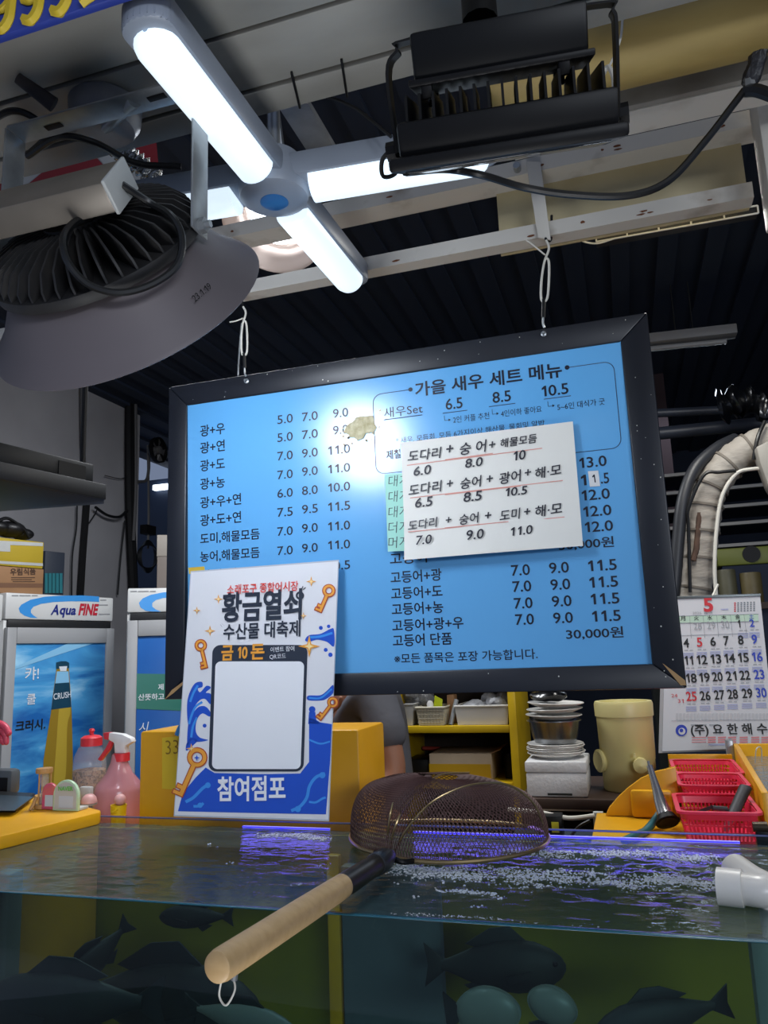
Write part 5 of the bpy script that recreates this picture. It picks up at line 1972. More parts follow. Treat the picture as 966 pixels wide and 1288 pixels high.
# red glove tip cut off at left
c = at(3, 925, cy + .06)
t = thing('rubber_glove', c, 'pinkish red rubber glove poking in at the left edge', 'glove')
m_glv = mat('red_rubber', '#c9445a', .4)
mb = MB()
for pts, r in (([(-20, 915), (-4, 910), (6, 914), (11, 922)], .012), ([(-20, 920), (0, 918), (7, 926), (8, 934)], .010), ([(-20, 928), (-2, 926), (4, 934)], .010)):
    P_ = spline([at(x, y, cy + .06) for x, y in pts], 6)
    mb.tube(P_, [r * (1 - .25 * i / len(P_)) for i in range(len(P_))], 10)
    mb.sph(P_[-1], r * .76, seg=10)
mb.build('fingers', m_glv, t)
hb_ = at(-22, 920, cy + .06)
MB().tube([V((hb_.x, hb_.y, hb_.z - .06)), hb_ + V((0, 0, .015))], .02, 12).build('palm', m_glv, t)
MB().tube([V((hb_.x, hb_.y, FZ - .002)), V((hb_.x, hb_.y, hb_.z - .055))], .016, 12).build('cuff', m_wpaint, t)


# wooden hourglass timer
c = fz(48, 1016)
t = thing('hourglass', c, 'small wooden framed hourglass timer behind the payment stands', 'hourglass')
Yh = c.y
zt_h = at(58, 966, Yh).z
xr_h = at(58, 990, Yh).x
cxh = at(55, 990, Yh).x
m_lw = mat('light_wood', '#b98d56', .5, noise=.3, scale=20)
MB().lathe([(0, 0), (.020, 0), (.021, .004), (.020, .010), (0, .010)], Matrix.Translation((cxh, Yh, FZ)), 24).build('base_disc', m_lw, t)
MB().lathe([(0, 0), (.020, 0), (.021, .004), (.020, .012), (0, .012)], Matrix.Translation((cxh, Yh, zt_h - .012)), 24).build('top_disc', m_lw, t)
hh = zt_h - FZ - .022
for k in range(3):
    a = k * 2 * PI / 3 + .5
    p = V((cxh + .0165 * math.cos(a), Yh + .0165 * math.sin(a), FZ + .01))
    MB().tube([p, p + V((0, 0, hh))], .002, 8).build('post', m_lw, t)
m_clear = mat('clear_plastic', '#c9c8cc', .15, alpha=.28)
MB().lathe([(0, .001), (.012, .001), (.0125, hh * .3), (.002, hh * .5), (.0125, hh * .7), (.012, hh - .001), (0, hh - .001)], Matrix.Translation((cxh, Yh, FZ + .01)), 20).build('glass_bulb', m_clear, t)
MB().lathe([(0, .002), (.0112, .002), (.0115, hh * .22), (0, hh * .3)], Matrix.Translation((cxh, Yh, FZ + .01)), 20).build('sand', m_card, t)
# wooden legs figure just below
p = fz(38, 1020)
tag(MB().tube(spline([fz(38, 1019), fz(42, 1012, FZ + .012), fz(46, 1002, FZ + .03)], 5), .0045, 10).build('wooden_peg', m_lw), 'small wooden peg leaning beside the hourglass', 'peg')


# payment stands with arched tops (codes left blank)
def stand(px0, px1, ytop, ybot, Y, mrim, label, txt, mtxt):
    z0, z1 = FZ, at((px0 + px1) / 2, ytop, Y).z
    x0, x1 = at(px0, ybot, Y).x, at(px1, ybot, Y).x
    t = thing('payment_stand', ((x0 + x1) / 2, Y, FZ), label, 'payment stand')
    r = (x1 - x0) / 2
    xm = (x0 + x1) / 2

    def arch(s, zlo):
        out = [V((xm - r * s, Y, zlo)), V((xm + r * s, Y, zlo))]
        out += [V((xm + r * s * math.cos(a), Y, z1 - r + r * s * math.sin(a))) for a in [k * PI / 14 for k in range(15)]]
        return out
    MB().hexa(arch(1, z0), (0, .008, 0), bevel=.0012).build('acrylic_plate', mrim, t)
    MB().hexa([p + V((0, -.0006, 0)) for p in arch(.86, z0 + .004)], (0, -.0006, 0)).build('printed_face', m_wpaint if mtxt else mrim, t)
    mb = MB()
    if txt:
        mb.text(txt, V((xm - r * .55, Y - .002, z0 + (z1 - z0) * .66)), V((xm + r * .62, Y - .002, z0 + (z1 - z0) * .66)), NB, 0, .03)
    mb.hexa([V((xm - r * .5, Y - .0014, z0 + .008)), V((xm + r * .62, Y - .0014, z0 + .008)), V((xm + r * .62, Y - .0014, z0 + .035)), V((xm - r * .5, Y - .0014, z0 + .035))], (0, -.0004, 0), 1)
    mb.build('print', [mtxt or m_white, m_silver], t, flat=True)
    MB().hexa([V((x0, Y + .0085, z0)), V((x1, Y + .0085, z0)), V((x1, Y + .04, z0)), V((x0, Y + .04, z0))], (0, 0, .006), bevel=.001).build('foot', m_wpaint, t)
    return t


stand(52, 70, 985, 1020, fz(60, 1020).y + .015, mat('magenta_acrylic', '#c63a82', .25, noise=.9, scale=12, hex2='#c9862f'), 'magenta arched payment stand left of the white one on the ledge', '', None)
stand(66, 98, 981, 1020, fz(84, 1020).y, mat('pale_green_acrylic', '#b9d6b4', .2), 'white and green arched payment stand on the yellow ledge', 'NAVER', mat('green_print', '#5cb84a', .4))
# pink shell ornament
c = fz(112, 1012)
t = thing('pink_shell', c, 'small pink shell ornament right of the payment stands', 'ornament')
m_pkshell = mat('pale_pink', '#e0a8a4', .4, noise=.3, scale=30)
MB().lathe([(0, .026), (.010, .025), (.017, .018), (.020, .008), (.020, .004), (0, .004)], Matrix.Translation((c.x, c.y, FZ)), 22).build('upper_shell', m_pkshell, t)
MB().lathe([(0, 0), (.019, 0), (.0205, .003), (0, .0035)], Matrix.Translation((c.x, c.y, FZ)), 22).build('lower_shell', m_wpaint, t)
p = fz(104, 1008)
tag(MB().bx(p + V((-.022, .012, 0)), p + V((.012, .028, .034)), bevel=.003).build('folded_card', m_wpaint), 'little folded white card behind the pink shell', 'card')

# clear jar of seeds and pink spray bottle stand on a counter behind the tank
CT = 1.10
MBc = MB().bx((-2.0, 1.76, CT - .03), (-1.235, 2.35, CT), bevel=.004)
tcounter = thing('side_counter', (-1.6, 2.05, 0), 'low yellow counter behind the tank carrying the jar and spray bottle', 'counter')
MBc.build('counter_top', m_yellow, tcounter)
MB().bx((-1.98, 1.78, 0), (-1.255, 2.33, CT - .0305)).build('counter_body', mat('grey_tank_base', '', .6), tcounter)


def onct(px, py, Y):
    p = at(px, py, Y)
    return p


Yj = 1.98
cj = at(111.5, 1000, Yj)
rj = (at(129, 980, Yj).x - at(95, 980, Yj).x) / 2
ztj, zsj, zlid0, zlid1 = at(112, 938, Yj).z, at(112, 968, Yj).z, at(112, 938, Yj).z, at(112, 928, Yj).z
t = thing('seed_jar', (cj.x, Yj, CT), 'clear plastic jar of beige seeds with a red lid', 'jar')
JM = Matrix.Translation((cj.x, Yj, CT))
hgt = ztj - CT
MB().lathe_open([(0, .001), (rj * .96, .001), (rj, .01), (rj, hgt * .72), (rj * .93, hgt * .86), (rj * .66, hgt * .99), (rj * .66, hgt)], JM, 32).build('jar_body', m_clear, t)
MB().lathe([(0, .003), (rj * .95, .003), (rj * .97, hgt * .05), (rj * .97, zsj - CT), (0, zsj - CT + .006)], JM, 28).build('seeds', mat('beige_seeds', '#a98a6c', .7, noise=1.0, scale=120, hex2='#4b3a2c', bump=.8, bscale=120, thresh=(.45, .6)), t)
rl = (at(125, 935, Yj).x - at(103, 935, Yj).x) / 2
m_lid = mat('red_plastic', '#d3343f', .35)
lid = MB().lathe([(0, 0), (rl, 0), (rl, zlid1 - zlid0), (rl * .7, zlid1 - zlid0 + .006), (rl * .3, zlid1 - zlid0 + .008), (0, zlid1 - zlid0 + .009)], Matrix.Translation((cj.x + .004, Yj, ztj + .0005)), 28).build('lid', m_lid, t)
MB().lathe([(0, 0), (.006, 0), (.006, .008), (.009, .012), (.006, .018), (0, .019)], Matrix.Translation((cj.x + .004, Yj, zlid1 + .008)), 16).build('lid_knob', m_lid, lid)
# spray bottle
Ys = 1.90
cs = at(149, 1000, Ys)
px1m = at(150, 1000, Ys).x - at(149, 1000, Ys).x
t = thing('spray_bottle', (cs.x, Ys, CT), 'translucent pink spray bottle with a white and red trigger head', 'spray bottle')
m_pk = mat('pink_plastic', '#d3949c', .2, alpha=.72)
m_pkl = mat('pink_liquid', '#e0a49b', .3)
zr = lambda y: at(150, y, Ys).z
MB().lathe_open([(0, CT + .001), (25 * px1m, CT + .001), (26 * px1m, CT + .012), (25 * px1m, zr(993)), (23 * px1m, zr(985)), (14 * px1m, zr(972)), (9 * px1m, zr(958)), (7.5 * px1m, zr(948))], Matrix.Translation((cs.x, Ys, 0)), 32).build('bottle', m_pk, t)
MB().lathe([(0, CT + .003), (24.4 * px1m, CT + .003), (25 * px1m, CT + .014), (24 * px1m, zr(994)), (0, zr(994))], Matrix.Translation((cs.x, Ys, 0)), 28).build('liquid', m_pkl, t)
xo = cs.x + 3 * px1m
MB().lathe([(0, zr(957)), (8.5 * px1m, zr(957)), (8.5 * px1m, zr(947)), (0, zr(947))], Matrix.Translation((xo, Ys, 0)), 20).build('collar', m_lid, t)


def sp(x, y, dy=0):
    p = at(x, y, Ys)
    return V((p.x, Ys + dy, p.z))


hw2 = .011
head = MB().hexa([sp(147, 947, -hw2), sp(160, 947, -hw2), sp(160, 938, -hw2), sp(169, 933, -hw2), sp(167, 928, -hw2), sp(156, 923, -hw2), sp(140, 921, -hw2), sp(139, 930, -hw2), sp(146, 934, -hw2)], (0, 2 * hw2, 0), bevel=.003).build('trigger_head', m_white, t)
MB().hexa([sp(132, 921.5, -.009), sp(140, 921, -.009), sp(140, 931, -.009), sp(133, 929.5, -.009)], (0, .018, 0), bevel=.002).build('nozzle', m_lid, head)
MB().hexa([sp(139, 931, -.006), sp(143, 933, -.006), sp(139, 943, -.006), sp(128, 957, -.006), (sp(124, 955, -.006)), sp(134, 941, -.006)], (0, .012, 0), bevel=.002).build('trigger', m_lid, head)
# yellow toy cup
c = az(148, 1021, 1.14)
Yc = 1.80
c = at(149, 1022, Yc)
t = thing('yellow_cup', (c.x, Yc, CT), 'small yellow cup with a pink ball in front of the spray bottle', 'cup')
cz0, cz1 = CT, at(149, 1012, Yc).z
rc = 8 * px1m
MB().lathe_open([(0, cz0 + .001), (rc * .8, cz0 + .001), (rc, cz1), (rc * .9, cz1), (rc * .72, cz0 + .006), (0, cz0 + .006)], Matrix.Translation((c.x, Yc, 0)), 24).build('cup', mat('lemon_plastic', '#e2c11c', .35), t)
MB().tube(spline([V((c.x - rc * .9, Yc - .004, cz1 - .004)), V((c.x - rc * .3, Yc - rc * .95, cz1 - .016)), V((c.x + rc * .5, Yc - rc * .8, cz1 - .010))], 5), .0025, 6).build('handle', mat('lemon_plastic', '', .35), t)
tag(MB().sph((c.x + .004, Yc, cz1 + .012), .0155, sc=(1, 1, .95), seg=16).build('pink_ball', m_pkshell), 'pale pink ball sitting in the little yellow cup', 'ball')

# ------------------------------------------------------------------ long yellow box behind the poster
zb_ = at(452, 918, 1.78).z
bx0, bx1 = at(175.5, 960, 1.78).x, at(452, 960, 1.78).x
yb2 = az(489, 908, zb_).y
t = thing('yellow_box', ((bx0 + bx1) / 2, 1.9, 0), 'long yellow fibreglass box behind the festival poster with a 33 note', 'box')
MB().bx((bx0, 1.78, 0.30), (bx1, yb2, zb_), bevel=.006).build('body', m_yellow, t)
MB().bx((bx0 + .03, 1.80, 0.0), (bx1 - .03, yb2 - .02, .30)).build('plinth', mat('grey_tank_base', '', .6), t)
mb = MB()
yp = Plane((0, 1.7792, 0), NB)
mb.hexa([yp.at(204, 928), yp.at(232, 925), yp.at(232, 994), yp.at(204, 992)], NB * .0006)
mb.build('taped_note', mat('yellow_paper', '#d9b92c', .6), t)
mb = MB()
mb.text('33', yp.at(209, 949), yp.at(225, 948), NB, 0, -.01, lift=.0014, vstretch=1.15)
mb.build('pencil_number', mat('pencil', '#8a6a1c', .6), t, flat=True)
# scrap of blue plastic on the box
tag(MB().tube(spline([at(222, 925, 1.76), at(226, 915, 1.76), at(234, 908, 1.76), at(238, 900, 1.762)], 5), .006, 8, flat=(1, .4)).build('blue_ribbon', m_sw), 'light blue plastic ribbon between yellow box and poster', 'ribbon')
# ------------------------------------------------------------------ person working behind the board
m_skin = mat('skin', '#946650', .5, noise=.15, scale=12)
m_shirt = mat('grey_shirt', '#5b5d66', .8, noise=.3, scale=8, bump=.3, bscale=14)
m_trou = mat('dark_trousers', '#20242c', .8)
m_hair = mat('black_hair', '#121112', .5)


def skin_mesh(name, verts, edges, radii, m, parent, root=0, sub=2):
    me = bpy.data.meshes.new(name)
    me.from_pydata([tuple(v) for v in verts], edges, [])
    o = bpy.data.objects.new(name, me)
    COL.objects.link(o)
    sk = o.modifiers.new('skin', 'SKIN')
    sk.use_smooth_shade = True
    ss = o.modifiers.new('sub', 'SUBSURF')
    ss.levels = ss.render_levels = sub
    for i, r in enumerate(radii):
        sv = me.skin_vertices[0].data[i]
        sv.radius = r if isinstance(r, tuple) else (r, r)
        sv.use_root = (i == root)
    dg = bpy.context.evaluated_depsgraph_get()
    m2 = bpy.data.meshes.new_from_object(o.evaluated_get(dg))
    bpy.data.objects.remove(o)
    o2 = bpy.data.objects.new(name, m2)
    m2.name = name
    m2.materials.clear()
    m2.materials.append(m)
    COL.objects.link(o2)
    m2.polygons.foreach_set('use_smooth', [True] * len(m2.polygons))
    if parent:
        m2.transform(wm(parent).inverted())
        o2.parent = parent
    return o2


PX_, PYp = -0.87, 2.62
person = thing('person', (PX_, PYp, 0), 'person in a grey shirt working behind the yellow box, head hidden by the menu board', 'person', rz=0)
B = lambda x, y, z: V((PX_ + x, PYp + y, z))
# facing -X / slightly towards the viewer; y- is towards the viewer
vs = [B(0, 0, .95), B(-.01, 0, 1.10), B(-.03, -.01, 1.28), B(-.05, -.02, 1.40), B(-.06, -.02, 1.48), B(-.09, -.02, 1.56), B(-.10, -.02, 1.64), B(-.10, -.02, 1.72),
      # near arm (towards the viewer, right in picture)
      B(.06, -.16, 1.40), B(.145, -.23, 1.15), B(.02, -.33, 1.06), B(-.05, -.36, 1.05),
      # far arm
      B(-.06, .16, 1.40), B(-.14, .18, 1.16), B(-.10, -.20, 1.30), B(-.085, -.26, 1.35),
      # legs
      B(0, -.10, .90), B(-.01, -.11, .50), B(.01, -.11, .10), B(-.13, -.12, .05),
      B(0, .10, .90), B(-.01, .11, .50), B(.01, .11, .10), B(-.13, .12, .05)]
ed = [(0, 1), (1, 2), (2, 3), (3, 4), (4, 5), (5, 6), (6, 7), (3, 8), (8, 9), (9, 10), (10, 11), (3, 12), (12, 13), (13, 14), (14, 15), (0, 16), (16, 17), (17, 18), (18, 19), (0, 20), (20, 21), (21, 22), (22, 23)]
ra = [.13, .13, .14, .12, .058, .07, .088, .07, .055, .043, .032, .034, .055, .043, .032, .034, .085, .06, .042, .036, .085, .06, .042, .036]
# fingers: five short chains from each palm
for pi, dirv in ((11, V((-.9, -.3, -.25))), (15, V((.25, -.3, .9)))):
    dirv.normalize()
    sd = dirv.cross(V((0, 0, 1))).normalized()
    pass
body = skin_mesh('body', vs, ed, ra, m_skin, person)
for pi, dirv in ((11, V((-.9, -.3, -.25))), (15, V((.25, -.3, .9)))):
    dirv.normalize()
    sd = dirv.cross(V((0, 0, 1))).normalized()
    base = vs[pi]
    for k, ln in enumerate((.062, .074, .080, .072, .056)):
        s = (k - 2) * .0165
        if k == 0:
            st, e1_, e2_ = base + sd * -.02, base + sd * -.052 + dirv * .03, base + sd * -.056 + dirv * .06
        else:
            st = base + sd * s + dirv * .02
            e1_ = st + dirv * ln * .6
            e2_ = e1_ + dirv * ln * .4 + V((0, 0, -.022))
        skin_mesh('finger', [st, e1_, e2_], [(0, 1), (1, 2)], [.010, .009, .0075], m_skin, person, sub=1)
# shirt: torso and short sleeves, slightly larger
vs2 = [B(0, 0, .97), B(-.01, 0, 1.10), B(-.03, -.01, 1.28), B(-.05, -.02, 1.41), B(.06, -.16, 1.405), B(.132, -.218, 1.225), B(-.06, .16, 1.405), B(-.12, .175, 1.22)]
skin_mesh('shirt', vs2, [(0, 1), (1, 2), (2, 3), (3, 4), (4, 5), (3, 6), (6, 7)], [.15, .152, .160, .125, .074, .066, .074, .066], m_shirt, person)
vs3 = [B(0, 0, .98), B(0, 0, .90), B(0, -.10, .88), B(-.01, -.11, .50), B(.01, -.11, .13), B(0, .10, .88), B(-.01, .11, .50), B(.01, .11, .13)]
skin_mesh('trousers', vs3, [(0, 1), (1, 2), (2, 3), (3, 4), (1, 5), (5, 6), (6, 7)], [.145, .14, .10, .075, .06, .10, .075, .06], m_trou, person)
hd_ = B(-.115, -.02, 1.665)
mb = MB()
mb.sph(hd_, .105, sc=(.92, .78, 1.12), seg=24)
mb.sph(hd_ + V((-.098, 0, -.012)), .018, sc=(1, .8, 1.3), seg=10)
mb.sph(hd_ + V((-.075, 0, -.075)), .04, sc=(.8, .9, .7), seg=12)
for s in (-1, 1):
    mb.sph(hd_ + V((.01, .083 * s, -.01)), .028, sc=(.7, .35, 1.1), seg=10)
mb.build('head', m_skin, person, angle=80)
mb = MB()
for s in (-1, 1):
    mb.sph(hd_ + V((-.090, .032 * s, .012)), .010, seg=10)
mb.build('eyes', m_blackp, person)
MB().tube(spline([hd_ + V((-.094, -.022, -.058)), hd_ + V((-.101, 0, -.060)), hd_ + V((-.094, .022, -.058))], 4), .005, 6).build('mouth', mat('lips', '#8d4f48', .5), person)
mb = MB()
mb.sph(hd_ + V((.018, 0, .025)), .108, sc=(.93, .82, 1.1), seg=22)
mb.build('hair', m_hair, person)

# ------------------------------------------------------------------ yellow shelf unit behind
SY = 2.90
sx0, sx1 = at(499, 918, SY).x, at(663, 918, SY).x
su_in = at(641, 918, SY).x
zsT, zsB = at(570, 913, SY).z, at(570, 922, SY).z
t = thing('yellow_shelf_unit', ((sx0 + sx1) / 2, SY + .15, 0), 'yellow painted shelf unit holding white baskets behind the menu board', 'shelf unit')
MB().bx((su_in, SY - .005, 0.0), (at(651, 918, SY).x, SY + .36, 1.62), bevel=.003).build('upright', m_yshelf, t)
MB().bx((sx0 + .001, SY - .005, 0.0), (sx0 + .013, SY + .36, 1.62), bevel=.003).build('upright', m_yshelf, t)
zl = at(570, 990, SY).z
zl0 = at(600, 984, SY).z
MB().bx((sx0 + .0135, SY, zsB), (su_in - .001, SY + .355, zsT), bevel=.002).build('shelf', m_yshelf, t)
MB().bx((sx0 + .0135, SY, zl0 - .025), (su_in - .001, SY + .355, zl0), bevel=.002).build('shelf', m_yshelf, t)
MB().bx((sx0 + .0135, SY, 1.595), (su_in - .001, SY + .355, 1.618), bevel=.002).build('shelf', m_yshelf, t)
MB().bx((sx0 + .0135, SY + .356, 0.3), (su_in - .001, SY + .366, 1.6)).build('back_panel', mat('brown_board', '#2d2118', .7, noise=.4), t)
MB().bx((sx0 + .0135, SY, .3), (su_in - .001, SY + .355, .325), bevel=.002).build('shelf', m_yshelf, t)


def tub(x0, x1, y0, y1, Y, depth, m, name, label, cat, slots=False, wall=.004):
    """open tub with tapered walls; pixel columns/rows of its front face, standing at given Y"""
    a = at(x0, y1, Y)
    xa, xb, z0, z1 = at(x0, y1, Y).x, at(x1, y1, Y).x, zsT + .001, at((x0 + x1) / 2, y0, Y).z
    mb = MB()
    tp = .008
    o_ = [(xa + tp, Y + tp, z0), (xb - tp, Y + tp, z0), (xb - tp, Y + depth - tp, z0), (xa + tp, Y + depth - tp, z0), (xa, Y, z1), (xb, Y, z1), (xb, Y + depth, z1), (xa, Y + depth, z1)]
    i2 = [(xa + tp + wall, Y + tp + wall, z0 + wall), (xb - tp - wall, Y + tp + wall, z0 + wall), (xb - tp - wall, Y + depth - tp - wall, z0 + wall), (xa + tp + wall, Y + depth - tp - wall, z0 + wall), (xa + wall, Y + wall, z1), (xb - wall, Y + wall, z1), (xb - wall, Y + depth - wall, z1), (xa + wall, Y + depth - wall, z1)]
    fs = [(0, 1, 2, 3), (8, 9, 10, 11)]
    for k in range(4):
        j = (k + 1) % 4
        fs += [(k, j, 4 + j, 4 + k), (8 + k, 8 + j, 12 + j, 12 + k), (4 + k, 4 + j, 12 + j, 12 + k)]
    mb.add(o_ + i2, fs)
    t = thing(name, ((xa + xb) / 2, Y + depth / 2, z0), label, cat)
    mb.build('tub', m, t)
    MB().tube([(xa - .001, Y - .001, z1), (xb + .001, Y - .001, z1), (xb + .001, Y + depth + .001, z1), (xa - .001, Y + depth + .001, z1)], .0035, 6, closed=True).build('rim', m, t)
    return t, xa, xb, z0, z1


m_tubw = mat('white_basket', '#cfcdc8', .45)
t1, xa, xb, z0, z1 = tub(573, 641, 888, 915, SY + .012, .22, m_tubw, 'white_tub', 'larger white plastic tub stuffed with clear bags on the yellow shelf', 'tub')
mb = MB()
rr = random.Random(4)
for k in range(9):
    mb.sph((rr.uniform(xa + .04, xb - .04), SY + rr.uniform(.06, .17), z1 + rr.uniform(-.03, .025)), .035, sc=(1.2, 1, .8), seg=10)
for v in mb.b.verts:
    v.co += V([.012 * mnoise.noise((v.co.x * 40, v.co.y * 40, v.co.z * 40 + k)) for k in (0, 9, 20)])
tag(mb.build('plastic_bags', mat('clear_crinkled_plastic', '#8d8f94', .25, bump=1, bscale=40)), 'clear crinkled plastic bags heaped in the larger white tub', 'plastic bags')
t2_, xa2, xb2, z02, z12 = tub(524, 560, 890, 914, SY + .01, .16, mat('cream_basket', '#c9c3ae', .5), 'white_tub', 'smaller cream mesh basket with sachets on the yellow shelf', 'basket')
mb = MB()
for k in range(9):
    x = xa2 + .008 + (xb2 - xa2 - .016) * k / 8
    mb.tube([(x, SY + .0115, z02 + .006), (x, SY + .0075, z12 - .004)], .0009, 4)
for k in range(4):
    z = z02 + .012 + k * .014
    mb.tube([(xa2 + .006, SY + .010, z), (xb2 - .006, SY + .010, z)], .0009, 4)
mb.build('mesh_pattern', mat('brown_basket_line', '#8d8575', .6), t2_)
for k, (px, py, m_, lab) in enumerate(((549, 884, mat('lime_plastic', '#b7c41e', .4), 'lime green sachet sticking out of the cream basket'), (541, 887, m_white, 'white round tube end in the cream basket'))):
    p = at(px, py, SY + .07)
    if k == 0:
        tag(MB().hexa([p + V((-.02, 0, -.06)), p + V((.016, 0, -.06)), p + V((.024, 0, .012)), p + V((-.006, 0, .028))], (0, .006, 0), bevel=.002).build('sachet', m_), lab, 'sachet')
    else:
        tag(MB().lathe([(0, -.05), (.012, -.05), (.013, .008), (.008, .016), (0, .018)], Matrix.Translation(p), 14).build('tube_bottle', m_), lab, 'bottle')
tub(503, 521, 886, 914, SY + .015, .20, mat('grey_tub', '#b2b2b0', .5), 'white_tub', 'grey white tub at the left end of the yellow shelf beside the person', 'tub')
p = at(500, 874, SY + .06)
mb = MB()
for k in range(6):
    mb.sph((p.x + rr.uniform(-.01, .10), SY + rr.uniform(.07, .16), at(510, 884, SY).z + rr.uniform(0.0, .04)), .04, sc=(1.1, .9, .8), seg=10)
for v in mb.b.verts:
    v.co += V([.012 * mnoise.noise((v.co.x * 40, v.co.y * 40, v.co.z * 40 + k)) for k in (0, 9, 20)])
tag(mb.build('plastic_bags', mat('clear_crinkled_plastic', '', .25)), 'clear plastic bags bulging over the left grey tub', 'plastic bags')
tag(MB().tube([at(567, 913, SY + .03) + V((0, 0, .004)), at(574, 880, SY + .06)], .009, 10).build('steel_tube', m_galv), 'short steel tube leaning between the two tubs', 'tube')
tag(MB().bx((at(563, 900, SY + .1).x, SY + .1, zsT + .001), (at(572, 900, SY + .1).x, SY + .16, at(566, 874, SY + .1).z), bevel=.003).build('brown_bottle_box', m_card), 'narrow brown box behind the steel tube on the yellow shelf', 'box')
# lower bay: carton with yellow tape, rods, red handle
xl, xr = at(541, 980, SY + .03).x, at(620, 980, SY + .03).x
zc0, zc1 = zl0 + .001, at(580, 948, SY + .03).z
t = thing('carton', ((xl + xr) / 2, SY + .1, zc0), 'cardboard carton with wide yellow tape in the lower bay of the yellow shelf', 'box')
MB().bx((xl, SY + .03, zc0), (xr, SY + .26, zc1), bevel=.003).build('body', mat('pale_carton', '#a4937c', .7, noise=.2), t)
zz = at(580, 961, SY + .03).z
MB().bx((xl - .001, SY + .0285, zc0 + .002), (xr - .006, SY + .03, zz)).build('yellow_tape', mat('ochre_tape', '#a8851a', .4), t)
MB().hexa([(xr - .001, SY + .03, zc1 + .0005), (xr - .001, SY + .26, zc1 + .0005), (xr + .03, SY + .25, zc1 + .012), (xr + .03, SY + .04, zc1 + .012)], (0, 0, .002)).build('flap', m_card, t)
p0, p1 = at(520, 941, SY + .29), at(638, 946, SY + .29)
t = thing('steel_rod', (p0 + p1) / 2, 'long steel rod with a red handle lying behind the carton', 'rod')
MB().tube([at(560, 942, SY + .29), p1 + V((-.02, 0, 0))], .004, 8).build('rod', m_galv, t)
MB().tube([at(532, 941, SY + .29), at(560, 942, SY + .29)], .008, 10).build('handle', mat('faded_red', '#8e2f24', .5), t)
tag(MB().bx((xl - .10, SY + .06, zl0 + .001), (xl - .008, SY + .2, at(530, 955, SY + .06).z), bevel=.008).build('black_pouch', m_blackp), 'black pouch left of the carton in the lower shelf bay', 'pouch')
tag(MB().lathe([(0, 0), (.02, 0), (.02, .07), (.012, .09), (0, .09)], Matrix.Translation((xr + .055, SY + .1, zl0 + .001)), 16).build('dark_bottle', m_blackp), 'dark bottle right of the carton in the lower shelf bay', 'bottle')

# ------------------------------------------------------------------ brown bench with foam box, plates and bowls
BYn = 2.40
zb0 = at(700, 1003, BYn).z
m_bench = mat('brown_bench', '#3c2a20', .6, noise=.4, scale=6)
bxa, bxb = at(652, 1003, BYn).x, .058
bench = thing('bench', ((bxa + bxb) / 2, BYn + .15, 0), 'brown wooden bench carrying the foam box and the cream barrel', 'bench')
MB().bx((bxa + .005, BYn - .02, zb0 - .03), (bxb, BYn + .40, zb0), bevel=.004).build('bench_top', m_bench, bench)
for x in (bxa + .03, bxb - .03):
    for y in (BYn, BYn + .36):
        MB().bx((x - .02, y - .02, 0), (x + .02, y + .02, zb0 - .0305), bevel=.002).build('leg', m_bench, bench)
MB().bx((bxa + .006, BYn + .385, .5), (bxb, BYn + .395, zb0 - .031)).build('back_board', m_dark, bench)
MB().bx((bxa + .006, BYn + .02, .55), (bxb - .002, BYn + .38, .575)).build('lower_shelf', m_bench, bench)
fx0, fx1 = at(662, 980, BYn).x, at(738, 980, BYn).x
zf1 = at(700, 958, BYn).z
zf_m = at(700, 972, BYn).z
m_foamb = mat('styrofoam', '#d6d6d6', .7, noise=.15, scale=40, bump=.2, bscale=120)
t = thing('foam_box', ((fx0 + fx1) / 2, BYn + .1, zb0), 'white styrofoam box on the bench under the stacked plates', 'box')
MB().bx((fx0, BYn, zb0 + .001), (fx1, BYn + .20, zf_m - .001), bevel=.005).build('box_body', m_foamb, t)
MB().bx((fx0 - .002, BYn - .002, zf_m), (fx1 + .002, BYn + .202, zf1), bevel=.005).build('lid', m_foamb, t)
MB().bx((fx0 + .06, BYn - .0035, zb0 + .006), (fx0 + .13, BYn - .0005, zb0 + .012)).build('slot', m_fin, t)
cx = (at(664, 950, BYn + .1).x + at(737, 950, BYn + .1).x) / 2
rp = (at(736, 950, BYn + .1).x - at(664, 950, BYn + .1).x) / 2
m_plate = mat('white_melamine', '#cfcdc8', .3)
m_bowl = mat('brushed_steel', '#8f9296', .25, metal=.9, noise=.3, scale=15)
zcur = zf1 + .0005
zp_top = at(700, 938, BYn + .1).z
npl = 6
stp = (zp_top - zf1) / npl
pl0 = None
GP = 'stacked white plates on the foam box'
for k in range(npl):
    if pl0 is None:
        o = MB().lathe([(0, 0), (rp * .62, 0), (rp * .66, .002), (rp * .98, .012), (rp, .014), (rp * .98, .0155), (rp * .64, .005), (0, .004)], None, 36).build('plate', m_plate)
        o.location = V((cx, BYn + .1, zcur))
        pl0 = o
    else:
        o = dup(pl0)
    o.location = V((cx + rr.uniform(-.004, .004), BYn + .1, zcur + k * stp))
    tag(o, ['bottom white plate resting on the foam box', 'second white plate from the foam box', 'third white plate from the foam box', 'fourth white plate, third below the steel bowl', 'fifth white plate, just below the topmost of the lower stack', 'white plate directly beneath the steel bowl'][k], 'plate', GP)
zb_1 = zcur + (npl - 1) * stp + .0165
zbt = at(700, 906, BYn + .1).z
hb = zbt - zb_1
t = thing('steel_bowl', (cx, BYn + .1, zb_1), 'stainless steel bowl standing on the lower plates', 'bowl')
BMx = Matrix.Translation((cx, BYn + .1, zb_1))
MB().lathe([(0, 0), (rp * .72, 0), (rp * .80, hb * .3), (rp * .90, hb), (rp * .96, hb), (rp * .96, hb + .003), (rp * .88, hb + .003), (rp * .78, hb * .32), (rp * .70, .003), (0, .003)], BMx, 40).build('bowl', m_bowl, t)
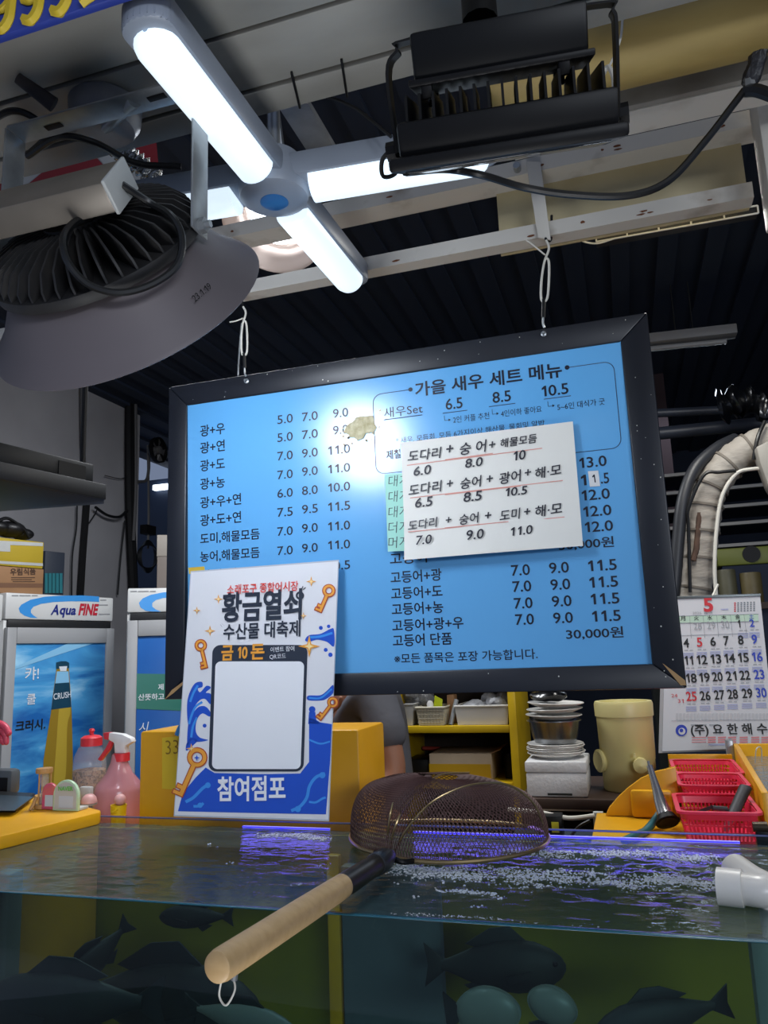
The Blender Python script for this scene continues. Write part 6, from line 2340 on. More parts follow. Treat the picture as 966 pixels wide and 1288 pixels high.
for k, (tilt, dz, lab) in enumerate(((0.02, .004, 'white plate lying on the rim of the steel bowl'), (-.02, .022, 'upper white plate tilted in the bowl stack'), (.03, .040, 'topmost tilted white plate above the steel bowl'))):
    o = dup(pl0)
    o.location = V((cx + .004 * k, BYn + .1, zb_1 + hb + dz))
    o.rotation_euler = (0.0, tilt, 0)
    tag(o, lab, 'plate', 'white plates on the steel bowl')
mb = MB()
for k in range(5):
    mb.sph((cx + rr.uniform(-.04, .04), BYn + .1 + rr.uniform(-.03, .03), zb_1 + hb + .075), .042, sc=(1.1, 1, .42), seg=12)
for v in mb.b.verts:
    v.co += V([.010 * mnoise.noise((v.co.x * 30, v.co.y * 30, v.co.z * 30 + k)) for k in (0, 9, 20)])
tag(mb.build('black_bag', mat('shiny_black_plastic', '#0c0d10', .2)), 'shiny black plastic bag piled on the topmost plate', 'bag')

# cream barrel with side knob
BrY = 2.47
bl, br_ = at(757, 990, BrY).x, at(829, 990, BrY).x
rb = (br_ - bl) / 2
cxb = (bl + br_) / 2
zt1 = at(793, 884, BrY).z
m_barrel = mat('cream_plastic', '#cfc488', .4, noise=.15, scale=4, hex2='#b3a566')
t = thing('cream_barrel', (cxb, BrY + rb, zb0), 'cream plastic barrel with a round side knob on the bench', 'barrel')
BM2 = Matrix.Translation((cxb, BrY + rb, zb0 + .001))
hB = zt1 - zb0
zs_ = at(793, 960, BrY).z - zb0
MB().lathe([(0, 0), (rb * .93, 0), (rb * .97, .006), (rb * .98, zs_), (rb * 1.0, zs_ + .003), (rb * 1.04, hB - .045), (0, hB - .045)], BM2, 48).build('body', m_barrel, t)
MB().lathe([(0, hB - .044), (rb * 1.08, hB - .044), (rb * 1.09, hB - .008), (rb * 1.05, hB), (rb * .9, hB), (rb * .88, hB - .01), (0, hB - .01)], BM2, 48).build('lid', m_barrel, t)
kp = at(758, 960, BrY)
MB().lathe([(0, -.012), (.026, -.012), (.034, 0), (.034, .012), (.028, .016), (.018, .010), (0, .010)], frame((0, 0, 1), V((1, .6, 0)).normalized().cross(V((0, 0, 1))) * -1, V((-.75, -.66, 0)).normalized(), kp + V((-.004, .06, 0))), 28).build('side_knob', m_barrel, t)
kp2 = at(806, 963, BrY - .02)
MB().lathe([(0, -.05), (.014, -.05), (.021, -.02), (.021, .010), (0, .014)], frame((1, 0, 0), (0, 0, 1), (0, -1, 0), kp2), 24).build('spigot', m_barrel, t)
MB().lathe([(0, 0), (.004, 0), (.003, .012), (0, .012)], Matrix.Translation(kp2 + V((-.014, 0, .022))), 8).build('spigot_peg', m_barrel, t)
# stuff under the bench front: power box with yellow tag, paper, cables
q0, q1 = at(700, 1015, 2.2), at(745, 1050, 2.2)
t = thing('power_box', (q0 + q1) / 2, 'dark power box with yellow sticker under the bench edge', 'power box')
MB().bx((at(676, 1028, 2.2).x, 2.2, at(700, 1056, 2.2).z), (at(706, 1028, 2.2).x, 2.26, at(700, 1027, 2.2).z), bevel=.003).build('casing', m_blackp, t)
MB().bx((at(694, 1040, 2.2).x, 2.1975, at(700, 1047, 2.2).z), (at(703, 1040, 2.2).x, 2.1998, at(700, 1034, 2.2).z)).build('sticker', mat('yellow_green_sticker', '#d3d23a', .5), t)
MB().bx((at(640, 1060, 2.18).x, 2.17, .55), (at(770, 1060, 2.18).x, 2.34, at(700, 1057, 2.2).z - .001)).build('stand_block', m_dark, t)
t = thing('socket_strip', at(755, 1040, 2.24), 'pale framed socket panel beside the yellow chute', 'panel')
MB().bx((at(747, 1040, 2.24).x, 2.24, at(755, 1060, 2.24).z), (at(760, 1040, 2.24).x, 2.26, at(755, 1022, 2.24).z), bevel=.002).build('plate', m_wpaint, t)
MB().bx((at(750, 1040, 2.24).x, 2.238, at(755, 1050, 2.24).z), (at(757, 1040, 2.24).x, 2.2398, at(755, 1028, 2.24).z)).build('face', mat('pale_blue_face', '#7d93ab', .4), t)
tag(MB().tube(spline([at(640, 1018, 2.3), at(680, 1022, 2.25), at(715, 1029, 2.24), at(748, 1026, 2.235)], 6), .006, 8).build('white_cable', m_wire), 'white cable running along the front of the bench', 'cable')
tag(MB().tube(spline([at(718, 1052, 2.2), at(728, 1040, 2.2), at(742, 1032, 2.2)], 6), .004, 6).build('grey_cable', m_cable), 'dark cable curling beside the power box', 'cable')
mb = MB().bx((at(674, 1018, 2.39).x, 2.383, at(690, 1019, 2.39).z), (at(745, 1010, 2.39).x, 2.386, at(690, 1006, 2.39).z))
tag(mb.build('cardboard_strip', mat('pale_carton', '', .7)), 'pale cardboard strip on the front edge of the bench', 'cardboard')

# ------------------------------------------------------------------ yellow chute counter and baskets
CZt = 1.12
xw0 = .066
t = thing('side_counter', (.12, 1.95, 0), 'yellow counter behind the tank carrying the red baskets', 'counter')
MB().bx((at(757, 1030, 2.06).x - .014, 1.735, CZt - .03), (.231, 2.10, CZt), bevel=.004).build('counter_top', m_yellow, t)
MB().bx((xw0 + .001, 2.101, CZt - .03), (.231, 2.60, CZt), bevel=.004).build('rear_top', m_yellow, t)
MB().bx((-.045, 1.75, 0), (.22, 2.09, CZt - .0305)).build('counter_body', mat('grey_tank_base', '', .6), t)
# round edged chute: plate with a quarter-round outline, side wall and back wall
cY = 2.06
t = thing('yellow_chute', (0, cY, CZt), 'round edged yellow fibreglass chute standing left of the red baskets', 'chute')
out = [at(x, y, cY) for x, y in ((757, 1030), (766, 1016), (778, 1002), (790, 991), (806, 979), (826, 970), (850, 965))]
pts_ = [V((p.x, cY, p.z)) for p in out if p.z > CZt + .004]
xw0 = max(xw0, pts_[-1].x)
outl = [V((pts_[0].x - .01, cY, CZt + .001))] + pts_ + [V((xw0, cY, CZt + .001))]
MB().hexa(outl, (0, .012, 0), bevel=.002).build('front_plate', m_yellow, t)
ztc = pts_[-1].z
MB().hexa([V((xw0, cY + .0125, CZt + .001)), V((xw0, 2.59, CZt + .001)), V((xw0, 2.59, at(846, 966, 2.59).z)), V((xw0, cY + .0125, ztc))], (-.008, 0, 0), bevel=.002).build('side_wall', m_yellow, t)
MB().bx((xw0 + .001, 2.578, CZt + .001), (.262, 2.59, at(880, 949, 2.578).z), bevel=.002).build('back_wall', m_yellow, t)
MB().bx((at(793, 1000, cY).x, cY - .02, max(CZt + .001, at(793, 1036, cY).z)), (at(845, 1000, cY).x, cY - .0005, at(793, 992, cY).z), bevel=.008).build('raised_box', m_yellow, t)
m_bask = mat('pink_red_plastic', '#dd2f50', .35, noise=.1, scale=6)


def basket(cx, y0, z0, w, d, h, label, rz=0.0, dark=False):
    """slotted rectangular basket, front-bottom at y0, local build"""
    t = thing('red_basket', (cx, y0 + d / 2, z0), label, 'basket', rz=rz)
    M_ = Matrix.Translation((cx, y0 + d / 2, z0)) @ Matrix.Rotation(rz, 4, 'Z')
    tp = .86

    def ring(z, s, inset=0.0):
        hw, hd = w / 2 * s - inset, d / 2 * s - inset
        r = .018
        out = []
        for cx_, cy_, a0 in ((hw - r, hd - r, 0), (-hw + r, hd - r, PI / 2), (-hw + r, -hd + r, PI), (hw - r, -hd + r, 3 * PI / 2)):
            out += [M_ @ V((cx_ + r * math.cos(a0 + k * PI / 8), cy_ + r * math.sin(a0 + k * PI / 8), z)) for k in range(5)]
        return out
    S_ = lambda z: tp + (1 - tp) * z / h
    # floor
    mb = MB()
    r0, r1 = ring(.001, S_(0)), ring(.004, S_(.004))
    n = len(r0)
    mb.add(r0 + r1, [list(range(n))[::-1], [n + k for k in range(n)]] + [[k, (k + 1) % n, n + (k + 1) % n, n + k] for k in range(n)])
    mb.build('floor', m_bask, t)

    def bandw(z0_, z1_, th=.003):
        mb = MB()
        a, b, c_, d_ = ring(z0_, S_(z0_)), ring(z1_, S_(z1_)), ring(z1_, S_(z1_), th), ring(z0_, S_(z0_), th)
        v = a + b + c_ + d_
        fs = []
        for k in range(n):
            j = (k + 1) % n
            for p, q in ((0, 1), (1, 2), (2, 3), (3, 0)):
                fs.append([p * n + k, p * n + j, q * n + j, q * n + k])
        return mb.add(v, fs)
    bandw(.004, h * .16).build('lower_band', m_bask, t)
    mb = bandw(h * .74, h * .93)
    a, b, c_, d_ = ring(h * .93, 1.0), ring(h * .93, 1.09), ring(h, 1.09), ring(h, .975)
    v = a + b + c_ + d_
    fs = []
    for k in range(n):
        j = (k + 1) % n
        for p, q in ((0, 1), (1, 2), (2, 3), (3, 0)):
            fs.append([p * n + k, p * n + j, q * n + j, q * n + k])
    mb.add(v, fs)
    mb.build('rim', m_bask, t)
    mb = MB()
    # ribs along the four sides and mid rails

    def rib(p, q, nrm):
        mb.tube([p, q], .0022, 4)
    for side in range(4):
        L_ = w if side % 2 == 0 else d
        nrib = int(L_ / .0095)
        for k in range(nrib + 1):
            u = -1 + 2 * (k + .5) / (nrib + 1)
            pts = []
            for z in (h * .15, h * .75):
                s = S_(z)
                hw, hd = w / 2 * s - .0016, d / 2 * s - .0016
                x, y = {0: (u * (hw - .006), -hd), 1: (hw, u * (hd - .006)), 2: (u * (hw - .006), hd), 3: (-hw, u * (hd - .006))}[side]
                pts.append(M_ @ V((x, y, z)))
            mb.tube(pts, .0021, 4)
    mb.build('slotted_sides', m_bask, t, flat=True)
    bandw(h * .35, h * .40, .0026).build('mid_rail', m_bask, t)
    bandw(h * .55, h * .60, .0026).build('mid_rail', m_bask, t)
    return t


def put_basket(xa, xb, yr, Yf, z0, depth, label):
    a, b = at(xa, yr, Yf), at(xb, yr, Yf)
    zr_ = at((xa + xb) / 2, yr, Yf).z
    w_ = (b.x - a.x) / 1.09
    basket((a.x + b.x) / 2, Yf + .008, z0, w_, depth, zr_ - z0, label)
    return a.x, b.x, zr_


put_basket(851, 961, 1022, 1.765, CZt + .001, .20, 'nearest red slotted basket holding a knife handle, behind the tank')
z2_ = at(900, 989, 2.0).z - .045
t = thing('basket_step', (.15, 2.1, CZt), 'low yellow step raising the middle red basket', 'step')
MB().bx((at(856, 989, 2.0).x, 2.01, CZt + .001), (at(940, 989, 2.0).x, 2.19, z2_ - .001), bevel=.003).build('block', m_yellow, t)
put_basket(853, 946, 988, 2.0, z2_, .175, 'middle red slotted basket between the other two baskets')
z3_ = at(890, 973, 2.24).z - .05
t = thing('basket_step', (.17, 2.35, CZt), 'higher yellow step raising the rearmost red basket', 'step')
MB().bx((max(xw0 + .002, at(850, 973, 2.24).x), 2.25, CZt + .001), (at(932, 973, 2.24).x, 2.50, z3_ - .001), bevel=.003).build('block', m_yellow, t)
put_basket(847, 938, 972, 2.24, z3_, .24, 'rearmost red slotted basket of the three below the calendar')
# knife handle and scrap in the near basket
t = thing('knife', at(930, 1010, 1.84), 'dark handled knife standing in the nearest red basket', 'knife')
a, b = at(921, 1026, 1.86), at(938, 990, 1.90)
MB().tube([a, b], [.013, .015], 12, flat=(.6, 1)).build('handle', mat('dark_handle', '#37363a', .5), t)
MB().hexa([a + V((-.010, 0, .004)), a + V((.008, 0, 0)), V((a.x - .012, a.y, CZt + .012)), V((a.x - .022, a.y, CZt + .016))], (0, .002, 0)).build('blade', m_galv, t)
t = thing('paring_knife', at(890, 1018, 1.85), 'small knife with dark blade lying at the left of the nearest red basket', 'knife')
ka, kb, kc = at(874, 1021, 1.86), at(884, 1019, 1.86), at(896, 1016, 1.86)
MB().hexa([ka, kb + V((0, 0, -.004)), kc + V((0, 0, -.002)), kc + V((0, 0, .005)), kb + V((0, 0, .003))], (0, .002, 0)).build('blade', mat('dark_blade', '#43454a', .3, metal=.7), t)
MB().tube([kc, kc + V((.03, .01, -.004))], .005, 8).build('handle', mat('dark_handle', '', .5), t)

# chrome nozzle with black rubber cup and teal hose
NY = 1.93
t = thing('water_nozzle', at(836, 1030, NY), 'chrome water nozzle with black rubber cup on a teal hose', 'nozzle')
n0, n1, n2, n3 = at(817, 963, NY + .03), at(826, 993, NY + .01), at(831, 1010, NY), at(837, 1026, NY - .02)
MB().tube([n0, n0 + (n1 - n0) * .5, n1, n2, n3], [.007, .0075, .010, .014, .017], 20).build('chrome_barrel', mat('chrome', '#d8dae0', .22, metal=.9), t)
MB().tube([n3, n3 + (n3 - n2).normalized() * .016], [.019, .027], 20).build('rubber_cup', m_black, t)
MB().tube([n3 + (n3 - n2).normalized() * .0165, n3 + (n3 - n2).normalized() * .017], [.020, .020], 20).build('cup_mouth', mat('dull_dark', '#1a1c22', .6), t)
hose = [at(832, 1020, NY + .02), at(822, 1034, NY), at(812, 1045, NY - .05), at(800, 1056, NY - .12), at(786, 1072, NY - .16)]
hose[-1].z = max(hose[-1].z, CZt + .009)
hose[-2].z = max(hose[-2].z, CZt + .012)
MB().tube(spline(hose, 6), .0085, 10).build('hose', mat('teal_hose', '#1e5f66', .4), t)
MB().tube([n1 + V((-.006, 0, .01)), n0 + V((-.002, 0, .01))], .003, 8).build('lever', m_galv, t)

# neighbouring yellow rimmed tank on the right
pzt = 1.225
ra, rb2 = az(922, 935, pzt), az(966, 1012, pzt)
dirr = (rb2 - ra).normalized()
rb3 = ra + dirr * ((1.80 - ra.y) / dirr.y)
t = thing('yellow_tank', (.6, 2.2, 0), 'yellow rimmed tank of grey water at the right edge under the calendar', 'fish tank')
rw_ = V((.018, 0, 0))
MB().hexa([ra, ra + V((.014, 0, 0)), rb3 + V((.014, 0, 0)), rb3], (0, 0, -.42), bevel=.002).build('side_wall', m_yellow, t)
MB().hexa([ra + V((.0145, -.02, 0)), ra + V((.60, -.02, 0)), ra + V((.60, 0, 0)), ra + V((.0145, 0, 0))], (0, 0, -.42), bevel=.002).build('rear_wall', m_yellow, t)
MB().hexa([rb3 + V((.0145, 0, 0)), rb3 + V((.60, 0, 0)), rb3 + V((.60, .016, 0)), rb3 + V((.0145, .016, 0))], (0, 0, -.42), bevel=.002).build('front_wall', m_yellow, t)
MB().hexa([ra + V((.016, -.022, -.035)), ra + V((.60, -.022, -.035)), rb3 + V((.60, .018, -.035)), rb3 + V((.016, .018, -.035))], (0, 0, -.02)).build('grey_water', mat('grey_tank_water', '#6d7578', .12, bump=.3, bscale=30), t)
MB().bx((.29, 1.82, 0), (.85, 2.6, pzt - .43)).build('tank_base', mat('grey_tank_base', '', .6), t)
MB().tube(spline([ra + V((.03, -.2, -.03)), ra + V((.035, -.22, .01)), ra + V((.05, -.2, .01)), ra + V((.05, -.18, -.03))], 5), .0015, 6).build('wire_loop', m_wire, t)
MB().bx(ra + V((-.022, -.02, -.10)), ra + V((-.001, .01, .012)), bevel=.003).build('corner_fitting', m_galv, t)
# black metal clamp on the tank rim at right
p = at(957, 1046, 1.70)
t = thing('rim_clamp', p, 'dark metal clamp on the back rim of the tank at the right edge', 'clamp')
MB().lathe([(0, -.012), (.009, -.012), (.010, .014), (0, .014)], frame((0, 1, 0), (0, 0, 1), (1, 0, 0), p + V((0, .012, .006))), 14).build('barrel', mat('dark_bronze', '#3d3226', .4, metal=.5), t)
MB().bx(p + V((-.008, .006, -.03)), p + V((.02, .02, .004)), bevel=.003).build('jaw', m_black, t)

# ------------------------------------------------------------------ calendar
KY = 2.80
KTL, KTR, KBR, KBL = at(838, 753, KY), at(956, 749, KY), at(974, 940, KY - .02), at(832, 945, KY - .02)
kn = (KTR - KTL).cross(KBL - KTL)
kp_ = Plane(KTL, kn)
cal = thing('wall_calendar', (KBL + KBR) / 2, 'big white paper wall calendar for month 5 with black, red and blue dates', 'calendar')
kq = [kp_.at(838, 753), kp_.at(956, 749), kp_.at(976, 940), kp_.at(833, 945)]
m_calp = mat('calendar_paper', '#d2d3d8', .6)
MB().hexa(kq, kp_.n * -.003).build('top_sheet', m_calp, cal)
kq2 = [p - kp_.n * .0035 + V((-.012 if i in (0, 3) else 0, 0, -.006 if i > 1 else 0)) for i, p in enumerate(kq)]
MB().hexa(kq2, kp_.n * -.004).build('under_sheets', mat('calendar_paper_grey', '#a9a8aa', .6), cal)
hd0 = [kp_.at(838, 750.5), kp_.at(957, 746.5), kp_.at(957, 750), kp_.at(838, 754)]
MB().hexa([p + kp_.n * .003 for p in hd0], kp_.n * -.01, bevel=.001).build('binding_bar', mat('tin_bar', '#6f7577', .35, metal=.6), cal)
m_cblk, m_cred, m_cblu, m_cgry, m_cgrn, m_clin = [mat(n_, c_, .6) for n_, c_ in (('print_black', '#191a1c'), ('print_red', '#c8303a'), ('print_blue', '#2f45b5'), ('print_pale_grey', '#a3a6ab'), ('print_mint', '#bcd6c2'), ('print_rule', '#7f858c'))]
K = MB()


def kz(x, y, off=.001):          # from the 966x1262 zoom of the calendar (scale 5.489)
    return kp_.at(790 + x / 5.489, 730 + y / 5.489, off)


K.poly([kz(300, 248), kz(898, 232), kz(902, 282), kz(306, 296)], 4)
for y0, y1 in ((248, 232), (296, 282)):
    K.tube([kz(300, y0), kz(900, y1)], .0008, 4, 5)
for x0, y0, x1, y1 in ((425, 245, 436, 400), (518, 242, 530, 395), (612, 240, 625, 390), (706, 238, 722, 388), (800, 236, 820, 385)):
    K.tube([kz(x0, y0), kz(x1, y1)], .0005, 4, 5)
K.tube([kz(310, 382), kz(815, 366)], .0005, 4, 5)


def kt(s, x0, yb, x1, mi, bold=.02, vs=1.0, slope=-.018, h=None):
    K.text(s, kz(x0, yb), kz(x1, yb + slope * (x1 - x0)), kp_.n, mi, bold, lift=.0014, vstretch=vs, height=h)


kt('5', 524, 214, 590, 1, .035, 1.0)
for s, x in (('日', 275), ('月', 362), ('火', 455), ('水', 548), ('木', 645), ('金', 740), ('土', 835)):
    kt(s, x, 276 - (x - 360) * .03, x + 34, {'日': 1, '土': 2}.get(s, 0), .01)
kt('2026  MAY', 446, 234, 590, 3, .01, .8)
K.poly([kz(640, 196), kz(692, 195), kz(692, 204), kz(640, 205)], 6)
K.b.faces.ensure_lookup_table()
rowsd = [((28, 29, 30, 1, 2), 340, 450), ((4, 5, 6, 7, 8, 9), 462, 380), ((11, 12, 13, 14, 15, 16), 584, 390), ((18, 19, 20, 21, 22, 23), 706, 412), ((25, 26, 27, 28, 29, 30), 832, 400)]
colx = [[455, 548, 645, 752, 840], [385, 477, 570, 662, 762, 856], [392, 478, 574, 670, 764, 860], [405, 496, 584, 680, 774, 872], [404, 500, 598, 690, 790, 888]]
for ri, ((days, yb, _), xs) in enumerate(zip(rowsd, colx)):
    for ci, (dday, x) in enumerate(zip(days, xs)):
        mi = 0
        if ri == 0 and ci < 3:
            mi = 3
        if ci == len(days) - 1:
            mi = 2
        if dday in (5,) and ri == 1 or dday == 25:
            mi = 1
        wdt_ = (38 if dday < 10 else 72) if ri else (34 if dday < 10 else 56)
        yb_ = yb - ci * 5.0 - (0 if ri else 0)
        if dday == 1:
            x, wdt_ = x + 10, 16
        if dday == 11:
            x, wdt_ = x + 4, 56
        kt(str(dday), x, yb_, x + wdt_, mi, .02 if mi != 3 else 0, h=.0295 if ri else .0245)
        if mi != 3 or ri:
            for q in range(2):
                K.poly([kz(x + 4 + q * 36, yb_ + 18), kz(x + 30 + q * 32, yb_ + 17), kz(x + 30 + q * 32, yb_ + 23), kz(x + 4 + q * 36, yb_ + 24)], 3)
            for q in range(3):
                yy = yb_ + 38 + q * 13
                K.poly([kz(x - 4, yy), kz(x + 68, yy - 1), kz(x + 68, yy + 7), kz(x - 4, yy + 8)], 6)
kt('24', 300, 808, 342, 1, .0, .8)
kt('31', 345, 846, 386, 1, .0, .8)
# mini month block
for c_ in range(7):
    for r_ in range(5):
        K.poly([kz(732 + c_ * 22, 152 + r_ * 14 - c_), kz(744 + c_ * 22, 152 + r_ * 14 - c_), kz(744 + c_ * 22, 161 + r_ * 14 - c_), kz(732 + c_ * 22, 161 + r_ * 14 - c_)], 1 if c_ == 0 else 5)
# tear line bars
for i in range(26):
    x = 330 + i * 25
    K.poly([kz(x, 918), kz(x + 16, 917), kz(x + 16, 962), kz(x, 963)], 7)
K.tube([kz(300, 968), kz(980, 962)], .0004, 4, 5)
# company line and blue emblem
for R_, mi, lf, a0 in ((40, 2, .0014, 0), (24, 8, .0018, .8), (13, 2, .0022, 0)):
    cxm, cym = (368, 1036) if R_ != 24 else (372, 1042)
    K.poly([kz(cxm + R_ * math.cos(a), cym + R_ * math.sin(a), lf) for a in [k * PI / 12 for k in range(24)]], mi)
kt('(주) 요 한 해 수', 436, 1060, 966, 0, .02, 1.0, slope=-.012)
for x in (432, 490, 560):
    K.poly([kz(x, 994), kz(x + 52, 993), kz(x + 52, 1001), kz(x, 1002)], 3)
for q in range(3):
    K.poly([kz(440, 1082 + q * 16), kz(540, 1080 + q * 16), kz(540, 1086 + q * 16), kz(440, 1088 + q * 16)], 9)
    for x in (550, 620, 690, 770, 850, 920):
        K.poly([kz(x, 1080 + q * 16), kz(x + 56, 1078 + q * 16), kz(x + 56, 1088 + q * 16), kz(x, 1090 + q * 16)], 9)
K.poly([kz(555, 1130), kz(680, 1128), kz(680, 1138), kz(555, 1140)], 6)
K.build('print', [m_cblk, m_cred, m_cblu, m_cgry, m_cgrn, m_clin, mat('print_lilac', '#a9aed0', .6), mat('print_faint', '#c2c3c8', .6), m_calp, mat('print_pink', '#dc8a8e', .6)], cal, flat=True)
MB().tube(spline([at(896, 750, KY), at(899, 744, KY + .01), at(903, 735, KY + .02)], 4), .004, 6).build('hanging_string', m_wire, cal)

# ------------------------------------------------------------------ insulated pipe and hoses, right
PYy = 2.95
m_wrap = mat('dusty_pipe_wrap', '#a29c93', .7, noise=.5, scale=6, hex2='#7b7167', bump=.5, bscale=18, stretch=(1, 1, 2.5))
pts = [at(868, 772, PYy), at(876, 740, PYy), at(881, 690, PYy), at(885, 650, PYy), at(892, 617, PYy), at(912, 588, PYy), at(942, 566, PYy), at(985, 548, PYy)]
t = thing('insulated_pipe', pts[0], 'thick white wrapped insulated pipe bending to the right above the calendar', 'pipe')
sp_ = spline(pts, 8)
MB().tube(sp_, [.048 + .012 * min(1, i / 25) + .0025 * math.sin(i * 1.9) for i in range(len(sp_))], 18).build('pipe_wrap', m_wrap, t)
for i in (8, 14, 20, 27, 33, 41, 48):
    p, q = sp_[i], sp_[i + 1]
    d = (q - p).normalized()
    MB().tube([p - d * .004, p + d * .004], .0505 + .0125 * min(1, i / 25) + .002, 18).build('wrap_band', mat('grimy_tape', '#6e675e', .7), t)
MB().tube([at(880, 645, PYy - .05), at(876, 690, PYy - .055), at(872, 705, PYy - .055)], .010, 8).build('stain_strip', mat('rusty_stain', '#5a4438', .8, noise=.8, scale=40), t)
tag(MB().tube(spline([at(842, 780, PYy - .06), at(848, 740, PYy - .06), at(853, 680, PYy - .06), at(859, 630, PYy - .06), at(874, 590, PYy - .04), at(900, 565, PYy), at(925, 552, PYy + .05)], 8), .022, 12).build('black_hose', mat('black_hose_rubber', '#26282d', .45)), 'black hose running up beside the insulated pipe', 'hose')
t = thing('white_cable', at(900, 700, PYy - .08), 'thin white cord hanging right of the insulated pipe', 'cord')
MB().tube(spline([at(901, 752, PYy - .08), at(899, 715, PYy - .08), at(901, 670, PYy - .08), at(908, 625, PYy - .08), at(925, 597, PYy - .08), at(945, 590, PYy - .08), at(985, 590, PYy - .08)], 8), .0065, 8).build('cord', m_wire, t)
tag(MB().tube(spline([at(868, 745, PYy - .07), at(866, 665, PYy - .07), at(866, 640, PYy - .08), at(885, 598, PYy - .09), at(905, 594, PYy - .09), at(925, 592, PYy - .085)], 8), .006, 8).build('black_tie_cable', m_cable), 'thin black cord tied around the insulated pipe', 'cord')
tag(MB().tube(spline([at(948, 578, PYy - .075), at(950, 565, PYy - .08), at(954, 548, PYy - .08), at(962, 530, PYy - .06)], 6), .007, 8).build('black_strap', m_cable), 'black strap looped over the bend of the insulated pipe', 'strap')
tag(MB().hexa([at(951, 562, 2.82), at(985, 545, 2.82), at(985, 640, 2.82), at(966, 610, 2.82), at(956, 582, 2.82)], (0, .08, 0), bevel=.006).build('duct_end', mat('duct_grey', '#9b978f', .5, noise=.3, scale=8)), 'pale sheet metal duct corner at the right edge over the pipe', 'duct')
mb = MB()
sbag = spline([at(905, 512, 3.3), at(930, 506, 3.3), at(960, 510, 3.3), at(1000, 508, 3.3)], 8)
mb.tube(sbag, [.05 + .015 * math.sin(i * 1.3) for i in range(len(sbag))], 14)
for v in mb.b.verts:
    v.co += V([.03 * mnoise.noise((v.co.x * 12, v.co.y * 12, v.co.z * 12 + k)) for k in (0, 9, 20)])
tag(mb.build('black_duct', mat('shiny_black_plastic', '', .2)), 'shiny black plastic wrapped duct in the dark above the pipe', 'duct')
# dark pipes across
for k, (y0, y1, r, lab) in enumerate(((546, 530, .03, 'dark pipe running behind the upper bend of the insulated pipe'), (520, 512, .02, 'second dark pipe higher in the shadow behind the board'))):
    tag(MB().tube([at(820, y0, 3.6), at(985, y1, 3.6)], r, 12).build('dark_pipe', mat('shadow_pipe', '#2a2f3a', .4)), lab, 'pipe')
# metal rack behind with rails and a green crate
RY = 4.3
rx0, rx1 = at(800, 650, RY).x, at(1010, 650, RY).x
rk = thing('metal_rack', ((rx0 + rx1) / 2, RY + .2, 0), 'dim metal rack with pale rails in the dark beyond the calendar', 'rack')
m_rail = mat('dim_rail', '#8a8784', .5)
for y in (592, 615, 638, 660, 687):
    z = at(900, y, RY).z
    MB().bx((rx0, RY, z - .008), (rx1, RY + .03, z + .008)).build('rail', m_rail, rk)
    MB().bx((rx0, RY + .031, z - .006), (rx1, RY + .42, z + .002)).build('shelf_plate', m_dark, rk)
for x in (rx0, rx1 - .04):
    MB().bx((x, RY - .002, 0), (x + .04, RY + .44, at(900, 580, RY).z)).build('rack_post', m_fin, rk)
zz0 = at(930, 712, RY - .2).z
t = thing('green_crate', at(935, 712, RY - .2), 'dull green crate at the foot of the dim rack', 'crate')
MB().bx((at(900, 700, RY - .2).x, RY - .25, zz0), (at(1000, 700, RY - .2).x, RY - .01, at(930, 690, RY - .2).z), bevel=.01).build('body', mat('dull_green', '#6a7029', .5), t)
MB().lathe([(0, 0), (.04, 0), (.04, .006), (0, .006)], frame((1, 0, 0), (0, 0, 1), (0, -1, 0), at(945, 697, RY - .25)), 20).build('grip_hole', m_black, t)
MB().bx((at(900, 700, RY - .2).x + .02, RY - .24, 0), (at(1000, 700, RY - .2).x, RY - .02, zz0 - .001)).build('stand', m_dark, t)
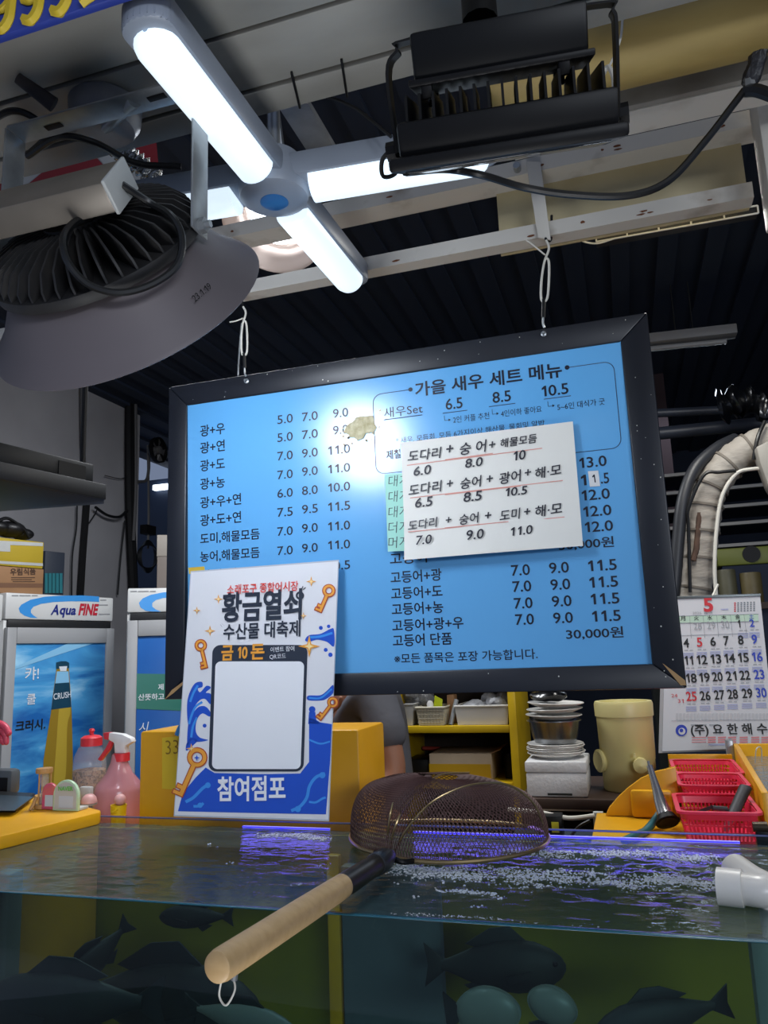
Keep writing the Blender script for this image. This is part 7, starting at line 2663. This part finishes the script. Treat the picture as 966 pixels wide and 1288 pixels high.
# shelf of clutter below the crate
cl0 = at(905, 740, 3.7)
for k, (x0, x1, y0, y1, c_, nm, lab) in enumerate(((906, 930, 720, 760, '#5d5a45', 'dusty_tin', 'dusty olive tin under the green crate'), (934, 962, 724, 760, '#6b5f3d', 'dusty_tin', 'brown tin right of the olive tin under the green crate'), (838, 872, 722, 765, '#77716a', 'dusty_tin', 'pale dusty tin left of the insulated pipe'))):
    a, b = at(x0, y1, 3.8), at(x1, y1, 3.8)
    r = (b.x - a.x) / 2
    h = at(x0, y0, 3.8).z - a.z
    tag(MB().lathe([(0, 0), (r, 0), (r, h), (r * .95, h + .01), (0, h + .01)], Matrix.Translation(((a.x + b.x) / 2, 3.8, a.z)), 20).build(nm, mat('tin_%d' % k, c_, .5, noise=.5, scale=14)), lab, 'tin')
a, b = at(820, 762, 3.75), at(1000, 762, 3.75)
t = thing('low_shelf', ((a.x + b.x) / 2, 3.8, 0), 'dark low shelf behind the calendar carrying dusty tins', 'shelf')
MB().bx((a.x, 3.66, a.z - .04), (b.x, 3.95, a.z - .012)).build('plank', m_bench, t)
MB().bx((a.x + .02, 3.68, 0), (b.x - .02, 3.93, a.z - .041)).build('body', m_dark, t)
# unlit batten light on the dark back, right of board
b0, b1 = at(800, 432, 4.0), at(928, 418, 4.0)
t = thing('batten_light', (b0 + b1) / 2, 'unlit fluorescent batten in the dark right of the menu board', 'light')
dx = b1 - b0
dx = (b1 - b0).normalized()
mb = MB().hexa([b0 + V((0, 0, .05)), b1 + V((0, 0, .05)), b1 + V((0, 0, .0)), b0], (0, .09, 0), bevel=.004)
mb.build('housing', mat('batten_grey', '#8b8783', .5), t)
MB().tube([b0 + V((0.05, .045, -.022)), b1 + V((-.05, .045, -.022))], .014, 10).build('tube', mat('unlit_tube', '#a9a6a2', .3), t)
MB().tube([b0 + V((.2, .045, .05)), V((b0.x + .2, 4.045, 3.38))], .004, 6).build('drop_rod', m_cable, t)
MB().tube([b1 + V((-.2, .045, .05)), V((b1.x - .2, 4.045, 3.38))], .004, 6).build('drop_rod', m_cable, t)
# dim red and green columns in the dark background
p = at(811, 360, 5.5)
tag(MB().bx((p.x - .06, 5.5, 0), (p.x + .06, 5.6, 3.4)).build('red_column', mat('dim_red', '#260d14', .7)), 'dim dark red column far behind under the roof', 'column')
